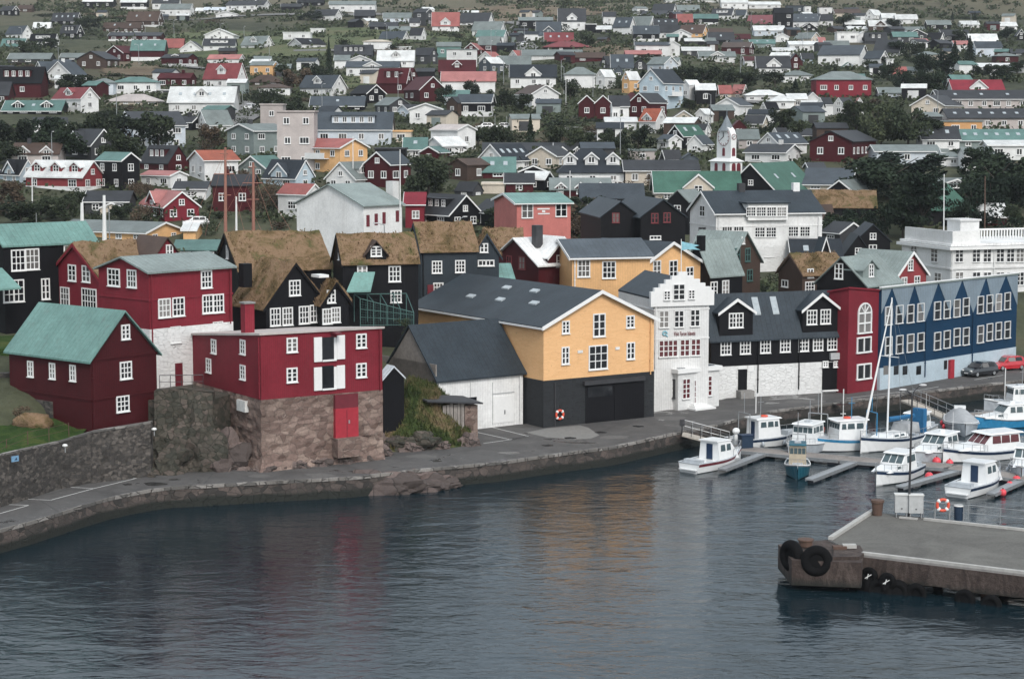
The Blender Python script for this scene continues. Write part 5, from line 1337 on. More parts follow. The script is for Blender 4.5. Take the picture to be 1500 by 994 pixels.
# ------------------------------------------------------------ road
def road_mat():
    m, t, b = nt('worn_asphalt'); tc = N(t, 'ShaderNodeTexCoord'); v = tc.outputs['Object']
    n1 = tex(t, 'ShaderNodeTexNoise', .22, v, Detail=6.0, Roughness=.7, Distortion=.8); n2 = tex(t, 'ShaderNodeTexNoise', 3, v, Detail=6.0, Roughness=.8)
    vo = tex(t, 'ShaderNodeTexVoronoi', .13, v, feature='DISTANCE_TO_EDGE'); crack = mapr(t, vo.outputs['Distance'], 0, .012, 1, 0)
    c = ramp(t, mth(t, 'ADD', mth(t, 'MULTIPLY', n1.outputs[0], .7), mth(t, 'MULTIPLY', n2.outputs[0], .3)), [(.34, (.042, .04, .039)), (.5, (.078, .074, .072)), (.66, (.115, .11, .105))])
    wet = mapr(t, n1.outputs[0], .60, .64, 0, 1); wet.node.clamp = True
    c = mixc(t, mth(t, 'MULTIPLY', crack, .6), c, (.04, .04, .04)); c = mixc(t, mth(t, 'MULTIPLY', wet, .65), c, (.03, .03, .032))
    t.links.new(c, b.inputs['Base Color']); t.links.new(mapr(t, wet, 0, 1, .85, .2), b.inputs['Roughness']); bump(t, b, n2.outputs[0], .3, .02); return m
ROAD = road_mat()
def strip(xs_, f0, f1, z, ext=0):
    a = MB(); vs = []
    for x in xs_: vs += [(x, f0(x), z), (x, f1(x), z)]
    a.add(vs, [(2 * i, 2 * i + 2, 2 * i + 3, 2 * i + 1) for i in range(len(xs_) - 1)]); return a
rx = list(np.arange(-90, -6, 1.2)) + list(np.arange(-6, 60, .8)) + list(np.arange(60, 112, 2))
a = strip(rx, lambda x: yq(x) + .45, lambda x: yi(x) + 2.5, ZR); a.build('road', ROAD, recalc=False)['kind'] = 'structure'
# quay wall and kerb
qx = rx
a = MB(); q = random.Random(3)
for i in range(len(qx) - 1):
    x0, x1 = qx[i], qx[i + 1]; y0, y1 = yq(x0), yq(x1); b0 = .12 * noise.noise(Vector((x0 * .8, 1, 1))); b1 = .12 * noise.noise(Vector((x1 * .8, 1, 1)))
    a.add([(x0, y0 + b0 - .25, -2), (x1, y1 + b1 - .25, -2), (x1, y1 + b1, ZR - .12), (x0, y0 + b0, ZR - .12), (x0, y0 + .9, -2), (x1, y1 + .9, -2), (x1, y1 + .9, ZR - .12), (x0, y0 + .9, ZR - .12)], [(0, 1, 2, 3), (3, 2, 6, 7), (5, 4, 7, 6)])
w = a.build('quay_wall', M['quaywall'], recalc=False); tag(w, 'dark stone quay wall curving along the waterfront road', 'quay wall')
a = MB()
for i in range(len(qx) - 1):
    x0, x1 = qx[i] + .02, qx[i + 1] - .02; t0 = x0 if x0 > -8 else None
    y0, y1 = yq(x0), yq(x1); hgt = .05 + .04 * q.random() + (0 if x0 > -6 else .02); wd = .5 if x0 > -6 else .38; j = q.uniform(-.04, .04)
    a.add([(x0, y0 - .06 + j, ZR - .115), (x1, y1 - .06 + j, ZR - .115), (x1, y1 + wd, ZR - .115), (x0, y0 + wd, ZR - .115), (x0, y0 - .06 + j, ZR + hgt), (x1, y1 - .06 + j, ZR + hgt), (x1, y1 + wd, ZR + hgt), (x0, y0 + wd, ZR + hgt)], [(0, 3, 2, 1), (4, 5, 6, 7), (0, 1, 5, 4), (1, 2, 6, 5), (2, 3, 7, 6), (3, 0, 4, 7)])
kb = stone('kerb_stone', [(.10, .095, .09), (.24, .22, .20), (.34, .32, .30)], .8, mortar=(.07, .065, .06)); tag(a.build('quay_kerb', kb), 'worn stone kerb along the water edge of the quay road', 'kerb')
# painted markings
def mark(pts, w=.10, z=ZR + .006):
    a = MB()
    P = [PZ(x, y, z) for x, y in pts]
    for p, r_ in zip(P, P[1:]):
        d = (r_ - p).normalized(); n = Vector((-d.y, d.x, 0)) * w / 2; a.add([p - n, r_ - n, r_ + n, p + n], [(0, 1, 2, 3)])
    o = a.build('road_marking', M['marking'], recalc=False); o['kind'] = 'structure'
for pts in ([(-20, 757), (0, 751.5), (42, 739.5), (0, 738)], [(31, 730), (74, 732), (137, 715), (200, 700), (163, 698.5)], [(103, 713), (138, 715)], [(719, 625), (774, 638.5), (750, 643)], [(698, 632.5), (746, 643)], [(708, 649), (750, 643), (774, 638.5)], [(1240, 583), (1290, 577), (1345, 571)], [(1330, 574), (1375, 566)], [(1427, 556), (1470, 549)]): mark(pts)
# dark patch / repair sheets
def patch(pts, mat, z=ZR + .003):
    a = MB(); P = [PZ(x, y, z) for x, y in pts]; a.add(P, [tuple(range(len(P)))[::-1]]); o = a.build('road_marking', mat, recalc=False); o['kind'] = 'structure'
conc = plain('concrete_apron', (.20, .195, .185), .85); patch([(770, 633), (800, 627), (850, 622.5), (862, 626), (878, 637), (865, 642), (845, 643), (800, 640)], conc)
# ------------------------------------------------------------ retaining wall, terrace and rocks on the left
def ribbon_wall(foot, top, th, mat, name, seg=26, zb_=1.0, cap=None):
    """foot: pixel polyline on the road; top: pixel polyline of equal length (top edge at same plan position)"""
    P = []
    for (fx, fy), (tx, ty) in zip(foot, top):
        p = PZ(fx, fy, ZR); z = PY(tx, ty, p.y).z; x = PY(tx, ty, p.y).x; P.append((x, p.y, z))
    a = MB(); c = MB(); Q = []
    for (x0, y0, z0), (x1, y1, z1) in zip(P, P[1:]):
        for k in range(seg): t = k / seg; Q.append((lerp(x0, x1, t), lerp(y0, y1, t), lerp(z0, z1, t)))
    Q.append(P[-1])
    for i in range(len(Q) - 1):
        (x0, y0, z0), (x1, y1, z1) = Q[i], Q[i + 1]; r0 = .1 * noise.noise(Vector((x0, y0, 2))); r1 = .1 * noise.noise(Vector((x1, y1, 2)))
        nv = 9
        def fp(x, y, z, zt): return (x, y - .25 * (1 - (z - zb_) / (zt - zb_)) - .09 - .11 * noise.noise(Vector((x * 1.7, z * 2.6, y * 1.7))) - .08 * noise.cell(Vector((x * 1.8, z * 2.8, y * .2))), z)
        vs = [fp(x, y, zb_ + (zt - zb_) * j / nv, zt) for x, y, zt in ((x0, y0, z0), (x1, y1, z1)) for j in range(nv + 1)]
        a.add(vs, [(j, nv + 1 + j, nv + 2 + j, j + 1) for j in range(nv)])
        a.add([(x0, y0 - .1, z0), (x1, y1 - .1, z1), (x0, y0 + th, zb_), (x1, y1 + th, zb_), (x1, y1 + th, z1), (x0, y0 + th, z0)], [(0, 1, 4, 5), (3, 2, 5, 4)])
        for end, (xx, yy, zt_) in ((0, (x0, y0, z0)), (len(Q) - 2, (x1, y1, z1))):
            if i == end: a.add([(xx, yy - .35, zb_), (xx, yy + th, zb_), (xx, yy + th, zt_), (xx, yy - .05, zt_)], [(0, 1, 2, 3)])
        if cap: c.add([(x0, y0 - .08, z0 + .004), (x1, y1 - .08, z1 + .004), (x1, y1 + th, z1 + .004), (x0, y0 + th, z0 + .004), (x0, y0 - .08, z0 + .12), (x1, y1 - .08, z1 + .12), (x1, y1 + th, z1 + .12), (x0, y0 + th, z0 + .12)], [(4, 5, 6, 7), (0, 1, 5, 4), (3, 7, 6, 2)])
    r_ = empty(name, Q[len(Q) // 2][:2] + (ZR,)); 
    for mb_, nm, mt in ((a, 'masonry', mat), (c, 'coping', cap)):
        if not mb_.v or mt is None: continue
        L = r_.location; mb_.v = [(v[0] - L[0], v[1] - L[1], v[2] - L[2]) for v in mb_.v]; mb_.build(nm, mt, r_, recalc=False)
    return r_, Q
r1, Q1 = ribbon_wall([(-70, 760), (0, 741), (30, 733), (100, 715), (140, 706), (222, 696)], [(-70, 688), (0, 668), (30, 661), (85, 649), (135, 634), (221, 620)], .7, M['basalt'], 'retaining_wall', cap=kb)
tag(r1, 'dark basalt retaining wall carrying the lawn and the dark red cottage', 'retaining wall')
r2, Q2 = ribbon_wall([(222, 690), (262, 686), (310, 684)], [(226, 572), (262, 568), (312, 574)], .9, M['stonemoss'], 'terrace_wall')
tag(r2, 'high mossy stone terrace wall below the whitewashed ground floor', 'retaining wall')
# lawn and terrace infill
def slab(pts, z0, z1, mat, name, **k):
    a = MB(); a.prism([(p.x, p.y) for p in pts], lambda q, x, y: (x, y, q), z0, z1); o = a.build(name, mat); tag(o, **k); return o
lawnm = turfmat('lawn_grass', [(.3, (.02, .035, .012)), (.5, (.04, .075, .02)), (.62, (.08, .10, .03)), (.75, (.10, .085, .045))], .4)
a = MB(); gx = np.arange(-62, -30.6, .8)
nn = 12; vs = []
yw = lambda x: interp(x, [p[0] for p in Q1], [p[1] for p in Q1]); zw = lambda x: interp(x, [p[0] for p in Q1], [p[2] for p in Q1])
for x in gx:
    for j in range(nn + 1):
        t = j / nn; y = yw(x) + .65 + t * 14; vs.append((x, y, zw(x) - .05 + t * .7 + .10 * noise.noise(Vector((x, y, 0)))))
a.add(vs, [(i * (nn + 1) + j, (i + 1) * (nn + 1) + j, (i + 1) * (nn + 1) + j + 1, i * (nn + 1) + j + 1) for i in range(len(gx) - 1) for j in range(nn)])
tag(a.build('lawn', lawnm, smooth=True, recalc=False), kind='structure')
slab([Vector((-28.2, 145.2, 0)), Vector((-22.3, 145.6, 0)), Vector((-20, 152, 0)), Vector((-29, 156, 0))], 1, 6.5, M['stonemoss'], 'terrace', kind='structure')
slab([Vector((-56, 157, 0)), Vector((-28, 153, 0)), Vector((-26, 172, 0)), Vector((-60, 175, 0))], 1, 9.2, lawnm, 'terrace_ground', kind='structure')
yw_ = empty('yard_wall', (-38.5, 149.5, 5.0), R(12)); a = MB(); a.box(-9, 5.5, -.4, .4, -2, 3.0); a.build('masonry', M['basalt'], yw_); tag(yw_, 'dark stone yard wall behind the lawn, left of the dark red cottage', 'stone wall')
hp_ = empty('hay_heap', (-34.6, 141.4, 5.35)); a = MB(); a.ball((0, 0, 0), 1.5, 1.0, .8, 14, 8, jit=.12, seed=4); a.build('heap', RM['T'], hp_, smooth=True); tag(hp_, 'pale heap of cut dry grass on the lawn', 'heap')
rockn = 0
def rock(px, py, Yr, sx, sy, sz, seed, label, mat='rock', z=None, name='rock'):
    p = PY(px, py, Yr) if Yr else PZ(px, py, z)
    bm = bmesh.new(); bmesh.ops.create_icosphere(bm, subdivisions=4, radius=1)
    for v in bm.verts:
        n = v.co.copy(); d = noise.noise(n * 1.3 + Vector((seed, 0, 0))) * .45 + noise.noise(n * 3 + Vector((0, seed, 0))) * .2 + noise.cell(n * 2.4 + Vector((seed, seed, 0))) * .16
        v.co = Vector((n.x * sx, n.y * sy, n.z * sz)) * (1 + d)
    me = bpy.data.meshes.new('rock'); bm.to_mesh(me); bm.free(); me.materials.append(M[mat])
    o = link(name, me, None, p); tag(o, label, 'rock', 'rocks along the shore'); return o
for i, (px, py, Yr, sx, sy, sz, lb, mt) in enumerate([
    (205, 694, 143, 2.1, 1.5, 1.0, 'dark sloping rock at the foot of the basalt retaining wall', 'stonemoss'), (248, 676, 144.6, 2.9, 2.0, 2.6, 'steep mossy rock face below the terrace wall', 'stonemoss'),
    (288, 660, 145.3, 2.0, 1.8, 3.2, 'tall dark rock between terrace wall and crimson warehouse', 'stonemoss'), (326, 672, 145.6, 2.1, 1.6, 1.8, 'brown rock at the left corner of the stone base', 'rock'), (432, 684, 145.5, 1.0, .6, .55, 'low pale rock at the front of the stone base', 'rock'),
    (462, 680, 146.5, 1.3, .7, .5, 'small brown boulder left of the red door steps', 'rock'), (545, 655, 153, 1.7, 1.0, 1.0, 'large boulder under the right corner of the stone base', 'rock'), (583, 655, 153.5, 1.6, .9, .9, 'dark boulder at the roadside below the grassy bank', 'stonemoss'),
    (622, 650, 154, 1.5, .9, .9, 'boulder below the plank shed on the grassy bank', 'stonemoss'), (686, 652, 155.5, .8, .6, .9, 'upright grey boulder at the corner of the parking bays', 'rock')]):
    rock(px, py, Yr, sx, sy, sz, i * 3.7, lb, mt)
for i, (px, py, sx, sz, lb) in enumerate([(560, 716, 3.4, 1.2, 'broad brown shore rock below the road kerb'), (607, 712, 2.2, 1.1, 'jagged shore rock right of the broad brown one'), (640, 709, 1.8, .7, 'low dark rock at the right end of the shore outcrop'), (508, 713, 1.6, .8, 'blocky pale stone at the left end of the shore outcrop')]):
    rock(px, py, None, sx, 1.1, sz, 40 + i * 2.3, lb, 'rock', z=.2)
# bank right of the crimson warehouse
a = MB(); vs = []; cols_ = 34; rws = 14
for i in range(cols_ + 1):
    px = 556 + (694 - 556) * i / cols_; f = PZ(px, 664 - (px - 556) * .075, ZR)
    ztop = interp(px, [556, 580, 600, 640, 675, 694], [3.3, 3.2, 5.2, 4.4, 2.2, 1.6])
    for j in range(rws + 1):
        t = j / rws; y = f.y + t * 8; z = lerp(ZR - .1, ztop, sstep(0, .42, t)) + t * .9 + .35 * noise.noise(Vector((f.x * .9, y * .9, 4))) * min(1, t * 5); vs.append((f.x * (y / f.y), y, z))
a.add(vs, [(i * (rws + 1) + j, (i + 1) * (rws + 1) + j, (i + 1) * (rws + 1) + j + 1, i * (rws + 1) + j + 1) for i in range(cols_) for j in range(rws)])
bankm = turfmat('bank_grass', [(.3, (.03, .035, .018)), (.45, (.05, .075, .025)), (.55, (.12, .11, .05)), (.63, (.19, .14, .085)), (.8, (.07, .06, .035))], .45)
tag(a.build('grassy_bank', bankm, smooth=True, recalc=False), kind='structure')
# plank lean-to on the bank
c0 = PY(647, 632, 156.5); sh = empty('plank_shelter', c0, R(33))
a = MB()
for k in range(6): a.box(.1 + k * .34, .38 + k * .34, -.04 - .03 * (k % 2), .04, -.6, 2.1 + .05 * (k % 3))
a.build('plank_wall', M['wood'], sh); a = MB(); a.box(2.2, 3.4, .0, 2.2, -.9, 1.9); a.box(-.9, 0, .2, 2.4, -.6, 2.0); a.build('stone_wall', M['brownstone'], sh)
a = MB(); a.add([(-1.6, -.5, 2.55), (3.6, -.5, 2.0), (3.6, 2.6, 2.2), (-1.6, 2.6, 2.75), (-1.6, -.5, 2.67), (3.6, -.5, 2.12), (3.6, 2.6, 2.32), (-1.6, 2.6, 2.87)], [(0, 3, 2, 1), (4, 5, 6, 7), (0, 1, 5, 4), (1, 2, 6, 5), (2, 3, 7, 6), (3, 0, 4, 7)]); a.build('roof', M['darksteel'], sh)
tag(sh, 'ruined plank and stone lean-to with tarred flat roof on the grassy bank', 'shelter')
# netting cages
cg = empty('netting_cage', PY(528, 478, 168), R(12)); a = MB()
LX, LY, LZ = 4.6, 4, 2.4
for x in np.linspace(0, LX, 5):
    a.tube((x, 0, 0), (x, 0, LZ - x * .28), .05, n=4); a.tube((x, LY, 0), (x, LY, LZ), .05, n=4); a.tube((x, 0, LZ - x * .28), (x, LY, LZ), .04, n=4)
for z in (0.1, .8, 1.5): a.tube((0, 0, z), (LX, 0, z * .6), .035, n=4)
a.tube((0, 0, LZ), (LX, 0, LZ - LX * .28), .05, n=4); a.tube((0, LY, LZ), (LX, LY, LZ), .05, n=4)
a.build('frame', M['tealnet'], cg)
a = MB()
for x in np.arange(0, LX, .22): a.tube((x, -.02, 0), (x, -.02, LZ - x * .28), .012, n=3)
for z in np.arange(.15, 2.2, .22): a.tube((0, -.02, z), (LX, -.02, z * .45), .012, n=3)
a.build('netting', M['tealnet'], cg); tag(cg, 'green wire netting cage in the yard below the black turf-roofed house', 'netting cage')
# railing near the tall house
rl = empty('hand_railing', PY(234, 569, 146), R(5)); a = MB()
for k in range(5): a.tube((k * .8, 0, 0), (k * .8, 0, 1.0), .025, n=5)
a.tube((0, 0, 1), (3.2, 0, 1), .03, n=5); a.tube((0, 0, .5), (3.2, 0, .5), .02, n=5); a.build('rail', M['darksteel'], rl); tag(rl, 'dark iron hand railing before the whitewashed ground floor door', 'railing')
fr = empty('wire_fence', (0, 0, 0)); a = MB(); prevp = None
for px, py in ((-6, 671), (10, 664), (41, 652), (72, 646), (101, 639)):
    p = PY(px, py, interp(px, [-6, 101], [133, 138])); a.tube(p, p + Vector((0, 0, 1.0)), .03, n=5)
    if prevp is not None:
        for z in (.5, .95): a.tube(prevp + Vector((0, 0, z)), p + Vector((0, 0, z)), .012, n=4)
    prevp = p
a.build('post_and_wire', M['rust'], fr); tag(fr, 'rusty post and wire fence along the lawn edge of the basalt wall', 'fence')
s_ = empty('wall_sign', PY(22, 671.5, 131.4), R(48)); a = MB(); a.box(-.28, .28, -.03, .03, -.19, .19); a.build('board', M['signblue'], s_)
a = MB(); a.box(-.06, .16, -.045, -.03, -.09, -.05); a.add([(-.02, -.045, -.05), (.08, -.045, .09), (.14, -.045, -.05), (-.02, -.032, -.05), (.08, -.032, .09), (.14, -.032, -.05)], [(0, 2, 1), (3, 4, 5), (0, 1, 4, 3), (1, 2, 5, 4), (2, 0, 3, 5)]); a.build('boat_symbol', M['navy'], s_)
tag(s_, 'small blue sign plate with dark symbol fixed on the basalt wall', 'sign')
for i, (x, y) in enumerate(((95.5, 654), (226, 630))):
    l = empty('wall_lamp', PY(x, y, 136.0 if i == 0 else 141.5)); a = MB(); a.ball((0, -.05, .1), .2, .2, .12); a.build('lamp_shade', M['light'], l, smooth=True); a = MB(); a.tube((0, 0, .05), (0, .35, .0), .03); a.box(-.03, .03, -.03, .03, -.4, 0); a.build('bracket', M['steel'], l)
    tag(l, ('white wall lamp on the basalt wall under the lawn', 'white wall lamp under the right corner of the dark red cottage')[i], 'lamp', 'wall lamps')
def steps(px, py, Yp, n, w, rz, label):
    c = empty('stone_stairs', PY(px, py, Yp), rz)
    for k in range(n): a = MB(); a.box(0, w, k * .3, k * .3 + .34, -.3, .17 * (k + 1)); a.build('step', M['brownstone'], c)
    tag(c, label, 'stairs')
steps(470, 684, 146.5, 5, 1.9, R(33), 'worn stone stairs climbing to the red door of the warehouse')

# fields and lanes laid over the hillside
def inpoly(x, y, P_):
    c = False
    for i in range(len(P_)):
        (x0, y0), (x1, y1) = P_[i], P_[i - 1]
        if (y0 > y) != (y1 > y) and x < (x1 - x0) * (y - y0) / (y1 - y0) + x0: c = not c
    return c
def field(pts, mat, name, lift=.35):
    W_ = [hit(x, y) for x, y in pts]; P_ = [(p.x, p.y) for p in W_]; xs_ = [p[0] for p in P_]; ys_ = [p[1] for p in P_]
    nx_ = 26; ny_ = 26; a = MB(); idx = {}
    X = np.linspace(min(xs_), max(xs_), nx_ + 1); Y = np.linspace(min(ys_), max(ys_), ny_ + 1)
    for i in range(nx_ + 1):
        for j in range(ny_ + 1): a.v.append((X[i], Y[j], hz(X[i], Y[j]) + lift))
    for i in range(nx_):
        for j in range(ny_):
            if inpoly((X[i] + X[i + 1]) / 2 + 2 * noise.noise(Vector((i * .7, j * .7, 1))), (Y[j] + Y[j + 1]) / 2, P_):
                k = i * (ny_ + 1) + j; a.f.append((k, k + ny_ + 1, k + ny_ + 2, k + 1)); a.m.append(0)
    if a.f: o = a.build(name, mat, recalc=False, smooth=True); o['kind'] = 'structure'
fm = turfmat('hill_meadow', [(.3, (.055, .07, .04)), (.45, (.095, .12, .06)), (.55, (.13, .14, .075)), (.65, (.14, .12, .08)), (.8, (.09, .08, .055))], .05)
mm = turfmat('dry_moor', [(.3, (.09, .07, .05)), (.45, (.15, .115, .08)), (.58, (.19, .155, .11)), (.7, (.13, .12, .08))], .05)
for pts in ([(222, 82), (250, 52), (330, 44), (440, 46), (500, 60), (478, 84), (330, 88)], [(430, 46), (560, 42), (640, 48), (630, 62), (500, 74)], [(498, 112), (556, 114), (552, 132), (500, 130)], [(640, 52), (700, 46), (720, 60), (690, 66), (640, 64)]): field(pts, fm, 'meadow')
for pts in ([(820, 58), (880, 62), (935, 84), (900, 88), (840, 76)], [(600, 14), (750, 8), (900, 12), (840, 30), (700, 34)], [(150, 92), (240, 92), (230, 112), (150, 112)]): field(pts, mm, 'heath')
def lane(pts, w):
    P_ = [hit(x, y) for x, y in pts]; a = MB(); Q = []
    for p, q_ in zip(P_, P_[1:]):
        for k in range(8): Q.append(p.lerp(q_, k / 8))
    Q.append(P_[-1])
    for i, p in enumerate(Q):
        d = (Q[min(i + 1, len(Q) - 1)] - Q[max(i - 1, 0)]); n_ = Vector((-d.y, d.x, 0)).normalized() * w / 2
        for s in (-1, 1): c = p + n_ * s; a.v.append((c.x, c.y, hz(c.x, c.y) + .45))
    for i in range(len(Q) - 1): a.f.append((2 * i, 2 * i + 1, 2 * i + 3, 2 * i + 2)); a.m.append(0)
    o = a.build('road', lanem, recalc=False); o['kind'] = 'structure'
lanem = plain('pale_lane_asphalt', (.17, .165, .16), .85)
for pts, w in (([(782, 80), (768, 68), (752, 56), (757, 46), (768, 36), (745, 33)], 8), ([(330, 186), (352, 172), (378, 158), (384, 150)], 9), ([(420, 100), (300, 102), (250, 98)], 4), ([(600, 22), (480, 24), (330, 26), (230, 30)], 5), ([(1000, 150), (1050, 140), (1110, 152), (1180, 158)], 5), ([(830, 190), (880, 196), (870, 205)], 5), ([(0, 252), (80, 255), (160, 262)], 5), ([(430, 76), (620, 78)], 4)): lane(pts, w)

dk = plain('dark_wet_patch', (.03, .03, .031), .25); lt = plain('old_asphalt_patch', (.12, .115, .11), .85)
def blob(px, py, rx_, ry_, mat, seed, z):
    q_ = random.Random(seed); pts = [(px + rx_ * math.cos(k * .524) * q_.uniform(.6, 1.1), py - ry_ * math.sin(k * .524) * q_.uniform(.6, 1.1)) for k in range(12)]; patch(pts[::-1], mat, z)
for i, (x, y, a1_, b1_) in enumerate([(227, 708, 19, 3), (187, 709, 8, 1.8), (255, 702, 10, 1.3), (803, 652, 10, 1.6), (835, 641, 12, 1.6), (745, 663, 18, 2), (880, 633, 10, 1.3), (640, 675, 9, 1.2), (935, 624, 12, 1.4), (520, 690, 12, 1.2), (1010, 617, 10, 1.2), (1130, 590, 14, 1.4), (1230, 592, 14, 1.2)]): blob(x, y, a1_, b1_, dk, i, ZR + .004)
for i, (x, y, a1_, b1_) in enumerate([(470, 696, 26, 4), (620, 668, 30, 3.5), (985, 612, 30, 3), (1180, 588, 34, 3), (1320, 575, 26, 2.5), (380, 697, 18, 3), (900, 640, 24, 3)]): blob(x, y, a1_, b1_, lt, 30 + i, ZR + .002)
for i, (x, y, Yr, sx_, sz_, lb) in enumerate([(338, 690, 145.2, .9, .5, 'flat brown stone at the foot of the stone base, leftmost of the row'), (362, 692, 144.6, .8, .45, 'brown stone second from the left at the foot of the stone base'), (388, 691, 144.4, .9, .5, 'angular stone right under the corner of the stone base'), (412, 688, 145.2, .7, .4, 'small stone right of the stone base corner'), (500, 676, 147.5, .9, .5, 'brown stone below the red door'), (528, 672, 149, 1.0, .7, 'rounded boulder right of the red door steps'), (556, 664, 151, .9, .7, 'pale boulder where stone base meets grassy bank'), (600, 660, 153, .9, .6, 'mossy stone at the kerb side of the bank'), (645, 655, 154.2, .8, .5, 'flat stone below the ruined lean-to')]): rock(x, y, Yr, sx_, .7, sz_, 70 + i * 1.9, lb)
# ------------------------------------------------------------ boats
def side_pts(hd): return None
def hull(L, B, D, sheer=.45, tf=.72, ns=12, fine=1.7, draft=.35):
    """stations: list of (x, half beam at rail, rail z, chine half beam, chine z)"""
    st = []
    for i in range(ns + 1):
        t = i / ns; x = -L / 2 + L * t
        w = B / 2 * (tf + (1 - tf) * math.sin(min(1, t / .5) * math.pi / 2)) if t < .5 else B / 2 * (1 - ((t - .5) / .5) ** fine)
        w = max(w, .03); zr = D + sheer * max(0, t - .35) ** 2 * 2.2
        st.append((x + (0.25 * (t ** 6)), w, zr, w * (.86 if t < .6 else .86 - .45 * (t - .6)), .05 + .15 * max(0, t - .6)))
    return st
def boat(kind, px, py, L, B, hd, label, col='gel', stripe=None, deck='gel', D=.75, seed=0, name='motor_boat', cat='motor boat'):
    p = PZ(px, py, 0); rt = empty(name, (p.x, p.y, 0), R(hd)); tag(rt, label, cat, 'boats moored in the small harbour')
    st = hull(L, B, D, tf=.8 if kind != 'sail' else .55, fine=2.0 if kind != 'sail' else 1.7); n = len(st)
    a = MB(); vs = []
    for x, w, zr, wc, zc in st: vs += [(x, -w, zr), (x, -wc, zc), (x, 0, -.35), (x, wc, zc), (x, w, zr)]
    fs = [(i * 5 + j, (i + 1) * 5 + j, (i + 1) * 5 + j + 1, i * 5 + j + 1) for i in range(n - 1) for j in range(4)]
    a.add(vs, fs, 0); a.add([vs[k] for k in range(5)], [(0, 1, 2, 3, 4)], 0)
    a.build('hull', [M[col]], rt, smooth=False)
    # rubbing strake / stripe
    a = MB()
    for s in (-1, 1):
        for i in range(n - 1):
            (x0, w0, z0, c0, _), (x1, w1, z1, c1, _) = st[i], st[i + 1]
            lo0, lo1 = z0 - (.22 if stripe else .09), z1 - (.22 if stripe else .09)
            k0 = lerp(c0, w0, (lo0 - .05) / max(.1, z0 - .05)); k1 = lerp(c1, w1, (lo1 - .05) / max(.1, z1 - .05)); o = .025
            a.add([(x0, s * (k0 + o), lo0), (x1, s * (k1 + o), lo1), (x1, s * (w1 + o), z1 - .02), (x0, s * (w0 + o), z0 - .02)], [(0, 1, 2, 3)])
    if stripe or kind != 'cover': a.build('stripe' if stripe else 'rubbing_strake', M[stripe or 'steel'], rt, recalc=False)
    # gunwale + deck
    a = MB(); dk = -.22 if kind in ('wheel', 'open') else -.04; vs = []
    for x, w, zr, _, _ in st: vs += [(x, -w * .93, zr + dk), (x, w * .93, zr + dk)]
    a.add(vs, [(2 * i, 2 * i + 2, 2 * i + 3, 2 * i + 1) for i in range(n - 1)]); a.build('deck', M[deck], rt, recalc=False)
    a = MB()
    for s in (-1, 1):
        for i in range(n - 1): a.tube((st[i][0], s * st[i][1] * .97, st[i][2] + .02), (st[i + 1][0], s * st[i + 1][1] * .97, st[i + 1][2] + .02), .055, n=5)
    a.tube((st[0][0], -st[0][1] * .97, st[0][2] + .02), (st[0][0], st[0][1] * .97, st[0][2] + .02), .055, n=5); a.build('gunwale', M['gel' if col != 'gel' else 'gelgrey'], rt)
    def cab(pts, hw, mat='gel', nm='cabin', taper=.86):
        """side profile (x,z) extruded over the beam, narrower on top"""
        z0 = min(z for _, z in pts); z1 = max(z for _, z in pts); a = MB(); nn = len(pts); f = lambda s: [(x, s * hw * lerp(1, taper, (z - z0) / (z1 - z0 + 1e-6)), z) for x, z in pts]
        a.add(f(-1) + f(1), [tuple(range(nn)), tuple(range(nn, 2 * nn))[::-1]] + [(i, (i + 1) % nn, nn + (i + 1) % nn, nn + i) for i in range(nn)]); return a.build(nm, M[mat], rt)
    def quad(par, pts, mat='lglass', nm='window'):
        # thin slab through four points
        P_ = [Vector(q) for q in pts]; nrm = (P_[1] - P_[0]).cross(P_[3] - P_[0]).normalized() * .02; a = MB()
        a.add([q - nrm for q in P_] + [q + nrm for q in P_], [(0, 1, 2, 3), (7, 6, 5, 4), (0, 4, 5, 1), (1, 5, 6, 2), (2, 6, 7, 3), (3, 7, 4, 0)]); a.build(nm, M[mat], par)
    def sidewins(par, xs_, z0, z1, hw0, hw1, zc0, zc1, mat='lglass'):
        for s in (-1, 1):
            for xa, xb in xs_:
                ya = s * (lerp(hw0, hw1, (z0 - zc0) / (zc1 - zc0)) + .012); yb = s * (lerp(hw0, hw1, (z1 - zc0) / (zc1 - zc0)) + .012)
                quad(par, [(xa, ya, z0), (xb, ya, z0), (xb - .04, yb, z1), (xa + .04, yb, z1)], mat)
    def windscreen(par, x0, z0, x1, z1, hw0, hw1, n=3, mat='lglass'):
        for i in range(n):
            u0 = -1 + 2 * (i + .08) / n; u1 = -1 + 2 * (i + .92) / n
            quad(par, [(x0 + .02, u0 * hw0, z0), (x0 + .02, u1 * hw0, z0), (x1 + .02, u1 * hw1, z1), (x1 + .02, u0 * hw1, z1)], mat)
    def rails(xa, xb, hgt=.55, step=3):
        a = MB(); pv = {}
        for i in range(n):
            x, w, zr = st[i][:3]
            if xa <= x <= xb:
                for s in (-1, 1):
                    q_ = (x, s * w * .95, zr + hgt); a.tube((x, s * w * .95, zr), q_, .018, n=4)
                    if s in pv: a.tube(pv[s], q_, .02, n=4)
                    pv[s] = q_
        if pv and xb > L * .4: a.tube(pv[-1], pv[1], .02, n=4)
        a.build('railing', M['steel'], rt)
    def fenders(xs_, s=-1, mat='pinkbuoy'):
        for x in xs_: a = MB(); w = interp(x, [q_[0] for q_ in st], [q_[1] for q_ in st]); a.ball((x, s * (w + .14), .35), .15, .15, .24, 8, 6); a.build('fender', M[mat], rt, smooth=True)
    def antenna(x, y, z, hgt): a = MB(); a.tube((x, y, z), (x, y, z + hgt), .022, .012, n=5); a.build('antenna', M['trim'], rt)
    q = random.Random(seed)
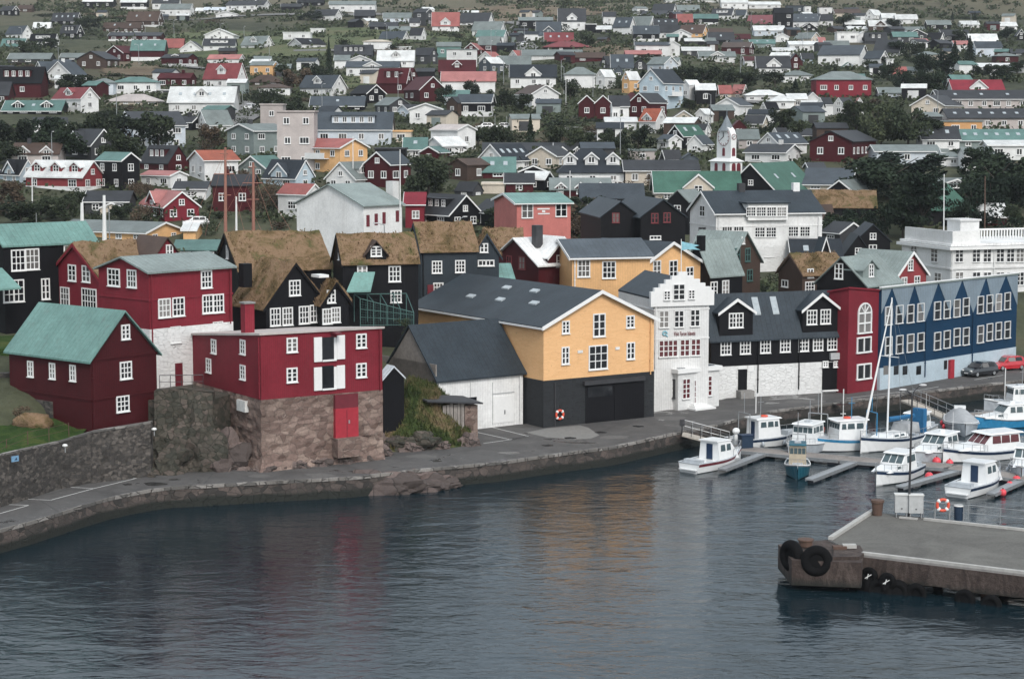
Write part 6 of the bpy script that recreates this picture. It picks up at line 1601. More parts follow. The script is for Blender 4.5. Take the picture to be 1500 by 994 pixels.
    if kind == 'cruiser':   # low foredeck cabin with raked windscreen and hardtop
        hw = B * .40; z = D
        fc = cab([(-.02 * L, z), (.42 * L, z + .2), (.34 * L, z + .42), (.10 * L, z + .62), (-.02 * L, z + .62)], hw * .82, nm='foredeck_cabin', taper=.8)
        sidewins(fc, [(.08 * L, .2 * L)], z + .3, z + .48, hw * .82, hw * .82 * .8, z, z + .62)
        c = cab([(-.26 * L, z - .05), (.12 * L, z - .05), (.12 * L, z + .62), (.02 * L, z + 1.25), (-.24 * L, z + 1.28)], hw, nm='wheelhouse', taper=.84)
        windscreen(c, .115 * L, z + .68, .03 * L, z + 1.18, hw * .84, hw * .80, 3); sidewins(c, [(-.22 * L, -.11 * L), (-.09 * L, .0)], z + .62, z + 1.12, hw, hw * .84, z - .05, z + 1.28)
        rf = cab([(-.30 * L, z + 1.29), (.06 * L, z + 1.29), (.04 * L, z + 1.38), (-.29 * L, z + 1.38)], hw * .9, nm='cabin_roof', taper=.95)
        a = MB(); a.box(-.45 * L, -.36 * L, -hw * .8, hw * .8, z - .1, z + .3); a.build('aft_bench', M['gelgrey'], rt); rails(.08 * L, .6 * L); antenna(-.2 * L, hw * .6, z + 1.38, 1.6)
        if q.random() < .6: a = MB(); a.tube((-.12 * L, 0, z + 1.38), (-.12 * L, 0, z + 1.55), .25, .22, n=10); a.build('radar_dome', M['gel'], rt)
    elif kind == 'aft':   # boxy cabin amidships with open doorway aft
        hw = B * .40; z = D
        c = cab([(-.1 * L, z - .1), (.3 * L, z - .1), (.24 * L, z + .55), (.14 * L, z + 1.35), (-.1 * L, z + 1.42)], hw, nm='wheelhouse', taper=.85)
        quad(c, [(-.1 * L - .02, -.32, z), (-.1 * L - .02, .25, z), (-.1 * L - .02, .25, z + 1.22), (-.1 * L - .02, -.32, z + 1.22)], 'navy', 'door_opening')
        sidewins(c, [(-.06 * L, .03 * L), (.06 * L, .14 * L)], z + .65, z + 1.15, hw, hw * .85, z - .1, z + 1.42); windscreen(c, .225 * L, z + .68, .15 * L, z + 1.28, hw * .84, hw * .8)
        cab([(-.13 * L, z + 1.43), (.17 * L, z + 1.38), (.15 * L, z + 1.46), (-.13 * L, z + 1.51)], hw * .92, nm='cabin_roof', taper=.96)
        a = MB(); a.box(-.5 * L - .25, -.48 * L, -B * .32, B * .32, .25, .33); a.build('stern_platform', M['gel'], rt)
        a = MB(); a.box(-.44 * L, -.36 * L, -hw * .8, hw * .8, z - .1, z + .22); a.build('aft_bench', M['gelgrey'], rt); rails(.1 * L, .6 * L)
    elif kind == 'wheel':   # fishing boat with upright wheelhouse
        hw = B * .34; z = D - .2; x0 = -.05 * L if seed % 2 else .0
        c = cab([(x0 - .16 * L, z), (x0 + .16 * L, z), (x0 + .13 * L, z + 1.75), (x0 - .16 * L, z + 1.75)], hw, 'buff' if col == 'teal' else 'gel', nm='wheelhouse', taper=.9)
        windscreen(c, x0 + .137 * L, z + 1.1, x0 + .133 * L, z + 1.55, hw * .9, hw * .9, 4); sidewins(c, [(x0 - .13 * L, x0 - .05 * L), (x0 - .03 * L, x0 + .05 * L), (x0 + .065 * L, x0 + .115 * L)], z + 1.1, z + 1.55, hw, hw * .9, z, z + 1.75)
        quad(c, [(x0 - .16 * L - .02, -.3, z), (x0 - .16 * L - .02, .2, z), (x0 - .16 * L - .02, .2, z + 1.55), (x0 - .16 * L - .02, -.3, z + 1.55)], 'navy', 'door')
        cab([(x0 - .19 * L, z + 1.76), (x0 + .17 * L, z + 1.76), (x0 + .15 * L, z + 1.86), (x0 - .19 * L, z + 1.86)], hw * .98, 'teal' if col == 'teal' else 'gel', nm='cabin_roof', taper=.96)
        if seed in (1, 4): a = MB(); a.torus((x0, 0, z + 1.92), (0, 0, 1), .26, .07, 16, 6); a.build('lifebuoy_ring', M['orange'], rt, smooth=True)
        else: a = MB(); a.box(x0 - .3, x0 + .25, -.25, .25, z + 1.863, z + 1.98); a.build('roof_hatch', M['gelgrey'], rt)
        a = MB(); zz_ = z + 1.8; y = hw * .9
        for s in (-1, 1): a.tube((x0 - .28 * L, s * y, z), (x0 - .28 * L, s * y, zz_ + .5), .045, n=6)
        a.tube((x0 - .28 * L, -y, zz_ + .5), (x0 - .28 * L, y, zz_ + .5), .045, n=6); a.tube((x0 - .28 * L, 0, zz_ + .5), (x0 - .28 * L, 0, zz_ + 2.2), .03, n=5); a.tube((x0 - .05 * L, 0, z + 1.86), (x0 - .05 * L, 0, z + 3.6), .03, n=5)
        a.tube((x0 - .05 * L - .3, 0, z + 3.1), (x0 - .05 * L + .3, 0, z + 3.1), .02, n=4); a.build('mast', M['boatblue' if stripe == 'boatblue' else 'steel'], rt)
        a = MB(); a.box(.24 * L, .36 * L, -B * .2, B * .2, z + .1, z + .55); a.box(-.42 * L, -.32 * L, -B * .25, B * .25, z + .05, z + .45); a.build('deck_box', M['gelgrey'], rt); rails(.1 * L, .6 * L, .45)
        if seed in (2, 5): a = MB(); a.tube((-.36 * L, -.3, z + .9), (-.36 * L, .3, z + .9), .22, n=12); a.build('net_reel', M['orange'], rt)
    elif kind == 'saloon':  # roomy cruiser with tinted band of windows
        hw = B * .42; z = D + .05
        cab([(-.1 * L, z), (.4 * L, z + .2), (.3 * L, z + .45), (.05 * L, z + .62), (-.1 * L, z + .62)], hw * .85, nm='foredeck_cabin', taper=.8)
        c = cab([(-.38 * L, z), (.1 * L, z), (.1 * L, z + .55), (-.0 * L, z + 1.3), (-.36 * L, z + 1.3)], hw, nm='saloon', taper=.88)
        windscreen(c, .095 * L, z + .6, .005 * L, z + 1.24, hw * .9, hw * .85, 3, 'redglass'); sidewins(c, [(-.35 * L, -.24 * L), (-.23 * L, -.12 * L), (-.11 * L, .0)], z + .6, z + 1.2, hw, hw * .88, z, z + 1.3, 'redglass')
        cab([(-.42 * L, z + 1.31), (.05 * L, z + 1.31), (.0 * L, z + 1.42), (-.4 * L, z + 1.42)], hw * .98, nm='cabin_roof', taper=.92); rails(.05 * L, .6 * L)
    elif kind == 'cover':
        a = MB(); vs = []; m_ = 9
        for i, (x, w, zr, _, _) in enumerate(st):
            t = i / (n - 1); top = zr + 1.0 * min(1, .75 + t) * min(1, (1 - t) * 1.9 + .06)
            for j in range(m_): u = -1 + 2 * j / (m_ - 1); vs.append((x, u * w * 1.05, lerp(zr - .12, top, (1 - abs(u) ** 1.5)) + .09 * noise.noise(Vector((x * 2, u * 3, 1)))))
        a.add(vs, [(i * m_ + j, (i + 1) * m_ + j, (i + 1) * m_ + j + 1, i * m_ + j + 1) for i in range(n - 1) for j in range(m_ - 1)]); a.add([vs[j] for j in range(m_)], [tuple(range(m_))]); a.build('tarpaulin', M['tarp'], rt, smooth=True)
        a = MB(); a.box(-.3 * L, -.22 * L, -.5, .5, D + .85, D + 1.1); a.build('radar_arch', M['gel'], rt)
    elif kind == 'sail':
        hw = B * .3; z = D + .05
        c = cab([(-.12 * L, z), (.26 * L, z + .05), (.16 * L, z + .32), (-.12 * L, z + .38)], hw, nm='coachroof', taper=.8); sidewins(c, [(-.06 * L, .0), (.03 * L, .1 * L)], z + .12, z + .27, hw, hw * .8, z, z + .38)
        mx_ = .1 * L; T = 11.6; a = MB(); a.tube((mx_, 0, z + .3), (mx_ - .25, 0, z + T), .085, .06, n=8)
        for zz_ in (.58,): a.tube((mx_ - .1, -.95, z + T * zz_), (mx_ - .1, .95, z + T * zz_), .035, n=5)
        a.build('mast', M['gel'], rt)
        a = MB(); a.tube((L * .49, 0, D + .55), (mx_ - .2, 0, z + T * .97), .11, .04, n=8); a.build('furled_jib', M['trim'], rt)
        a = MB(); a.tube((mx_, 0, z + 1.3), (-.36 * L, 0, z + 1.35), .06, n=6); a.tube((mx_ - .2, 0, z + 1.5), (-.34 * L, 0, z + 1.5), .19, .12, n=8); a.build('boom_cover', M['bluetarp'], rt)
        a = MB()
        for s in (-1, 1):
            a.tube((mx_ - .1, s * B * .48, D), (mx_ - .1, s * .95, z + T * .58), .012, n=3); a.tube((mx_ - .1, s * .95, z + T * .58), (mx_ - .24, 0, z + T * .98), .012, n=3)
        a.tube((-L * .49, 0, D), (mx_ - .25, 0, z + T), .012, n=3); a.build('stays', M['steel'], rt)
        cab([(-.3 * L, z + .2), (-.1 * L, z + .35), (-.12 * L, z + 1.0), (-.3 * L, z + 1.0)], hw * 1.1, 'tarp', 'spray_hood', .8); rails(-.5 * L, .6 * L, .55)
        a = MB(); a.box(-.46 * L, -.4 * L, -.5, .6, z, z + 2.0); a.build('cockpit_cover', M['bluetarp'], rt)
    if seed % 3 == 1: fenders([-.2 * L, .1 * L], -1, 'gelgrey' if seed % 2 else 'pinkbuoy')
    return rt
BOATS = [('aft', 1046, 684, 6.6, 2.5, 48, 'white cabin boat with maroon side stripe nearest the stepped white house', 'gel', 'maroon'),
 ('wheel', 1124, 651, 7.2, 2.7, 28, 'white fishing boat with orange lifebuoy on its roof and navy waterline', 'gel', 'navy'),
 ('wheel', 1183, 660, 7.4, 2.8, 238, 'white fishing boat with pale grey-blue bow beside the small teal boat', 'gelgrey', None),
 ('wheel', 1168, 694, 5.0, 2.0, 262, 'small teal fishing boat with buff wheelhouse at the pontoon', 'teal', None),
 ('wheel', 1240, 657, 8.2, 2.9, 198, 'white fishing boat with bright blue rail and blue gantry', 'gel', 'boatblue'),
 ('sail', 1308, 655, 8.2, 2.8, 222, 'white sailing yacht with tall mast, furled jib and blue covers', 'gel', 'navy'),
 ('cruiser', 1312, 702, 6.6, 2.5, 235, 'white motor cruiser with dark stripe nearest the lamp post', 'gel', 'navy'),
 ('cruiser', 1372, 672, 7.4, 2.7, 232, 'white motor cruiser with radar dome behind the pink buoy', 'gelgrey', None),
 ('saloon', 1440, 672, 7.7, 2.8, 207, 'large white cruiser with red-tinted saloon windows', 'gel', 'navy'),
 ('aft', 1432, 718, 6.8, 2.6, 52, 'cream white cabin boat with open dark cabin doorway, moored nearest the pier', 'gel', 'navy'),
 ('cover', 1408, 629, 7.5, 3.0, 262, 'motor boat wrapped in a grey tarpaulin', 'gelgrey', None),
 ('cruiser', 1472, 625, 5.8, 2.2, 200, 'small white cruiser with blue hull side behind the large saloon cruiser', 'boatblue', None),
 ('wheel', 1492, 601, 6.4, 2.4, 190, 'grey fishing boat with a row of wheelhouse windows under the quay', 'gelgrey', None),
 ('cruiser', 1503, 694, 6.6, 2.5, 250, 'pale motor boat cut by the frame edge right of the cream cabin boat', 'gelgrey', None),
 ('open', 1497, 613, 6.0, 2.4, 215, 'low dark-hulled open boat between the grey fishing boat and the small cruiser', 'navy', None),
 ('cruiser', 1338, 640, 6.4, 2.4, 236, 'white motor cruiser half hidden behind the sailing yacht', 'gel', None)]
for i, (k, px, py, L, B, hd, lb, col, st_) in enumerate(BOATS):
    nm, ct = {'wheel': ('fishing_boat', 'fishing boat'), 'sail': ('sailing_yacht', 'sailing yacht'), 'cover': ('covered_boat', 'motor boat'), 'open': ('open_boat', 'boat')}.get(k, ('motor_boat', 'motor boat'))
    b = boat(k, px, py, L, B, hd, lb, col, st_, seed=i, name=nm, cat=ct, D=.75 if L < 8 else .9)
# ------------------------------------------------------------ pontoons
def deck_strip(p, q, w, label, name='pontoon', z=.42, mat='deckwood', fl=True):
    p = PZ(*p, z); q = PZ(*q, z); d = (q - p); L = d.length; rz = math.atan2(d.y, d.x); rt = empty(name, (p.x, p.y, 0), rz)
    a = MB(); a.box(0, L, -w / 2, w / 2, z - .12, z); a.build('decking', M[mat], rt); a = MB()
    a.box(0, L, -w / 2 - .06, -w / 2 - .003, z - .22, z + .04); a.box(0, L, w / 2 + .003, w / 2 + .06, z - .22, z + .04); a.build('edge_beam', M['steel'], rt)
    k = 1.0
    while fl and k < L - .8: a = MB(); a.box(k, k + 1.4, -w / 2 + .05, w / 2 - .05, -.3, z - .125); a.build('float', M['bottom'], rt); k += 3.4
    tag(rt, label, name, 'pontoons of the small harbour')
deck_strip((1088, 657), (1236, 671), 2.2, 'timber pontoon walkway behind the teal fishing boat')
deck_strip((1236, 671), (1392, 683), 2.2, 'timber pontoon walkway left of the pink buoy'); deck_strip((1392, 683), (1560, 708), 2.2, 'timber pontoon walkway running out behind the cream cabin boat')
for (p, q), lb in zip([((1116, 664), (1058, 686)), ((1256, 674), (1186, 701)), ((1408, 687), (1318, 712)), ((1502, 700), (1452, 722))], ('narrow finger pontoon beside the maroon-striped boat', 'narrow finger pontoon right of the teal fishing boat', 'narrow finger pontoon right of the dark-striped cruiser', 'narrow finger pontoon beside the cream cabin boat')):
    deck_strip(p, q, .6, lb, z=.38, mat='steel')
deck_strip((1388, 610), (1500, 600), 1.6, 'rear timber pontoon under the quay wall by the tarpaulin-wrapped boat')
def gangway(p, q, w, label):
    p = PZ(*p, ZR + .02); q = PZ(*q, .5); d = q - p; L = math.hypot(d.x, d.y); rz = math.atan2(d.y, d.x); rt = empty('gangway', p, rz); dz = d.z; f = lambda x: dz * x / L
    a = MB(); a.add([(0, -w / 2, 0), (L, -w / 2, dz), (L, w / 2, dz), (0, w / 2, 0), (0, -w / 2, -.15), (L, -w / 2, dz - .15), (L, w / 2, dz - .15), (0, w / 2, -.15)], [(0, 1, 2, 3), (7, 6, 5, 4), (0, 4, 5, 1), (1, 5, 6, 2), (2, 6, 7, 3), (3, 7, 4, 0)]); a.build('walkway', M['ramp_'], rt)
    for s in (-1, 1):
        a = MB(); y = s * w / 2
        for k in range(6): x = L * k / 5; a.tube((x, y, f(x)), (x, y, f(x) + 1.0), .03, n=5)
        for hh in (.5, 1.0): a.tube((0, y, hh), (L, y, dz + hh), .03, n=5)
        a.build('handrail', M['darksteel' if s < 0 else 'steel'], rt)
    tag(rt, label, 'gangway', 'gangways to the pontoons')
gangway((1000, 634), (1068, 652), 1.5, 'gangway with dark handrails from quay to the nearest cabin boat'); gangway((1328, 585), (1390, 612), 1.4, 'pale gangway down to the pontoon behind the sailing yacht')
pb = empty('pontoon_locker', PZ(1092, 655, .42), R(20)); a = MB(); a.box(-.5, .5, -.4, .4, 0, 1.0); a.build('box', M['binblue'], pb); a = MB(); a.box(-.54, .54, -.44, .44, 1.003, 1.08); a.build('lid', M['navy'], pb); tag(pb, 'dark blue locker at the end of the pontoon walkway', 'locker')
ob = empty('outboard_motor', PZ(1078, 652, .42)); a = MB(); a.ball((0, 0, 1.2), .32, .25, .28); a.box(-.12, .12, -.1, .1, .1, 1.0); a.build('housing', M['gel'], ob); a = MB(); a.tube((-.3, 0, 0), (0, 0, .8), .04); a.tube((.3, 0, 0), (0, 0, .8), .04); a.build('stand', M['gelgrey'], ob); tag(ob, 'white outboard motor on a stand beside the gangway foot', 'outboard motor')
for i, (x, y, r_, lb) in enumerate([(1372, 676, .36, 'faded pink buoy on the walkway before the radar-dome cruiser'), (1361, 698, .34, 'bright pink-red buoy floating right of the lamp post'), (1391, 678, .3, 'pink buoy right of the faded one on the walkway'), (1489, 703, .34, 'red buoy lowest at the finger pontoon of the cream boat'), (1497, 692, .32, 'red buoy beside the frame edge above the lowest red one'), (1469, 721, .26, 'pale pink fender ball at the cream boat stern'), (1479, 709, .24, 'small pale fender ball above the cream boat stern')]):
    o = empty('buoy', PZ(x, y, .25)); a = MB(); a.ball((0, 0, 0), r_, r_, r_ * 1.08, 14, 10); a.build('float', M['pinkbuoy'], o, smooth=True); a = MB(); a.tube((0, 0, r_ * .95), (0, 0, r_ * 1.3), .06); a.build('eye', M['rust'], o); tag(o, lb, 'buoy', 'pink and red buoys')
# ------------------------------------------------------------ pier in front
ZP = 1.9
A0 = PZ(1213, 790, ZP); A1 = PZ(1276, 749, ZP); A2 = PZ(1620, 786, ZP); A3 = PZ(1620, 855, ZP); A4 = PZ(1262, 812, ZP)
out = [A4, A0, A1, A2, A3]
pr_ = empty('pier', A4, 0)
def rel(p): return (p.x - A4.x, p.y - A4.y)
a = MB(); a.prism([rel(p) for p in out][::-1], lambda q, x, y: (x, y, q - ZP), ZP - .25, ZP - .004); a.build('deck_slab', M['concrete'], pr_)
a = MB(); a.prism([rel(p) for p in out][::-1], lambda q, x, y: (x, y, q), -.003, .002)
dm_, t_, b_ = nt('pier_deck_surface'); tc = N(t_, 'ShaderNodeTexCoord'); n1 = tex(t_, 'ShaderNodeTexNoise', .25, tc.outputs['Object'], Detail=7.0, Roughness=.7, Distortion=1.0); n2 = tex(t_, 'ShaderNodeTexNoise', 6, tc.outputs['Object'], Detail=5.0)
t_.links.new(ramp(t_, mth(t_, 'ADD', mth(t_, 'MULTIPLY', n1.outputs[0], .7), mth(t_, 'MULTIPLY', n2.outputs[0], .3)), [(.3, (.055, .05, .045)), (.48, (.105, .10, .09)), (.65, (.15, .145, .13))]), b_.inputs['Base Color']); b_.inputs['Roughness'].default_value = .85; bump(t_, b_, n2.outputs[0], .3, .02)
a.build('deck_surface', dm_, pr_)
ins = 1.0
face = M['stained']
a = MB(); d34 = (A3 - A4).normalized(); nrm = Vector((d34.y, -d34.x, 0))
P_ = [A4 + nrm * .0, A3 + nrm * .0]
nseg = 40
for i in range(nseg):
    p, q_ = A4.lerp(A3, i / nseg), A4.lerp(A3, (i + 1) / nseg); j0 = .12 * noise.noise(p * .7); j1 = .12 * noise.noise(q_ * .7)
    vs = []
    for r_, jj in ((p, j0), (q_, j1)):
        o = r_ + nrm * (.12 + jj); vs += [(o.x - A4.x, o.y - A4.y, -.12), (o.x - A4.x, o.y - A4.y, .55 - ZP + jj), (r_.x - A4.x - nrm.x * .9, r_.y - A4.y - nrm.y * .9, .55 - ZP + jj), (r_.x - A4.x - nrm.x * .9, r_.y - A4.y - nrm.y * .9, -.12)]
    a.add(vs, [(0, 1, 5, 4), (1, 2, 6, 5), (3, 0, 4, 7)])
a.build('fascia', face, pr_, recalc=False)
a = MB()   # piles under the deck
k = 3
L34 = (A3 - A4).length
while k < L34:
    for dd in (1.5, 5): p = A4 + d34 * k - nrm * dd; a = MB(); a.tube((p.x - A4.x, p.y - A4.y, -ZP - 2.5), (p.x - A4.x, p.y - A4.y, -.25), .3, n=10); a.build('pile', M['rust'], pr_)
    k += 4
a = MB(); a.box(0, .01, 0, .01, 0, .01) if False else None
def edge_curb(p, q_, w, hh, mat, nm, off=0.0):
    d = (q_ - p).normalized(); n_ = Vector((-d.y, d.x, 0)); a = MB(); vs = []
    for zz_ in (.003, hh):
        for r_, s in ((p, off), (q_, off), (q_, off + w), (p, off + w)): v = r_ + n_ * s; vs.append((v.x - A4.x, v.y - A4.y, zz_))
    a.add(vs, [(0, 3, 2, 1), (4, 5, 6, 7), (0, 1, 5, 4), (1, 2, 6, 5), (2, 3, 7, 6), (3, 0, 4, 7)]); return a.build(nm, M[mat], pr_)
edge_curb(A4, A3, .28, .16, 'kerb', 'front_curb'); edge_curb(A1, A0, .3, .2, 'kerb', 'side_curb')
c0_, c1_ = PZ(1355, 760.5, ZP), PZ(1620, 789, ZP); edge_curb(c0_, c1_, .25, .15, 'kerb', 'rear_curb', -.3); edge_curb(PZ(1319, 757.5, ZP), PZ(1345, 760, ZP), .25, .1, 'kerb', 'rear_curb', -.3)
# rusty corner block
cb = [PZ(1140, 795, ZP), PZ(1215, 788, ZP), PZ(1265, 812, ZP), PZ(1262, 822, ZP), PZ(1160, 818, ZP)]
a = MB(); a.prism([rel(p) for p in cb], lambda q, x, y: (x, y, q), .35 - ZP, -.12 + .05); a.prism([rel(PZ(x, y, ZP)) for x, y in ((1222, 800), (1260, 801), (1266, 812), (1258, 818), (1220, 818))], lambda q, x, y: (x, y, q), .3 - ZP, .12); a.build('corner_block', face, pr_)
tag(pr_, 'concrete pier with rust-stained edge in the foreground water', 'pier')
def tyre(p, ax, R0, r_, label, name='tyre_fender', mat='rubber'):
    o = empty(name, p); a = MB(); a.torus((0, 0, 0), ax, R0, r_, 28, 12); a.build('tyre', M[mat], o, smooth=True)
    a = MB(); a.tube(Vector(ax).normalized() * -r_ * .55, Vector(ax).normalized() * r_ * .55, R0 - r_ * .6, n=20); a.build('hole_shade_disc', M['rubber'], o)  # black disc plugs the tyre hole; its colour stands in for shade inside
    tag(o, label, 'tyre fender', 'tyre fenders on the pier')
nn_ = (nrm.x, nrm.y, 0)
tyre(PY(1160, 814, 113.8), (-.85, -.5, 0), .64, .33, 'huge black tyre on the outer corner of the pier'); tyre(PY(1196, 821, 112.6), (-.1, -1, .05), .62, .30, 'huge black tyre facing the open water beside the outer corner')
for x, y, lb in ((1347, 866, 'dark tyre hanging on the pier face right of the tyre cluster'), (1432, 866, 'tyre on the pier face, second before the frame edge'), (1477, 869, 'tyre on the pier face nearest the frame edge')): 
    p_ = PY(x, y, 112); d_ = ((p_ - A4).x * nrm.x + (p_ - A4).y * nrm.y); tyre(p_ + nrm * (.45 - d_), nn_, .42, .2, lb)
for i, (x, y, R0, r_) in enumerate([(1264, 848, .36, .17), (1298, 852, .36, .17), (1248, 863, .5, .27), (1281, 868, .48, .27), (1314, 868, .52, .27), (1268, 882, .42, .22)]):
    p_ = PY(x, y, 112); d_ = ((p_ - A4).x * nrm.x + (p_ - A4).y * nrm.y); p_ = p_ + nrm * (.62 + .12 * (i % 2) - d_)
    lb = ['small upper tyre with white cross rope, first of the cluster', 'small upper tyre with white cross rope, second of the cluster', 'lower leftmost tyre of the hanging cluster', 'lower middle tyre of the hanging cluster', 'lower right tyre of the hanging cluster', 'bottom tyre of the hanging cluster touching the water'][i]
    tyre(p_, nn_ if i < 2 else (nrm.x + .3 * (i - 3), nrm.y, .3), R0, r_, lb)
    if i < 2:
        o = empty('cross_rope', p_ + nrm * .2); a = MB(); a.tube((-.18, 0, -.1), (.2, 0, .12), .025, n=5); a.tube((.02, 0, .16), (-.06, 0, -.14), .025, n=5); a.build('rope', M['trim'], o); tag(o, ('white crossed rope in the left small tyre', 'white crossed rope in the right small tyre')[i], 'rope')
# bollards, cabinets, bin, railings, lamp post, lifebuoy on the pier
bo = empty('mooring_bollard', PZ(1285, 754, ZP)); a = MB(); a.tube((0, 0, 0), (0, 0, .85), .30, .38, n=18); a.tube((0, 0, .85), (0, 0, 1.0), .44, .42, n=18); a.build('post', M['rust'], bo); tag(bo, 'tall rusty mooring bollard at the far corner of the pier', 'bollard')
bo = empty('corner_capstan', PZ(1180, 799, ZP)); a = MB(); a.tube((0, 0, 0), (0, 0, .35), .42, .42, n=16); a.tube((0, 0, .35), (0, 0, .42), .5, .48, n=16); a.build('cap', M['rust'], bo); tag(bo, 'squat rusty mooring post on the outer pier corner above the huge tyres', 'bollard')
for i, (x, w_) in enumerate(((1320, .85), (1341, .9))):
    cb_ = empty('power_cabinet', PZ(x, 756.5 + i, ZP), R(-4)); a = MB(); a.box(-w_ / 2, w_ / 2, -.25, .25, .32, 1.45); a.build('body', M['cabinet'], cb_); a = MB(); a.box(-w_ / 2 - .04, w_ / 2 + .04, -.3, .3, 1.453, 1.52); a.build('lid', M['light'], cb_)
    for s in (-1, 1): a = MB(); a.box(s * (w_ / 2 - .1) - .03, s * (w_ / 2 - .1) + .03, -.2, .2, 0, .32); a.build('leg', M['steel'], cb_)
    a = MB(); a.box(-.05, .05, -.27, -.25, .55, .62); a.build('latch', M['darksteel'], cb_); tag(cb_, ('pale grey power cabinet next to the bollard', 'pale grey power cabinet right beside the lifebuoy rail')[i], 'cabinet', 'power cabinets on the pier')
bn = empty('waste_bin', PZ(1404, 761, ZP), R(-6)); a = MB(); a.tube((0, 0, 0), (0, 0, .9), .27, .30, n=14); a.build('body', M['binblue'], bn); a = MB(); a.tube((0, 0, .9), (0, 0, .97), .33, .31, n=14); a.build('lid', M['light'], bn); tag(bn, 'dark blue waste bin with pale lid at the pier railing', 'bin')
def rail_run(pts, label, hgt=1.0):
    P_ = [PZ(x, y, ZP) for x, y in pts]; rt = empty('pier_railing', P_[0]); a = MB(); o = P_[0]
    for p in P_: a = a; a.tube(p - o, p - o + Vector((0, 0, hgt)), .03, n=6)
    for p, q_ in zip(P_, P_[1:]):
        for z in (hgt, hgt * .5): a.tube(p - o + Vector((0, 0, z)), q_ - o + Vector((0, 0, z)), .028, n=6)
    a.build('rail', M['steel'], rt); tag(rt, label, 'railing', 'galvanised railings on the pier')
rail_run([(1352, 756), (1369, 758.5), (1389, 760), (1411, 762)], 'galvanised railing holding the lifebuoy'); rail_run([(1418, 762), (1465, 767), (1515, 772.5), (1570, 778)], 'long galvanised railing from the bin to the frame edge')
rg = empty('lifebuoy', PZ(1380, 761, ZP) + Vector((0, -.12, .98)), 0); ring.build('ring', M['orange'], rg, smooth=True); b4.build('band', M['trim'], rg, smooth=True); a = MB(); a.box(-.5, -.44, .06, .12, -1, -.1); a.box(.44, .5, .06, .12, -1, -.1); a.build('stand', M['steel'], rg); tag(rg, 'orange and white lifebuoy on the pier railing stand', 'lifebuoy', 'lifebuoys')
lp = empty('pier_lamp_post', PZ(1331, 757, ZP)); a = MB(); H_ = 8.6; a.tube((0, 0, 0), (.05, 0, H_ - 1.0), .08, .06, n=10); a.build('pole', M['darksteel'], lp)
a = MB(); a.path([(.05, 0, H_ - 1.0), (-.02, 0, H_ - .6), (-.35, 0, H_ - .4)], .035); a.path([(.05, 0, H_ - 1.0), (.15, 0, H_ - .5), (.45, 0, H_ - .15), (.6, 0, H_ - .1)], .035); a.build('arm', M['darksteel'], lp)
for x, z in ((-.55, H_ - .38), (.72, H_ - .08)): a = MB(); a.ball((x, 0, z), .26, .12, .08); a.build('lamp_head', M['lamp'], lp, smooth=True)
tag(lp, 'tall dark lamp post with two lamp heads beside the power cabinets', 'lamp post')
a = MB(); jk = empty('scrap_timber', PZ(1232, 806, ZP)); a.box(-.5, .3, -.3, .2, .13, .3); a.build('rusty_plate', M['rust'], jk); a = MB(); a.box(.1, .9, -.1, .35, .15, .36); a.build('white_plank', M['kerb'], jk); tag(jk, 'scraps of rusty iron and white timber at the pier corner', 'scrap')
# quay-side posts, bollards and harbour furniture
for i, (x, y, hgt, lb) in enumerate([(1235, 611, 2.6, 'thin white post with crossbar on the quay wall below the crimson tower'), (1203, 612, 2.4, 'thin white post on the quay wall left of the crossbar post'), (1472, 572, 2.2, 'thin white post on the quay right of the cars'), (1107, 612, 2.2, 'thin white post on the quay by the first fishing boat')]):
    o = empty('marker_post', PY(x, y, yq((x - 750) / 2900 * 178) - .1)); a = MB(); a.tube((0, 0, -1), (0, 0, hgt), .05, n=6); a.build('pole', M['trim'], o)
    if i == 0: a = MB(); a.box(-.25, .25, -.03, .03, .3, .38); a.build('crossbar', M['trim'], o)
    tag(o, lb, 'post', 'marker posts on the quay')
o = empty('quay_lamp', PY(1465, 575, 195)); a = MB(); a.tube((0, 0, -.5), (0, 0, .8), .05); a.build('pole', M['darksteel'], o); a = MB(); a.ball((0, 0, .95), .2, .2, .2); a.build('globe', M['light'], o, smooth=True); tag(o, 'white globe lamp on the quay edge behind the tarpaulin boat', 'lamp')
o = empty('quay_post_box', PZ(999, 633, ZR)); a = MB(); a.tube((0, 0, 0), (0, 0, 1.0), .05); a.build('pole', M['darksteel'], o); a = MB(); a.box(-.2, .2, -.12, .12, .55, 1.1); a.build('box', M['darksteel'], o); tag(o, 'small black box on a post at the head of the first gangway', 'post box')
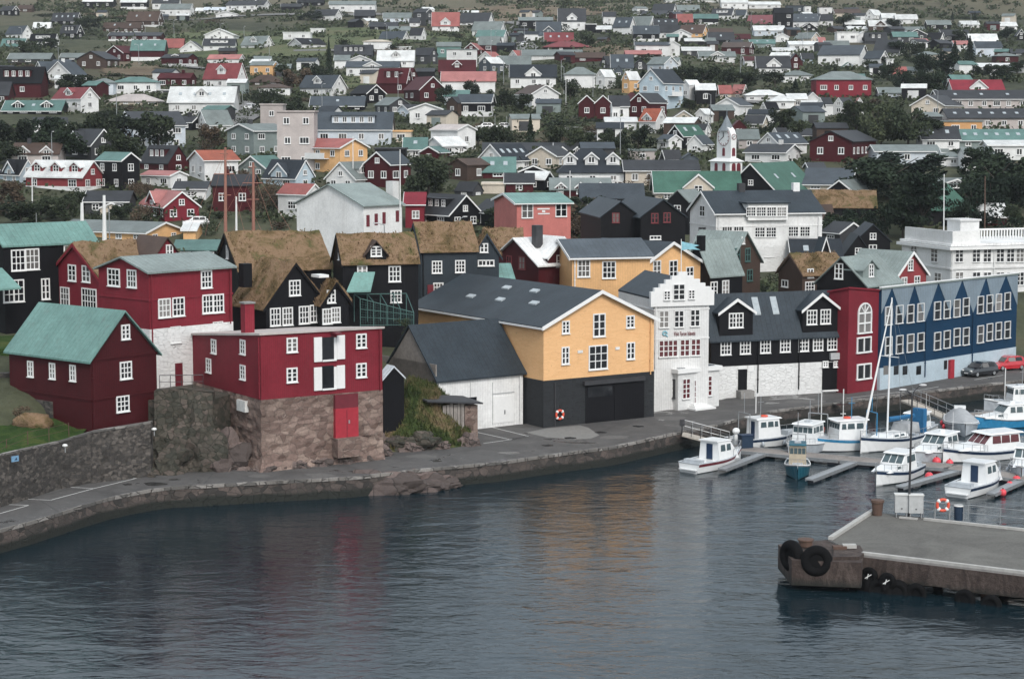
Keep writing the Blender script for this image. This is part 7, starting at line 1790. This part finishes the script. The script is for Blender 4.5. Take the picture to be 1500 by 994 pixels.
# ------------------------------------------------------------ cars
def car(p, hd, mat, label, L=3.9, W=1.7, Hc=1.45, parts=True):
    rt = empty('parked_car', p, hd); tag(rt, label, 'car', 'parked cars')
    def loft(secs, nm, mt, par=rt):
        # secs: (x, halfwidth, z0, z1)
        a = MB(); vs = []
        for x, w, z0, z1 in secs: vs += [(x, -w, z0), (x, -w * 1.02, (z0 + z1) / 2), (x, -w * .9, z1), (x, w * .9, z1), (x, w * 1.02, (z0 + z1) / 2), (x, w, z0)]
        n = len(secs); a.add(vs, [(i * 6 + j, (i + 1) * 6 + j, (i + 1) * 6 + (j + 1) % 6, i * 6 + (j + 1) % 6) for i in range(n - 1) for j in range(6)] + [tuple(range(6)), tuple(range(6 * n - 6, 6 * n))[::-1]]); return a.build(nm, M[mt], par, smooth=False)
    loft([(-L / 2, W * .44, .35, .75), (-L * .46, W * .48, .24, .92), (-L * .3, W / 2, .2, .95), (L * .12, W / 2, .2, .93), (L * .36, W * .49, .2, .82), (L * .47, W * .45, .24, .68), (L / 2, W * .40, .32, .55)], 'body', mat)
    a = MB(); pts = [(-L * .47, .9), (-L * .38, Hc - .1), (-L * .28, Hc), (L * .02, Hc), (L * .12, Hc - .12), (L * .27, .86)]; w0, w1 = W * .46, W * .36; nn = len(pts)
    f = lambda s: [(x, s * lerp(w0, w1, (z - .86) / (Hc - .86)), z) for x, z in pts]
    a.add(f(-1) + f(1), [tuple(range(nn)), tuple(range(nn, 2 * nn))[::-1]] + [(i, (i + 1) % nn, nn + (i + 1) % nn, nn + i) for i in range(nn)]); cb_ = a.build('cabin', M[mat], rt)
    if not parts: return rt
    def gq(pts): 
        P_ = [Vector(q) for q in pts]; nr = (P_[1] - P_[0]).cross(P_[3] - P_[0]).normalized() * .012; a = MB(); a.add([q - nr for q in P_] + [q + nr for q in P_], [(0, 1, 2, 3), (7, 6, 5, 4), (0, 4, 5, 1), (1, 5, 6, 2), (2, 6, 7, 3), (3, 7, 4, 0)]); return a
    hw = lambda z: lerp(w0, w1, (z - .86) / (Hc - .86))
    gq([(L * .255, -hw(.92) + .05, .93), (L * .255, hw(.92) - .05, .93), (L * .13, hw(1.28) - .05, Hc - .14), (L * .13, -hw(1.28) + .05, Hc - .14)]).build('windscreen', M['glass'], rt)
    for s in (-1, 1):
        for xa, xb in ((-L * .34, -L * .14), (-L * .12, L * .1)):
            gq([(xa - .03, s * (hw(.93) + .012), .94), (xb + .06, s * (hw(.93) + .012), .94), (xb - .02, s * (hw(Hc - .12) + .012), Hc - .12), (xa + .05, s * (hw(Hc - .12) + .012), Hc - .12)]).build('side_window', M['glass'], rt)
        for x in (-L * .31, L * .31):
            a = MB(); a.torus((x, s * (W / 2 - .08), .3), (0, 1, 0), .22, .09, 18, 8); o = a.build('tyre', M['rubber'], rt, smooth=True); a = MB(); a.tube((x, s * (W / 2 - .14), .3), (x, s * (W / 2 + .01), .3), .18, n=14); a.build('rim', M['steel'], o)
        a = MB(); a.ball((L * .475, s * W * .32, .64), .1, .18, .1, 8, 6); a.build('headlight', M['light'], rt, smooth=True); a = MB(); a.box(L * .14, L * .17, s * W * .5, s * (W * .5 + .16), .92, 1.04); a.build('mirror', M[mat], rt)
    a = MB(); a.box(L / 2 - .02, L / 2 + .02, -.26, .26, .36, .47); a.build('number_plate', M['light'], rt)
    return rt
car(PZ(1435, 550, ZR), R(214), 'carblack', 'black hatchback parked before the navy building'); car(PZ(1475, 541, ZR), R(205), 'carred', 'bright red hatchback parked behind the black one')
def hillcar(x, y, hd, mat, lb): g_ = hit(x, y); car(g_, R(hd), mat, lb, parts=True)
hillcar(287, 331, 190, 'carwhite', 'white car parked beside the crimson gabled house on the left hillside'); hillcar(366, 161, 250, 'carwhite', 'white car with headlights facing downhill on the steep street beside the beige flats'); hillcar(710, 190, 185, 'carwhite', 'white van-like car parked above the white four-skylight house')
hillcar(735, 190, 185, 'carwhite', 'white car parked next to the van-like one among the bushes'); hillcar(754, 58, 250, 'carwhite', 'white car driving down the upper hillside street'); hillcar(768, 67, 250, 'carwhite', 'white car lower on the upper hillside street')
# ------------------------------------------------------------ poles and masts on the land
def pole(x, y0, y1, lb, mat='trim', r_=.09, Yp=None, name='flagpole', cat='flagpole', grp='white poles between the houses', extra=None):
    Yp = Yp or hit(x, y1).y; b_ = PY(x, y1, Yp); t = PY(x, y0, Yp); o = empty(name, b_); a = MB(); a.tube((0, 0, -2), (t.x - b_.x, 0, t.z - b_.z), r_, r_ * .6, n=8); a.build('pole', M[mat], o)
    if extra:
        a = MB(); extra(a, t - b_); a.build('fittings', M[mat], o)
    tag(o, lb, cat, grp); return o
pole(120, 297, 328, 'short thick white pole rising behind the teal roof', r_=.28, Yp=240); pole(152.5, 286, 330, 'tall white pole right of the short thick one', r_=.28, Yp=240); pole(517, 200, 272, 'white flagpole in front of the pale grey gabled house'); pole(586, 219, 292, 'white flagpole beside the white chimney of the plain hall', Yp=245)
pole(835, 250, 290, 'white flagpole in front of the red multi-gabled row'); pole(829, 115, 155, 'white lamp pole among bushes right of the brown-roofed white house'); pole(1383, 255, 325, 'tall white flagpole on the flat roof of the white administration building', Yp=240, r_=.08)
pole(669, 290, 325, 'thin pale pole before the black house with long dormer', r_=.05); pole(677.5, 308, 330, 'short turquoise-white pole by the black gables', r_=.06)
def fl(a, t): a.add([(0, -.02, t.z - .3), (2.2, 0, t.z - .9), (2.4, 0, t.z - 1.8), (.9, 0, t.z - 1.5), (0, -.02, t.z - 1.6)], [(0, 1, 2, 3, 4)])
o = pole(998, 350, 402, 'flagpole with turquoise pennant on top of the stepped gable', Yp=177, r_=.05)
a = MB(); tz = PY(998, 352, 177).z - o.location.z; a.prism([(0, 0), (1.6, -.35), (1.1, -.5), (1.7, -.75), (.6, -.7), (0, -.8)], lambda q, x, z: (x, q, tz - .1 + z), -.015, .015); a.build('pennant', M['teallogo'], o)
def lattice(a, t):
    H_ = t.z
    for z, w_ in ((.46, .7), (.7, 1.1), (.93, .45)): a.tube((-w_, 0, H_ * z), (w_, 0, H_ * z), .055, n=5)
    for dx in (-4.2, -2.2, 2.2, 4.2): a.tube((0, 0, H_ * .93), (dx, 0, 0), .014, n=3)
pole(330, 216, 345, 'salmon-coloured rigged mast, left one of the pair above the turf roof', 'mast', .21, 215, 'signal_mast', 'mast', 'pair of salmon masts', lattice); pole(371, 238, 338, 'salmon-coloured rigged mast with white lamp arms, right one of the pair', 'mast', .21, 220, 'signal_mast', 'mast', 'pair of salmon masts', lattice)
pole(346, 288, 345, 'white braced pole between the two salmon masts', r_=.15, Yp=216); pole(47, 258, 310, 'white-topped lamp pole beside the red house with three dormers', r_=.12); pole(53, 312, 334, 'small street lamp pole above the teal roof', 'steel', .07); pole(161, 182, 200, 'lamp pole before the pale blue-grey house with balcony', 'steel', .07)
pole(708, 168, 190, 'street lamp pole, leftmost of three above the parked white cars', 'steel', .08); pole(725, 168, 190, 'street lamp pole, middle one of three above the parked white cars', 'steel', .08); pole(742, 170, 190, 'street lamp pole, rightmost of three above the parked white cars', 'steel', .08); pole(1443, 258, 330, 'brown telegraph pole before dark trees by the red-walled white-roofed house', 'rust', .12, 262)
pole(355, 130, 165, 'slim street lamp left on the steep street', 'steel', .07); pole(1323, 120, 145, 'white lamp pole among trees right of the crimson mansard house', 'steel', .09); pole(956, 50, 80, 'slim pole on the upper hillside', 'steel', .06)
# ------------------------------------------------------------ trees
def leafcloud(kind, seed, nl):
    q = random.Random(seed); a = MB()
    def leaf(p, s):
        u = Vector((q.gauss(0, 1), q.gauss(0, 1), q.gauss(0, 1))).normalized(); v = u.orthogonal().normalized(); w = u.cross(v); s *= q.uniform(.6, 1.3)
        v, w = v * s, w * s * .7; a.add([p - v, p + w * .9, p + v, p - w], [(0, 1, 2, 3)])
    if kind in 'rwb':
        lobes = []
        nlb = 11 if kind != 'w' else 15
        for i in range(nlb):
            an = q.uniform(0, 2 * math.pi); rr = q.uniform(.1, .36) * (1.5 if kind == 'w' else 1); z = q.uniform(.24, .82) if kind != 'w' else q.uniform(.2, .78)
            lobes.append((Vector((rr * math.cos(an), rr * math.sin(an), z)), q.uniform(.13, .24)))
        for i in range(nl):
            c, r_ = q.choice(lobes); d = Vector((q.gauss(0, 1), q.gauss(0, 1), q.gauss(0, 1))).normalized(); rad = r_ * (q.random() ** .35) * (1.1 if kind != 'b' else 1.25)
            p = c + Vector((d.x, d.y, d.z * .8)) * rad
            if p.z > .03: leaf(p, .043 if kind != 'b' else .028)
    elif kind == 'c':
        for i in range(nl):
            t = q.random() ** .75; z = 1 - t * .92; lay = (z * 9) % 1; r_ = .30 * t * (.55 + .45 * (1 - lay)) ; an = q.uniform(0, 2 * math.pi); k = q.random() ** .4
            leaf(Vector((r_ * k * math.cos(an), r_ * k * math.sin(an), z - .05 * k)), .03)
    elif kind == 'p':   # spreading dark tree with horizontal branches
        arms = [(q.uniform(0, 6.28), q.uniform(.25, .95), q.uniform(.25, .62)) for _ in range(22)]
        for i in range(nl):
            an, z, ln = q.choice(arms); k = q.random() ** .6; sp_ = .07 + .05 * (1 - k); L = ln * (1.15 - z * .6)
            leaf(Vector((math.cos(an) * L * k + q.gauss(0, sp_), math.sin(an) * L * k + q.gauss(0, sp_), z + .08 * k + q.gauss(0, .022))), .03)
    elif kind == 's':   # shrub: foliage to the ground
        lobes = [(Vector((q.uniform(-.4, .4), q.uniform(-.35, .35), q.uniform(.15, .55))), q.uniform(.2, .36)) for _ in range(8)]
        for i in range(nl):
            c, r_ = q.choice(lobes); d = Vector((q.gauss(0, 1), q.gauss(0, 1), q.gauss(0, 1))).normalized(); p = c + Vector((d.x, d.y, d.z * .9)) * r_ * q.random() ** .3
            if p.z > 0: leaf(p, .05)
    return a
def trunk(kind, seed):
    q = random.Random(seed + 99); a = MB()
    hgt = .9 if kind == 'c' else .5
    a.tube((0, 0, -.12), (.01, 0, hgt * .5), .035, .026, n=7); a.tube((.01, 0, hgt * .5), (0, .01, hgt), .026, .012, n=6)
    if kind != 'c':
        for k in range(5):
            an = k * 1.3 + q.random(); z = .22 + .06 * k; e = Vector((math.cos(an) * .26, math.sin(an) * .26, z + .28)); a.tube((0, 0, z), e, .016, .007, n=5)
    return a
TV = {}
for kd, nl, vs_ in (('r', 1500, 4), ('w', 2200, 3), ('c', 1300, 2), ('p', 2600, 2), ('b', 1100, 2), ('s', 420, 4)):
    TV[kd] = []
    for s in range(vs_):
        cm = leafcloud(kd, 11 + s * 7 + ord(kd), nl); tm = trunk(kd, s)
        me = cm.mesh('crown', LEAF['d'], recalc=False); TV[kd].append((me, tm.mesh('trunk', M['trunk'])))
_cv = {}
def tree(px, yb_, wpx, hpx, kd='r', lm='d', Yt=None, desc=None, name=None):
    if Yt: p = PY(px, yb_, Yt)
    else: p = hit(px, yb_)
    s = F / p.y; Hm = hpx / s; Wm = wpx / s
    v = rnd.randrange(len(TV[kd])); me, tm = TV[kd][v]; key = (kd, v, lm)
    if key not in _cv:
        m2 = me.copy(); m2.materials.clear(); m2.materials.append(LEAF[lm]); _cv[key] = m2
    nm = name or {'c': 'conifer', 'p': 'pine_tree', 's': 'shrub'}.get(kd, 'tree')
    o = empty(nm, p, rnd.uniform(0, 6.28)); nat = {'r': .95, 'w': 1.25, 'c': .6, 'p': 1.2, 'b': 1.0, 's': 1.1}[kd]
    nh = {'r': .98, 'w': .95, 'c': 1.0, 'p': 1.05, 'b': 1.0, 's': .85}[kd]
    sx = Wm / nat; sz = Hm / nh
    link('crown', _cv[key], o, sc=(sx, sx, sz)); 
    if kd != 's': link('trunk', tm, o, sc=(sx, sx, sz))
    cn = {'d': 'dark green', 'g': 'olive green', 'b': 'brownish', 'k': 'near-black'}[lm]; tn = {'r': 'round tree', 'w': 'broad spreading tree', 'c': 'pointed conifer', 'p': 'ragged pine', 'b': 'thin-crowned tree', 's': 'bush'}[kd]
    sz_ = 'large ' if hpx * wpx > 1800 else ('small ' if hpx * wpx < 260 else '')
    o['category'] = 'bush' if kd == 's' else 'tree'; o['group'] = 'bushes between the houses' if kd == 's' else 'trees between the houses'
    THINGS.append((o, desc or (sz_ + cn + ' ' + tn), dict(loc=(p.x, p.y, p.z + Hm / 2))))
for t_ in """628 286 86 60 w d|25 214 60 42 w d|70 222 70 52 w k|112 228 66 55 r d|150 226 70 62 w d|190 226 66 58 r d|232 222 58 60 r d|15 240 60 34 w d|62 136 46 30 r b|112 138 60 30 w d|135 128 26 18 s d|100 140 30 24 r d
482 112 17 58 c k|440 134 50 36 w b|470 126 50 34 w d|416 120 34 26 r d|390 166 40 36 r d|420 170 50 34 w d|365 150 34 20 s d|310 222 38 42 r b|300 226 26 26 s b|438 168 30 34 c d|356 186 22 16 s d|505 70 30 20 s d|575 75 22 16 s d
1255 205 60 60 w g|1290 214 70 66 w g|1330 218 76 64 w d|1362 216 50 46 r d|1270 172 50 28 w b|1300 180 40 30 r d|1236 190 40 26 s g|1320 268 128 48 w k|1280 264 60 34 r d|1250 262 40 24 s b|1340 345 90 92 p k|1322 350 60 60 p k|1438 262 70 48 w k|1470 275 70 58 r k|1450 318 90 64 w k|1492 310 50 60 r k|1405 300 40 26 r d|1482 340 40 40 r d|1420 240 50 24 w k
777 218 24 52 c k|727 216 54 34 w d|700 215 34 26 r d|755 212 40 24 s g|812 222 40 40 r g|838 226 44 40 w g|868 226 42 34 w d|900 224 40 38 w d|935 222 52 40 w d|925 236 40 22 s d|650 155 32 30 r d|672 164 30 26 r d|735 162 46 34 w d|765 164 36 28 r d|800 166 28 22 s g|835 150 26 34 r d|815 190 60 22 s d|870 200 40 18 s b|690 148 26 30 r d
1000 122 36 26 r d|1028 128 50 30 w d|1062 128 50 30 w d|1095 130 40 28 r d|1050 138 60 22 s g|1100 145 50 18 s d|1130 145 50 20 s d|1158 148 44 22 s d|1145 196 44 38 w d|1165 206 34 30 r g|1178 200 26 24 s g|1268 140 16 24 c d|1135 128 30 24 r d|1165 132 16 18 c k|1115 118 26 18 s d
1340 88 30 30 r d|1315 82 30 24 r k|1355 110 44 34 w k|1385 118 40 44 r k|1398 100 34 40 c k|1420 92 26 40 c k|1440 115 36 22 w d|1470 120 44 26 w k|1300 118 34 26 r d|1320 132 44 30 w k|1345 140 44 40 w k|1372 140 34 40 r k|1310 100 30 18 s d|1290 100 26 20 r d|1395 30 8 14 c k|1428 32 9 15 c k|1240 40 30 20 r d|1310 45 26 18 r d|1490 108 30 20 r k|1475 62 28 22 r k|1405 62 22 20 r d|1220 105 34 14 s d|1275 108 30 20 r d|1295 118 20 24 r k
741 338 70 36 w d|700 322 30 16 s d|745 300 22 18 s b|825 332 60 34 w b|860 326 50 40 w d|835 346 50 24 s b|872 344 40 34 s g|885 330 36 30 r b|790 300 40 14 s b|770 306 36 14 s b
385 318 44 62 b b|405 310 40 50 b b|356 270 26 26 b b|198 300 34 44 b b|215 296 30 34 b b|20 300 50 36 w b|60 322 60 36 w d|95 326 50 40 w d|30 330 60 40 r d|140 328 36 24 s d|178 324 44 28 w d|205 326 40 30 s b|232 322 40 26 s d|260 318 44 32 w d|8 316 40 24 s b|110 310 40 30 r d|310 345 30 26 s g|300 330 30 22 s d|320 320 40 16 s d|295 300 16 14 s d|410 335 40 16 s b|440 300 30 26 b b
860 70 30 24 r d|820 50 26 18 s d|765 50 14 14 r d|668 58 26 12 s d|1002 66 12 14 r d|720 48 14 10 r d|940 120 14 16 r k|1090 190 30 20 s d|1000 156 30 16 r d|905 130 24 20 s d|958 175 26 20 s g|1010 165 24 20 r d|530 134 40 12 s g|540 96 24 10 s d|600 95 30 14 s d|455 30 40 14 w d|505 25 14 10 s d|130 46 36 20 r d|118 40 20 14 r d|170 40 30 14 s d|40 82 40 24 w d|75 75 30 20 r d|50 76 40 18 s k|30 100 30 14 s b
1410 345 30 60 r k|1215 342 46 34 w k|1255 342 60 38 w k|1232 330 40 22 s b|1300 292 140 62 w k|1350 352 110 105 p k|1335 330 70 60 w k|1460 300 110 78 w k|1425 326 70 60 w k|90 236 80 50 w k|180 238 80 50 w d|1270 294 50 26 s k|1310 298 60 32 s k|1350 294 50 26 s k|1235 302 40 20 s b|1400 332 50 40 s k|1440 334 60 42 s k|1478 352 50 40 s k|1385 302 40 26 s k|1290 322 50 30 s k|1330 330 60 34 s k|1420 300 50 30 s k|1465 306 50 30 s k|1225 350 60 34 w k|1265 330 44 26 s k|1200 328 30 16 s b|850 352 44 34 w b|868 368 46 34 r g|835 362 40 26 s b|880 345 36 26 s b|858 330 50 26 s b|820 350 40 22 s d|872 310 40 22 s b|1020 300 24 16 s d|1300 350 40 60 r k|1262 352 50 30 s g|1240 345 30 18 s g|1130 420 34 22 s g|1115 428 30 16 s d|960 275 40 22 s b|975 282 26 22 s g|920 285 60 22 s b|1235 290 44 20 s b|590 478 30 14 s g|520 490 30 14 s g|600 492 26 16 s g|570 640 26 22 s g|590 650 30 20 s g|612 655 30 16 s d|640 660 28 16 s b|1495 385 20 20 r b|30 608 34 16 s b|160 460 14 10 s g""".replace('\n', '|').split('|'):
    f_ = t_.split(); x, y, w_, h_ = map(float, f_[:4])
    Yt = None
    if y > 440: Yt = {590: 165, 520: 160, 600: 166, 570: 155.5, 30: 139, 160: 160}.get(int(x), 156)
    tree(x, y, w_, h_, f_[4], f_[5], Yt)
# sheds, hedges and poles that fill the gardens
q = random.Random(21)
def gap(x, y, r_):
    for _, _, h in THINGS:
        dx, dy = x - h['loc'][0], y - h['loc'][1]; rr = (max(h['A'], h['B']) * .55 + r_) if h.get('A') else 2 + r_
        if dx * dx + dy * dy < rr * rr: return False
    return True
nl_ = 0
while nl_ < 42:
    Y = 235 + 600 * q.random(); X = q.uniform(-.25, .25) * Y
    if not gap(X, Y, 1): continue
    nl_ += 1; o = empty('street_lamp', (X, Y, hz(X, Y)), q.uniform(0, 6)); Hp = q.uniform(5.5, 8); a = MB(); a.tube((0, 0, -1), (0, 0, Hp), .09, .06, n=6); a.tube((0, 0, Hp), (.9, 0, Hp + .25), .04, n=5); a.build('pole', M['steel'], o); a = MB(); a.box(.7, 1.35, -.12, .12, Hp + .2, Hp + .32); a.build('lamp_head', M['lamp'], o)
    o['category'] = 'street lamp'; o['group'] = 'street lamps on the hillside'; THINGS.append((o, 'grey street lamp', dict(loc=(X, Y, hz(X, Y)), A=.1, B=.1, ze=hz(X, Y) + Hp, z0=hz(X, Y))))
ns = nh = 0; tries = 0
while (ns < 75 or nh < 90) and tries < 4000:
    tries += 1; Y = 270 + 680 * q.random() ** 1.1; X = q.uniform(-.25, .25) * Y
    if not gap(X, Y, 3): continue
    z = hz(X, Y); px, py = proj((X, Y, z))
    if py > 250 or (px > 215 and px < 520 and py < 85 and py > 40): continue
    s = F / Y
    if ns < 75 and q.random() < .45:
        w_, d_, hh = q.uniform(3.5, 6.5), q.uniform(4, 6), q.uniform(2.2, 2.8); ns += 1; wl = q.choice('wwknbrgc'); rf_ = q.choice('nnsgtwS'); rt = empty('shed', (X, Y, z), q.uniform(-.6, .6))
        a = MB(); a.prism([(-d_ / 2, -2), (d_ / 2, -2), (d_ / 2, hh), (0, hh + d_ * .2), (-d_ / 2, hh)], lambda u, b, c: (u, b, c), -w_ / 2, w_ / 2); a.build('wall', WM[wl], rt)
        a = MB(); roof_slab(a, lambda u, b, c: (u, b - d_ / 2, c), -w_ / 2 - .25, w_ / 2 + .25, d_, hh + .01, hh + d_ * .2 + .01, .25, .12); a.build('roof', RF[rf_], rt)
        a = MB(); a.box(-w_ * .25, w_ * .2, -d_ / 2 - .04, -d_ / 2 + .02, 0, 2.0); a.build('door', WM[q.choice('wngk')], rt)
        rt['category'] = 'shed'; rt['group'] = 'garden sheds and garages on the hillside'; THINGS.append((rt, CN[wl] + ' shed with ' + CN[rf_] + ' roof', dict(loc=(X, Y, z), A=w_, B=d_, fn=0, ze=z + hh, z0=z)))
    elif nh < 90:
        nh += 1; L_ = q.uniform(7, 18); Hh = q.uniform(1.2, 2.6); v = q.randrange(4); lm = q.choice('ddgbk'); key = ('s', v, lm); me, tm = TV['s'][v]
        if key not in _cv: m2 = me.copy(); m2.materials.clear(); m2.materials.append(LEAF[lm]); _cv[key] = m2
        o = empty('hedge', (X, Y, z - .2), q.uniform(-.4, .4))
        link('foliage', _cv[key], o, sc=(L_ / 1.1, q.uniform(2, 3.5), Hh / .8)); o['category'] = 'hedge'; o['group'] = 'hedges between the gardens'
        THINGS.append((o, {'d': 'dark green', 'g': 'olive green', 'b': 'brownish', 'k': 'near-black'}[lm] + (' low' if Hh < 1.9 else ' tall') + ' hedge', dict(loc=(X, Y, z + Hh / 2), A=L_ * .6, B=2)))
# undergrowth: uncountable scrub between the houses
q = random.Random(5); a = MB()
def inside_house(x, y):
    for _, _, h in THINGS:
        if h.get('fn'):
            dx, dy = x - h['loc'][0], y - h['loc'][1]
            if dx * dx + dy * dy < (max(h['A'], h['B']) * .45) ** 2: return True
    return False
cnt = 0
while cnt < 7500:
    Y = 190 + 860 * q.random() ** 1.25; X = q.uniform(-.29, .29) * Y
    dens = noise.noise(Vector((X * .02, Y * .02, 9))) + .25 * noise.noise(Vector((X * .1, Y * .1, 2)))
    if dens < -.1 + (.06 if Y > 600 else 0): continue
    if inside_house(X, Y) or Y - yi(X) < 24: continue
    z = hz(X, Y); cnt += 1; rr = q.uniform(.5, 1.5) * (1 + Y / 900); nl = 13
    for _ in range(nl):
        d = Vector((q.gauss(0, .6) * rr, q.gauss(0, .6) * rr, abs(q.gauss(0, .38)) * rr)); p = Vector((X, Y, z)) + d
        u = Vector((q.gauss(0, 1), q.gauss(0, 1), q.gauss(0, 1))).normalized(); v = u.orthogonal().normalized(); w = u.cross(v); s = .22 * rr ** .5 * (1 + Y / 700)
        a.add([p - v * s, p + w * s * .8, p + v * s, p - w * s * .8], [(0, 1, 2, 3)])
o = a.build('undergrowth', LEAF['g'], recalc=False); o['kind'] = 'stuff'
# grass tufts on the bank and lawn edge
a = MB()
for _ in range(5200):
    px, py = q.uniform(560, 690), q.uniform(585, 662); 
    x = (px - 750) / 2900 * 156; f_ = PZ(px, 664 - (px - 556) * .075, ZR); t = q.uniform(.05, 1); y = f_.y + t * 8; ztop = interp(px, [556, 580, 600, 640, 675, 694], [3.3, 3.2, 5.2, 4.4, 2.2, 1.6]); z = lerp(ZR - .1, ztop, sstep(0, .42, t)) + t * .9
    p = Vector((f_.x * (y / f_.y), y, z + .05)); d = Vector((q.uniform(-.15, .15), q.uniform(-.15, .15), q.uniform(.2, .5))); w = Vector((q.uniform(-.08, .08), q.uniform(-.08, .08), 0)); a.add([p - w, p + w, p + d], [(0, 1, 2)])
o = a.build('long_grass', bankm, recalc=False); o['kind'] = 'stuff'
# ------------------------------------------------------------ labels: each says which one it is
def short_words(s): return len(s.split())
bpy.context.view_layer.update()
recs = []
for o, d, h in THINGS:
    l = h['loc']; z = l[2] + ((h['ze'] - h['z0']) / 2 if 'ze' in h else 0); x, y = proj((l[0], l[1], z)); recs.append([o, d, x, y])
used = {o['label'] for o in scene.objects if o.parent is None and o.get('label')}
from collections import Counter
cnt_ = Counter(r_[1] for r_ in recs)
anchors = [(r_[1], r_[2], r_[3], r_[0]) for r_ in recs if cnt_[r_[1]] == 1 and len(r_[1].split()) <= 9]
LAND = [('the clock tower', 1064, 215), ('the big white wooden house', 1120, 330), ('the plain white hall', 500, 310), ('the coral building', 790, 305), ('the white administration building', 1430, 395), ('the two salmon masts', 350, 280), ('the burgundy twin-gabled house', 785, 385), ('the yellow warehouse', 800, 520), ('the navy building', 1390, 480)]
anchors += [(n, x, y, None) for n, x, y in LAND]
def rel_word(dx, dy, dist):
    if abs(dx) > abs(dy) * 1.1: w = 'right of' if dx > 0 else 'left of'
    else: w = 'below' if dy > 0 else 'above'
    return w
def art(s): return s if s.startswith('the ') else ('the ' + s)
todo = []
for r_ in recs:
    o, d, x, y = r_
    if cnt_[d] == 1 and 4 <= len(d.split()) <= 16 and d not in used: o['label'] = d; used.add(d)
    else: todo.append(r_)
for o, d, x, y in sorted(todo, key=lambda r_: (r_[3], r_[2])):
    c = sorted(anchors, key=lambda q_: math.hypot(q_[1] - x, (q_[2] - y) * 1.3)); done = False
    for dd in (d, d.split(' and ')[0], d.split(' with ')[0]):
        for nm, ax, ay, ao in c[:16]:
            if ao is o: continue
            dx, dy = x - ax, y - ay; rw = rel_word(dx, dy, 0); dist = math.hypot(dx, dy)
            s = dd + ', ' + ('just ' if dist < 45 else '') + rw + ' ' + art(nm)
            if len(s.replace('-', ' ').split()) <= 18 and len(s.split()) <= 16 and s not in used: o['label'] = s; used.add(s); done = True; break
        if done: break
    if not done:
        for i_ in range(8):
            for j_ in range(i_ + 1, 10):
                s = d.split(' with ')[0] + ' between ' + art(c[i_][0].split(' with ')[0] if len(c[i_][0].split()) > 6 else c[i_][0]) + ' and ' + art(c[j_][0])
                if not done and len(s.split()) <= 16 and s not in used: o['label'] = s; used.add(s); done = True
    if not done: o['label'] = d + ' on the hillside'
# unify names so that they say the kind
# ------------------------------------------------------------ sky, sun, haze, camera
wd = bpy.data.worlds.new('World'); scene.world = wd; wd.use_nodes = True; t = wd.node_tree; bg = t.nodes['Background']
sky = t.nodes.new('ShaderNodeTexSky'); sky.sky_type = 'NISHITA'; sky.sun_disc = False; sky.sun_elevation = R(42); sky.sun_rotation = R(160); sky.air_density = 1.0; sky.dust_density = 3.0; sky.ozone_density = 1.0; sky.altitude = 20
hs = t.nodes.new('ShaderNodeHueSaturation'); hs.inputs['Saturation'].default_value = .5; t.links.new(sky.outputs[0], hs.inputs['Color']); cl_ = N(t, 'ShaderNodeTexCoord'); cn_ = tex(t, 'ShaderNodeTexNoise', 2.2, cl_.outputs['Generated'], Detail=5.0); cc_ = ramp(t, cn_.outputs[0], [(.35, (.43, .53, .60)), (.65, (.76, .83, .88))]); cs_ = N(t, 'ShaderNodeVectorMath', operation='SCALE'); cs_.inputs['Scale'].default_value = 7.5; t.links.new(cc_, cs_.inputs[0]); mx_ = N(t, 'ShaderNodeMix', data_type='RGBA'); mx_.inputs[0].default_value = .6; t.links.new(hs.outputs[0], mx_.inputs[6]); t.links.new(cs_.outputs[0], mx_.inputs[7]); t.links.new(mx_.outputs[2], bg.inputs[0]); bg.inputs[1].default_value = .13
sn = bpy.data.lights.new('sun', 'SUN'); sn.energy = 1.3; sn.angle = R(18); sn.color = (1, .96, .91); so = bpy.data.objects.new('sun', sn); COL.objects.link(so)
az = R(160); el = R(42)   # from behind the camera, to its right
dirv = Vector((math.sin(az) * math.cos(el), math.cos(az) * math.cos(el), math.sin(el))); so.rotation_euler = dirv.to_track_quat('Z', 'Y').to_euler()
if HAZE:
    a = MB(); a.box(-3600, 3600, -950, 5100, -3.7, 560); hz_ = a.build('haze', []); hz_.data.materials.clear()
    m = bpy.data.materials.new('air_haze'); m.use_nodes = True; t = m.node_tree; t.nodes.clear(); out_ = t.nodes.new('ShaderNodeOutputMaterial'); pv = t.nodes.new('ShaderNodeVolumePrincipled'); pv.inputs['Color'].default_value = (.86, .90, .95, 1); pv.inputs['Density'].default_value = HAZE; pv.inputs['Anisotropy'].default_value = .2
    t.links.new(pv.outputs[0], out_.inputs['Volume']); hz_.data.materials.append(m); hz_['kind'] = 'stuff'
cam = bpy.data.cameras.new('camera'); co = bpy.data.objects.new('camera', cam); COL.objects.link(co); scene.camera = co
cam.sensor_width = 36; cam.lens = 36 * F / 1500; cam.clip_end = 12000; cam.clip_start = .5; co.location = (0, 0, ZC); co.rotation_euler = (math.pi / 2 - PITCH, 0, 0)
vs_ = scene.view_settings; vs_.view_transform = 'Standard'; vs_.look = 'None'; vs_.exposure = EXPO; vs_.gamma = 1; vs_.use_curve_mapping = False
scene.cycles.max_bounces = 5; scene.cycles.diffuse_bounces = 2; scene.cycles.glossy_bounces = 3; scene.cycles.volume_bounces = 0; scene.cycles.transparent_max_bounces = 4; scene.cycles.use_denoising = True
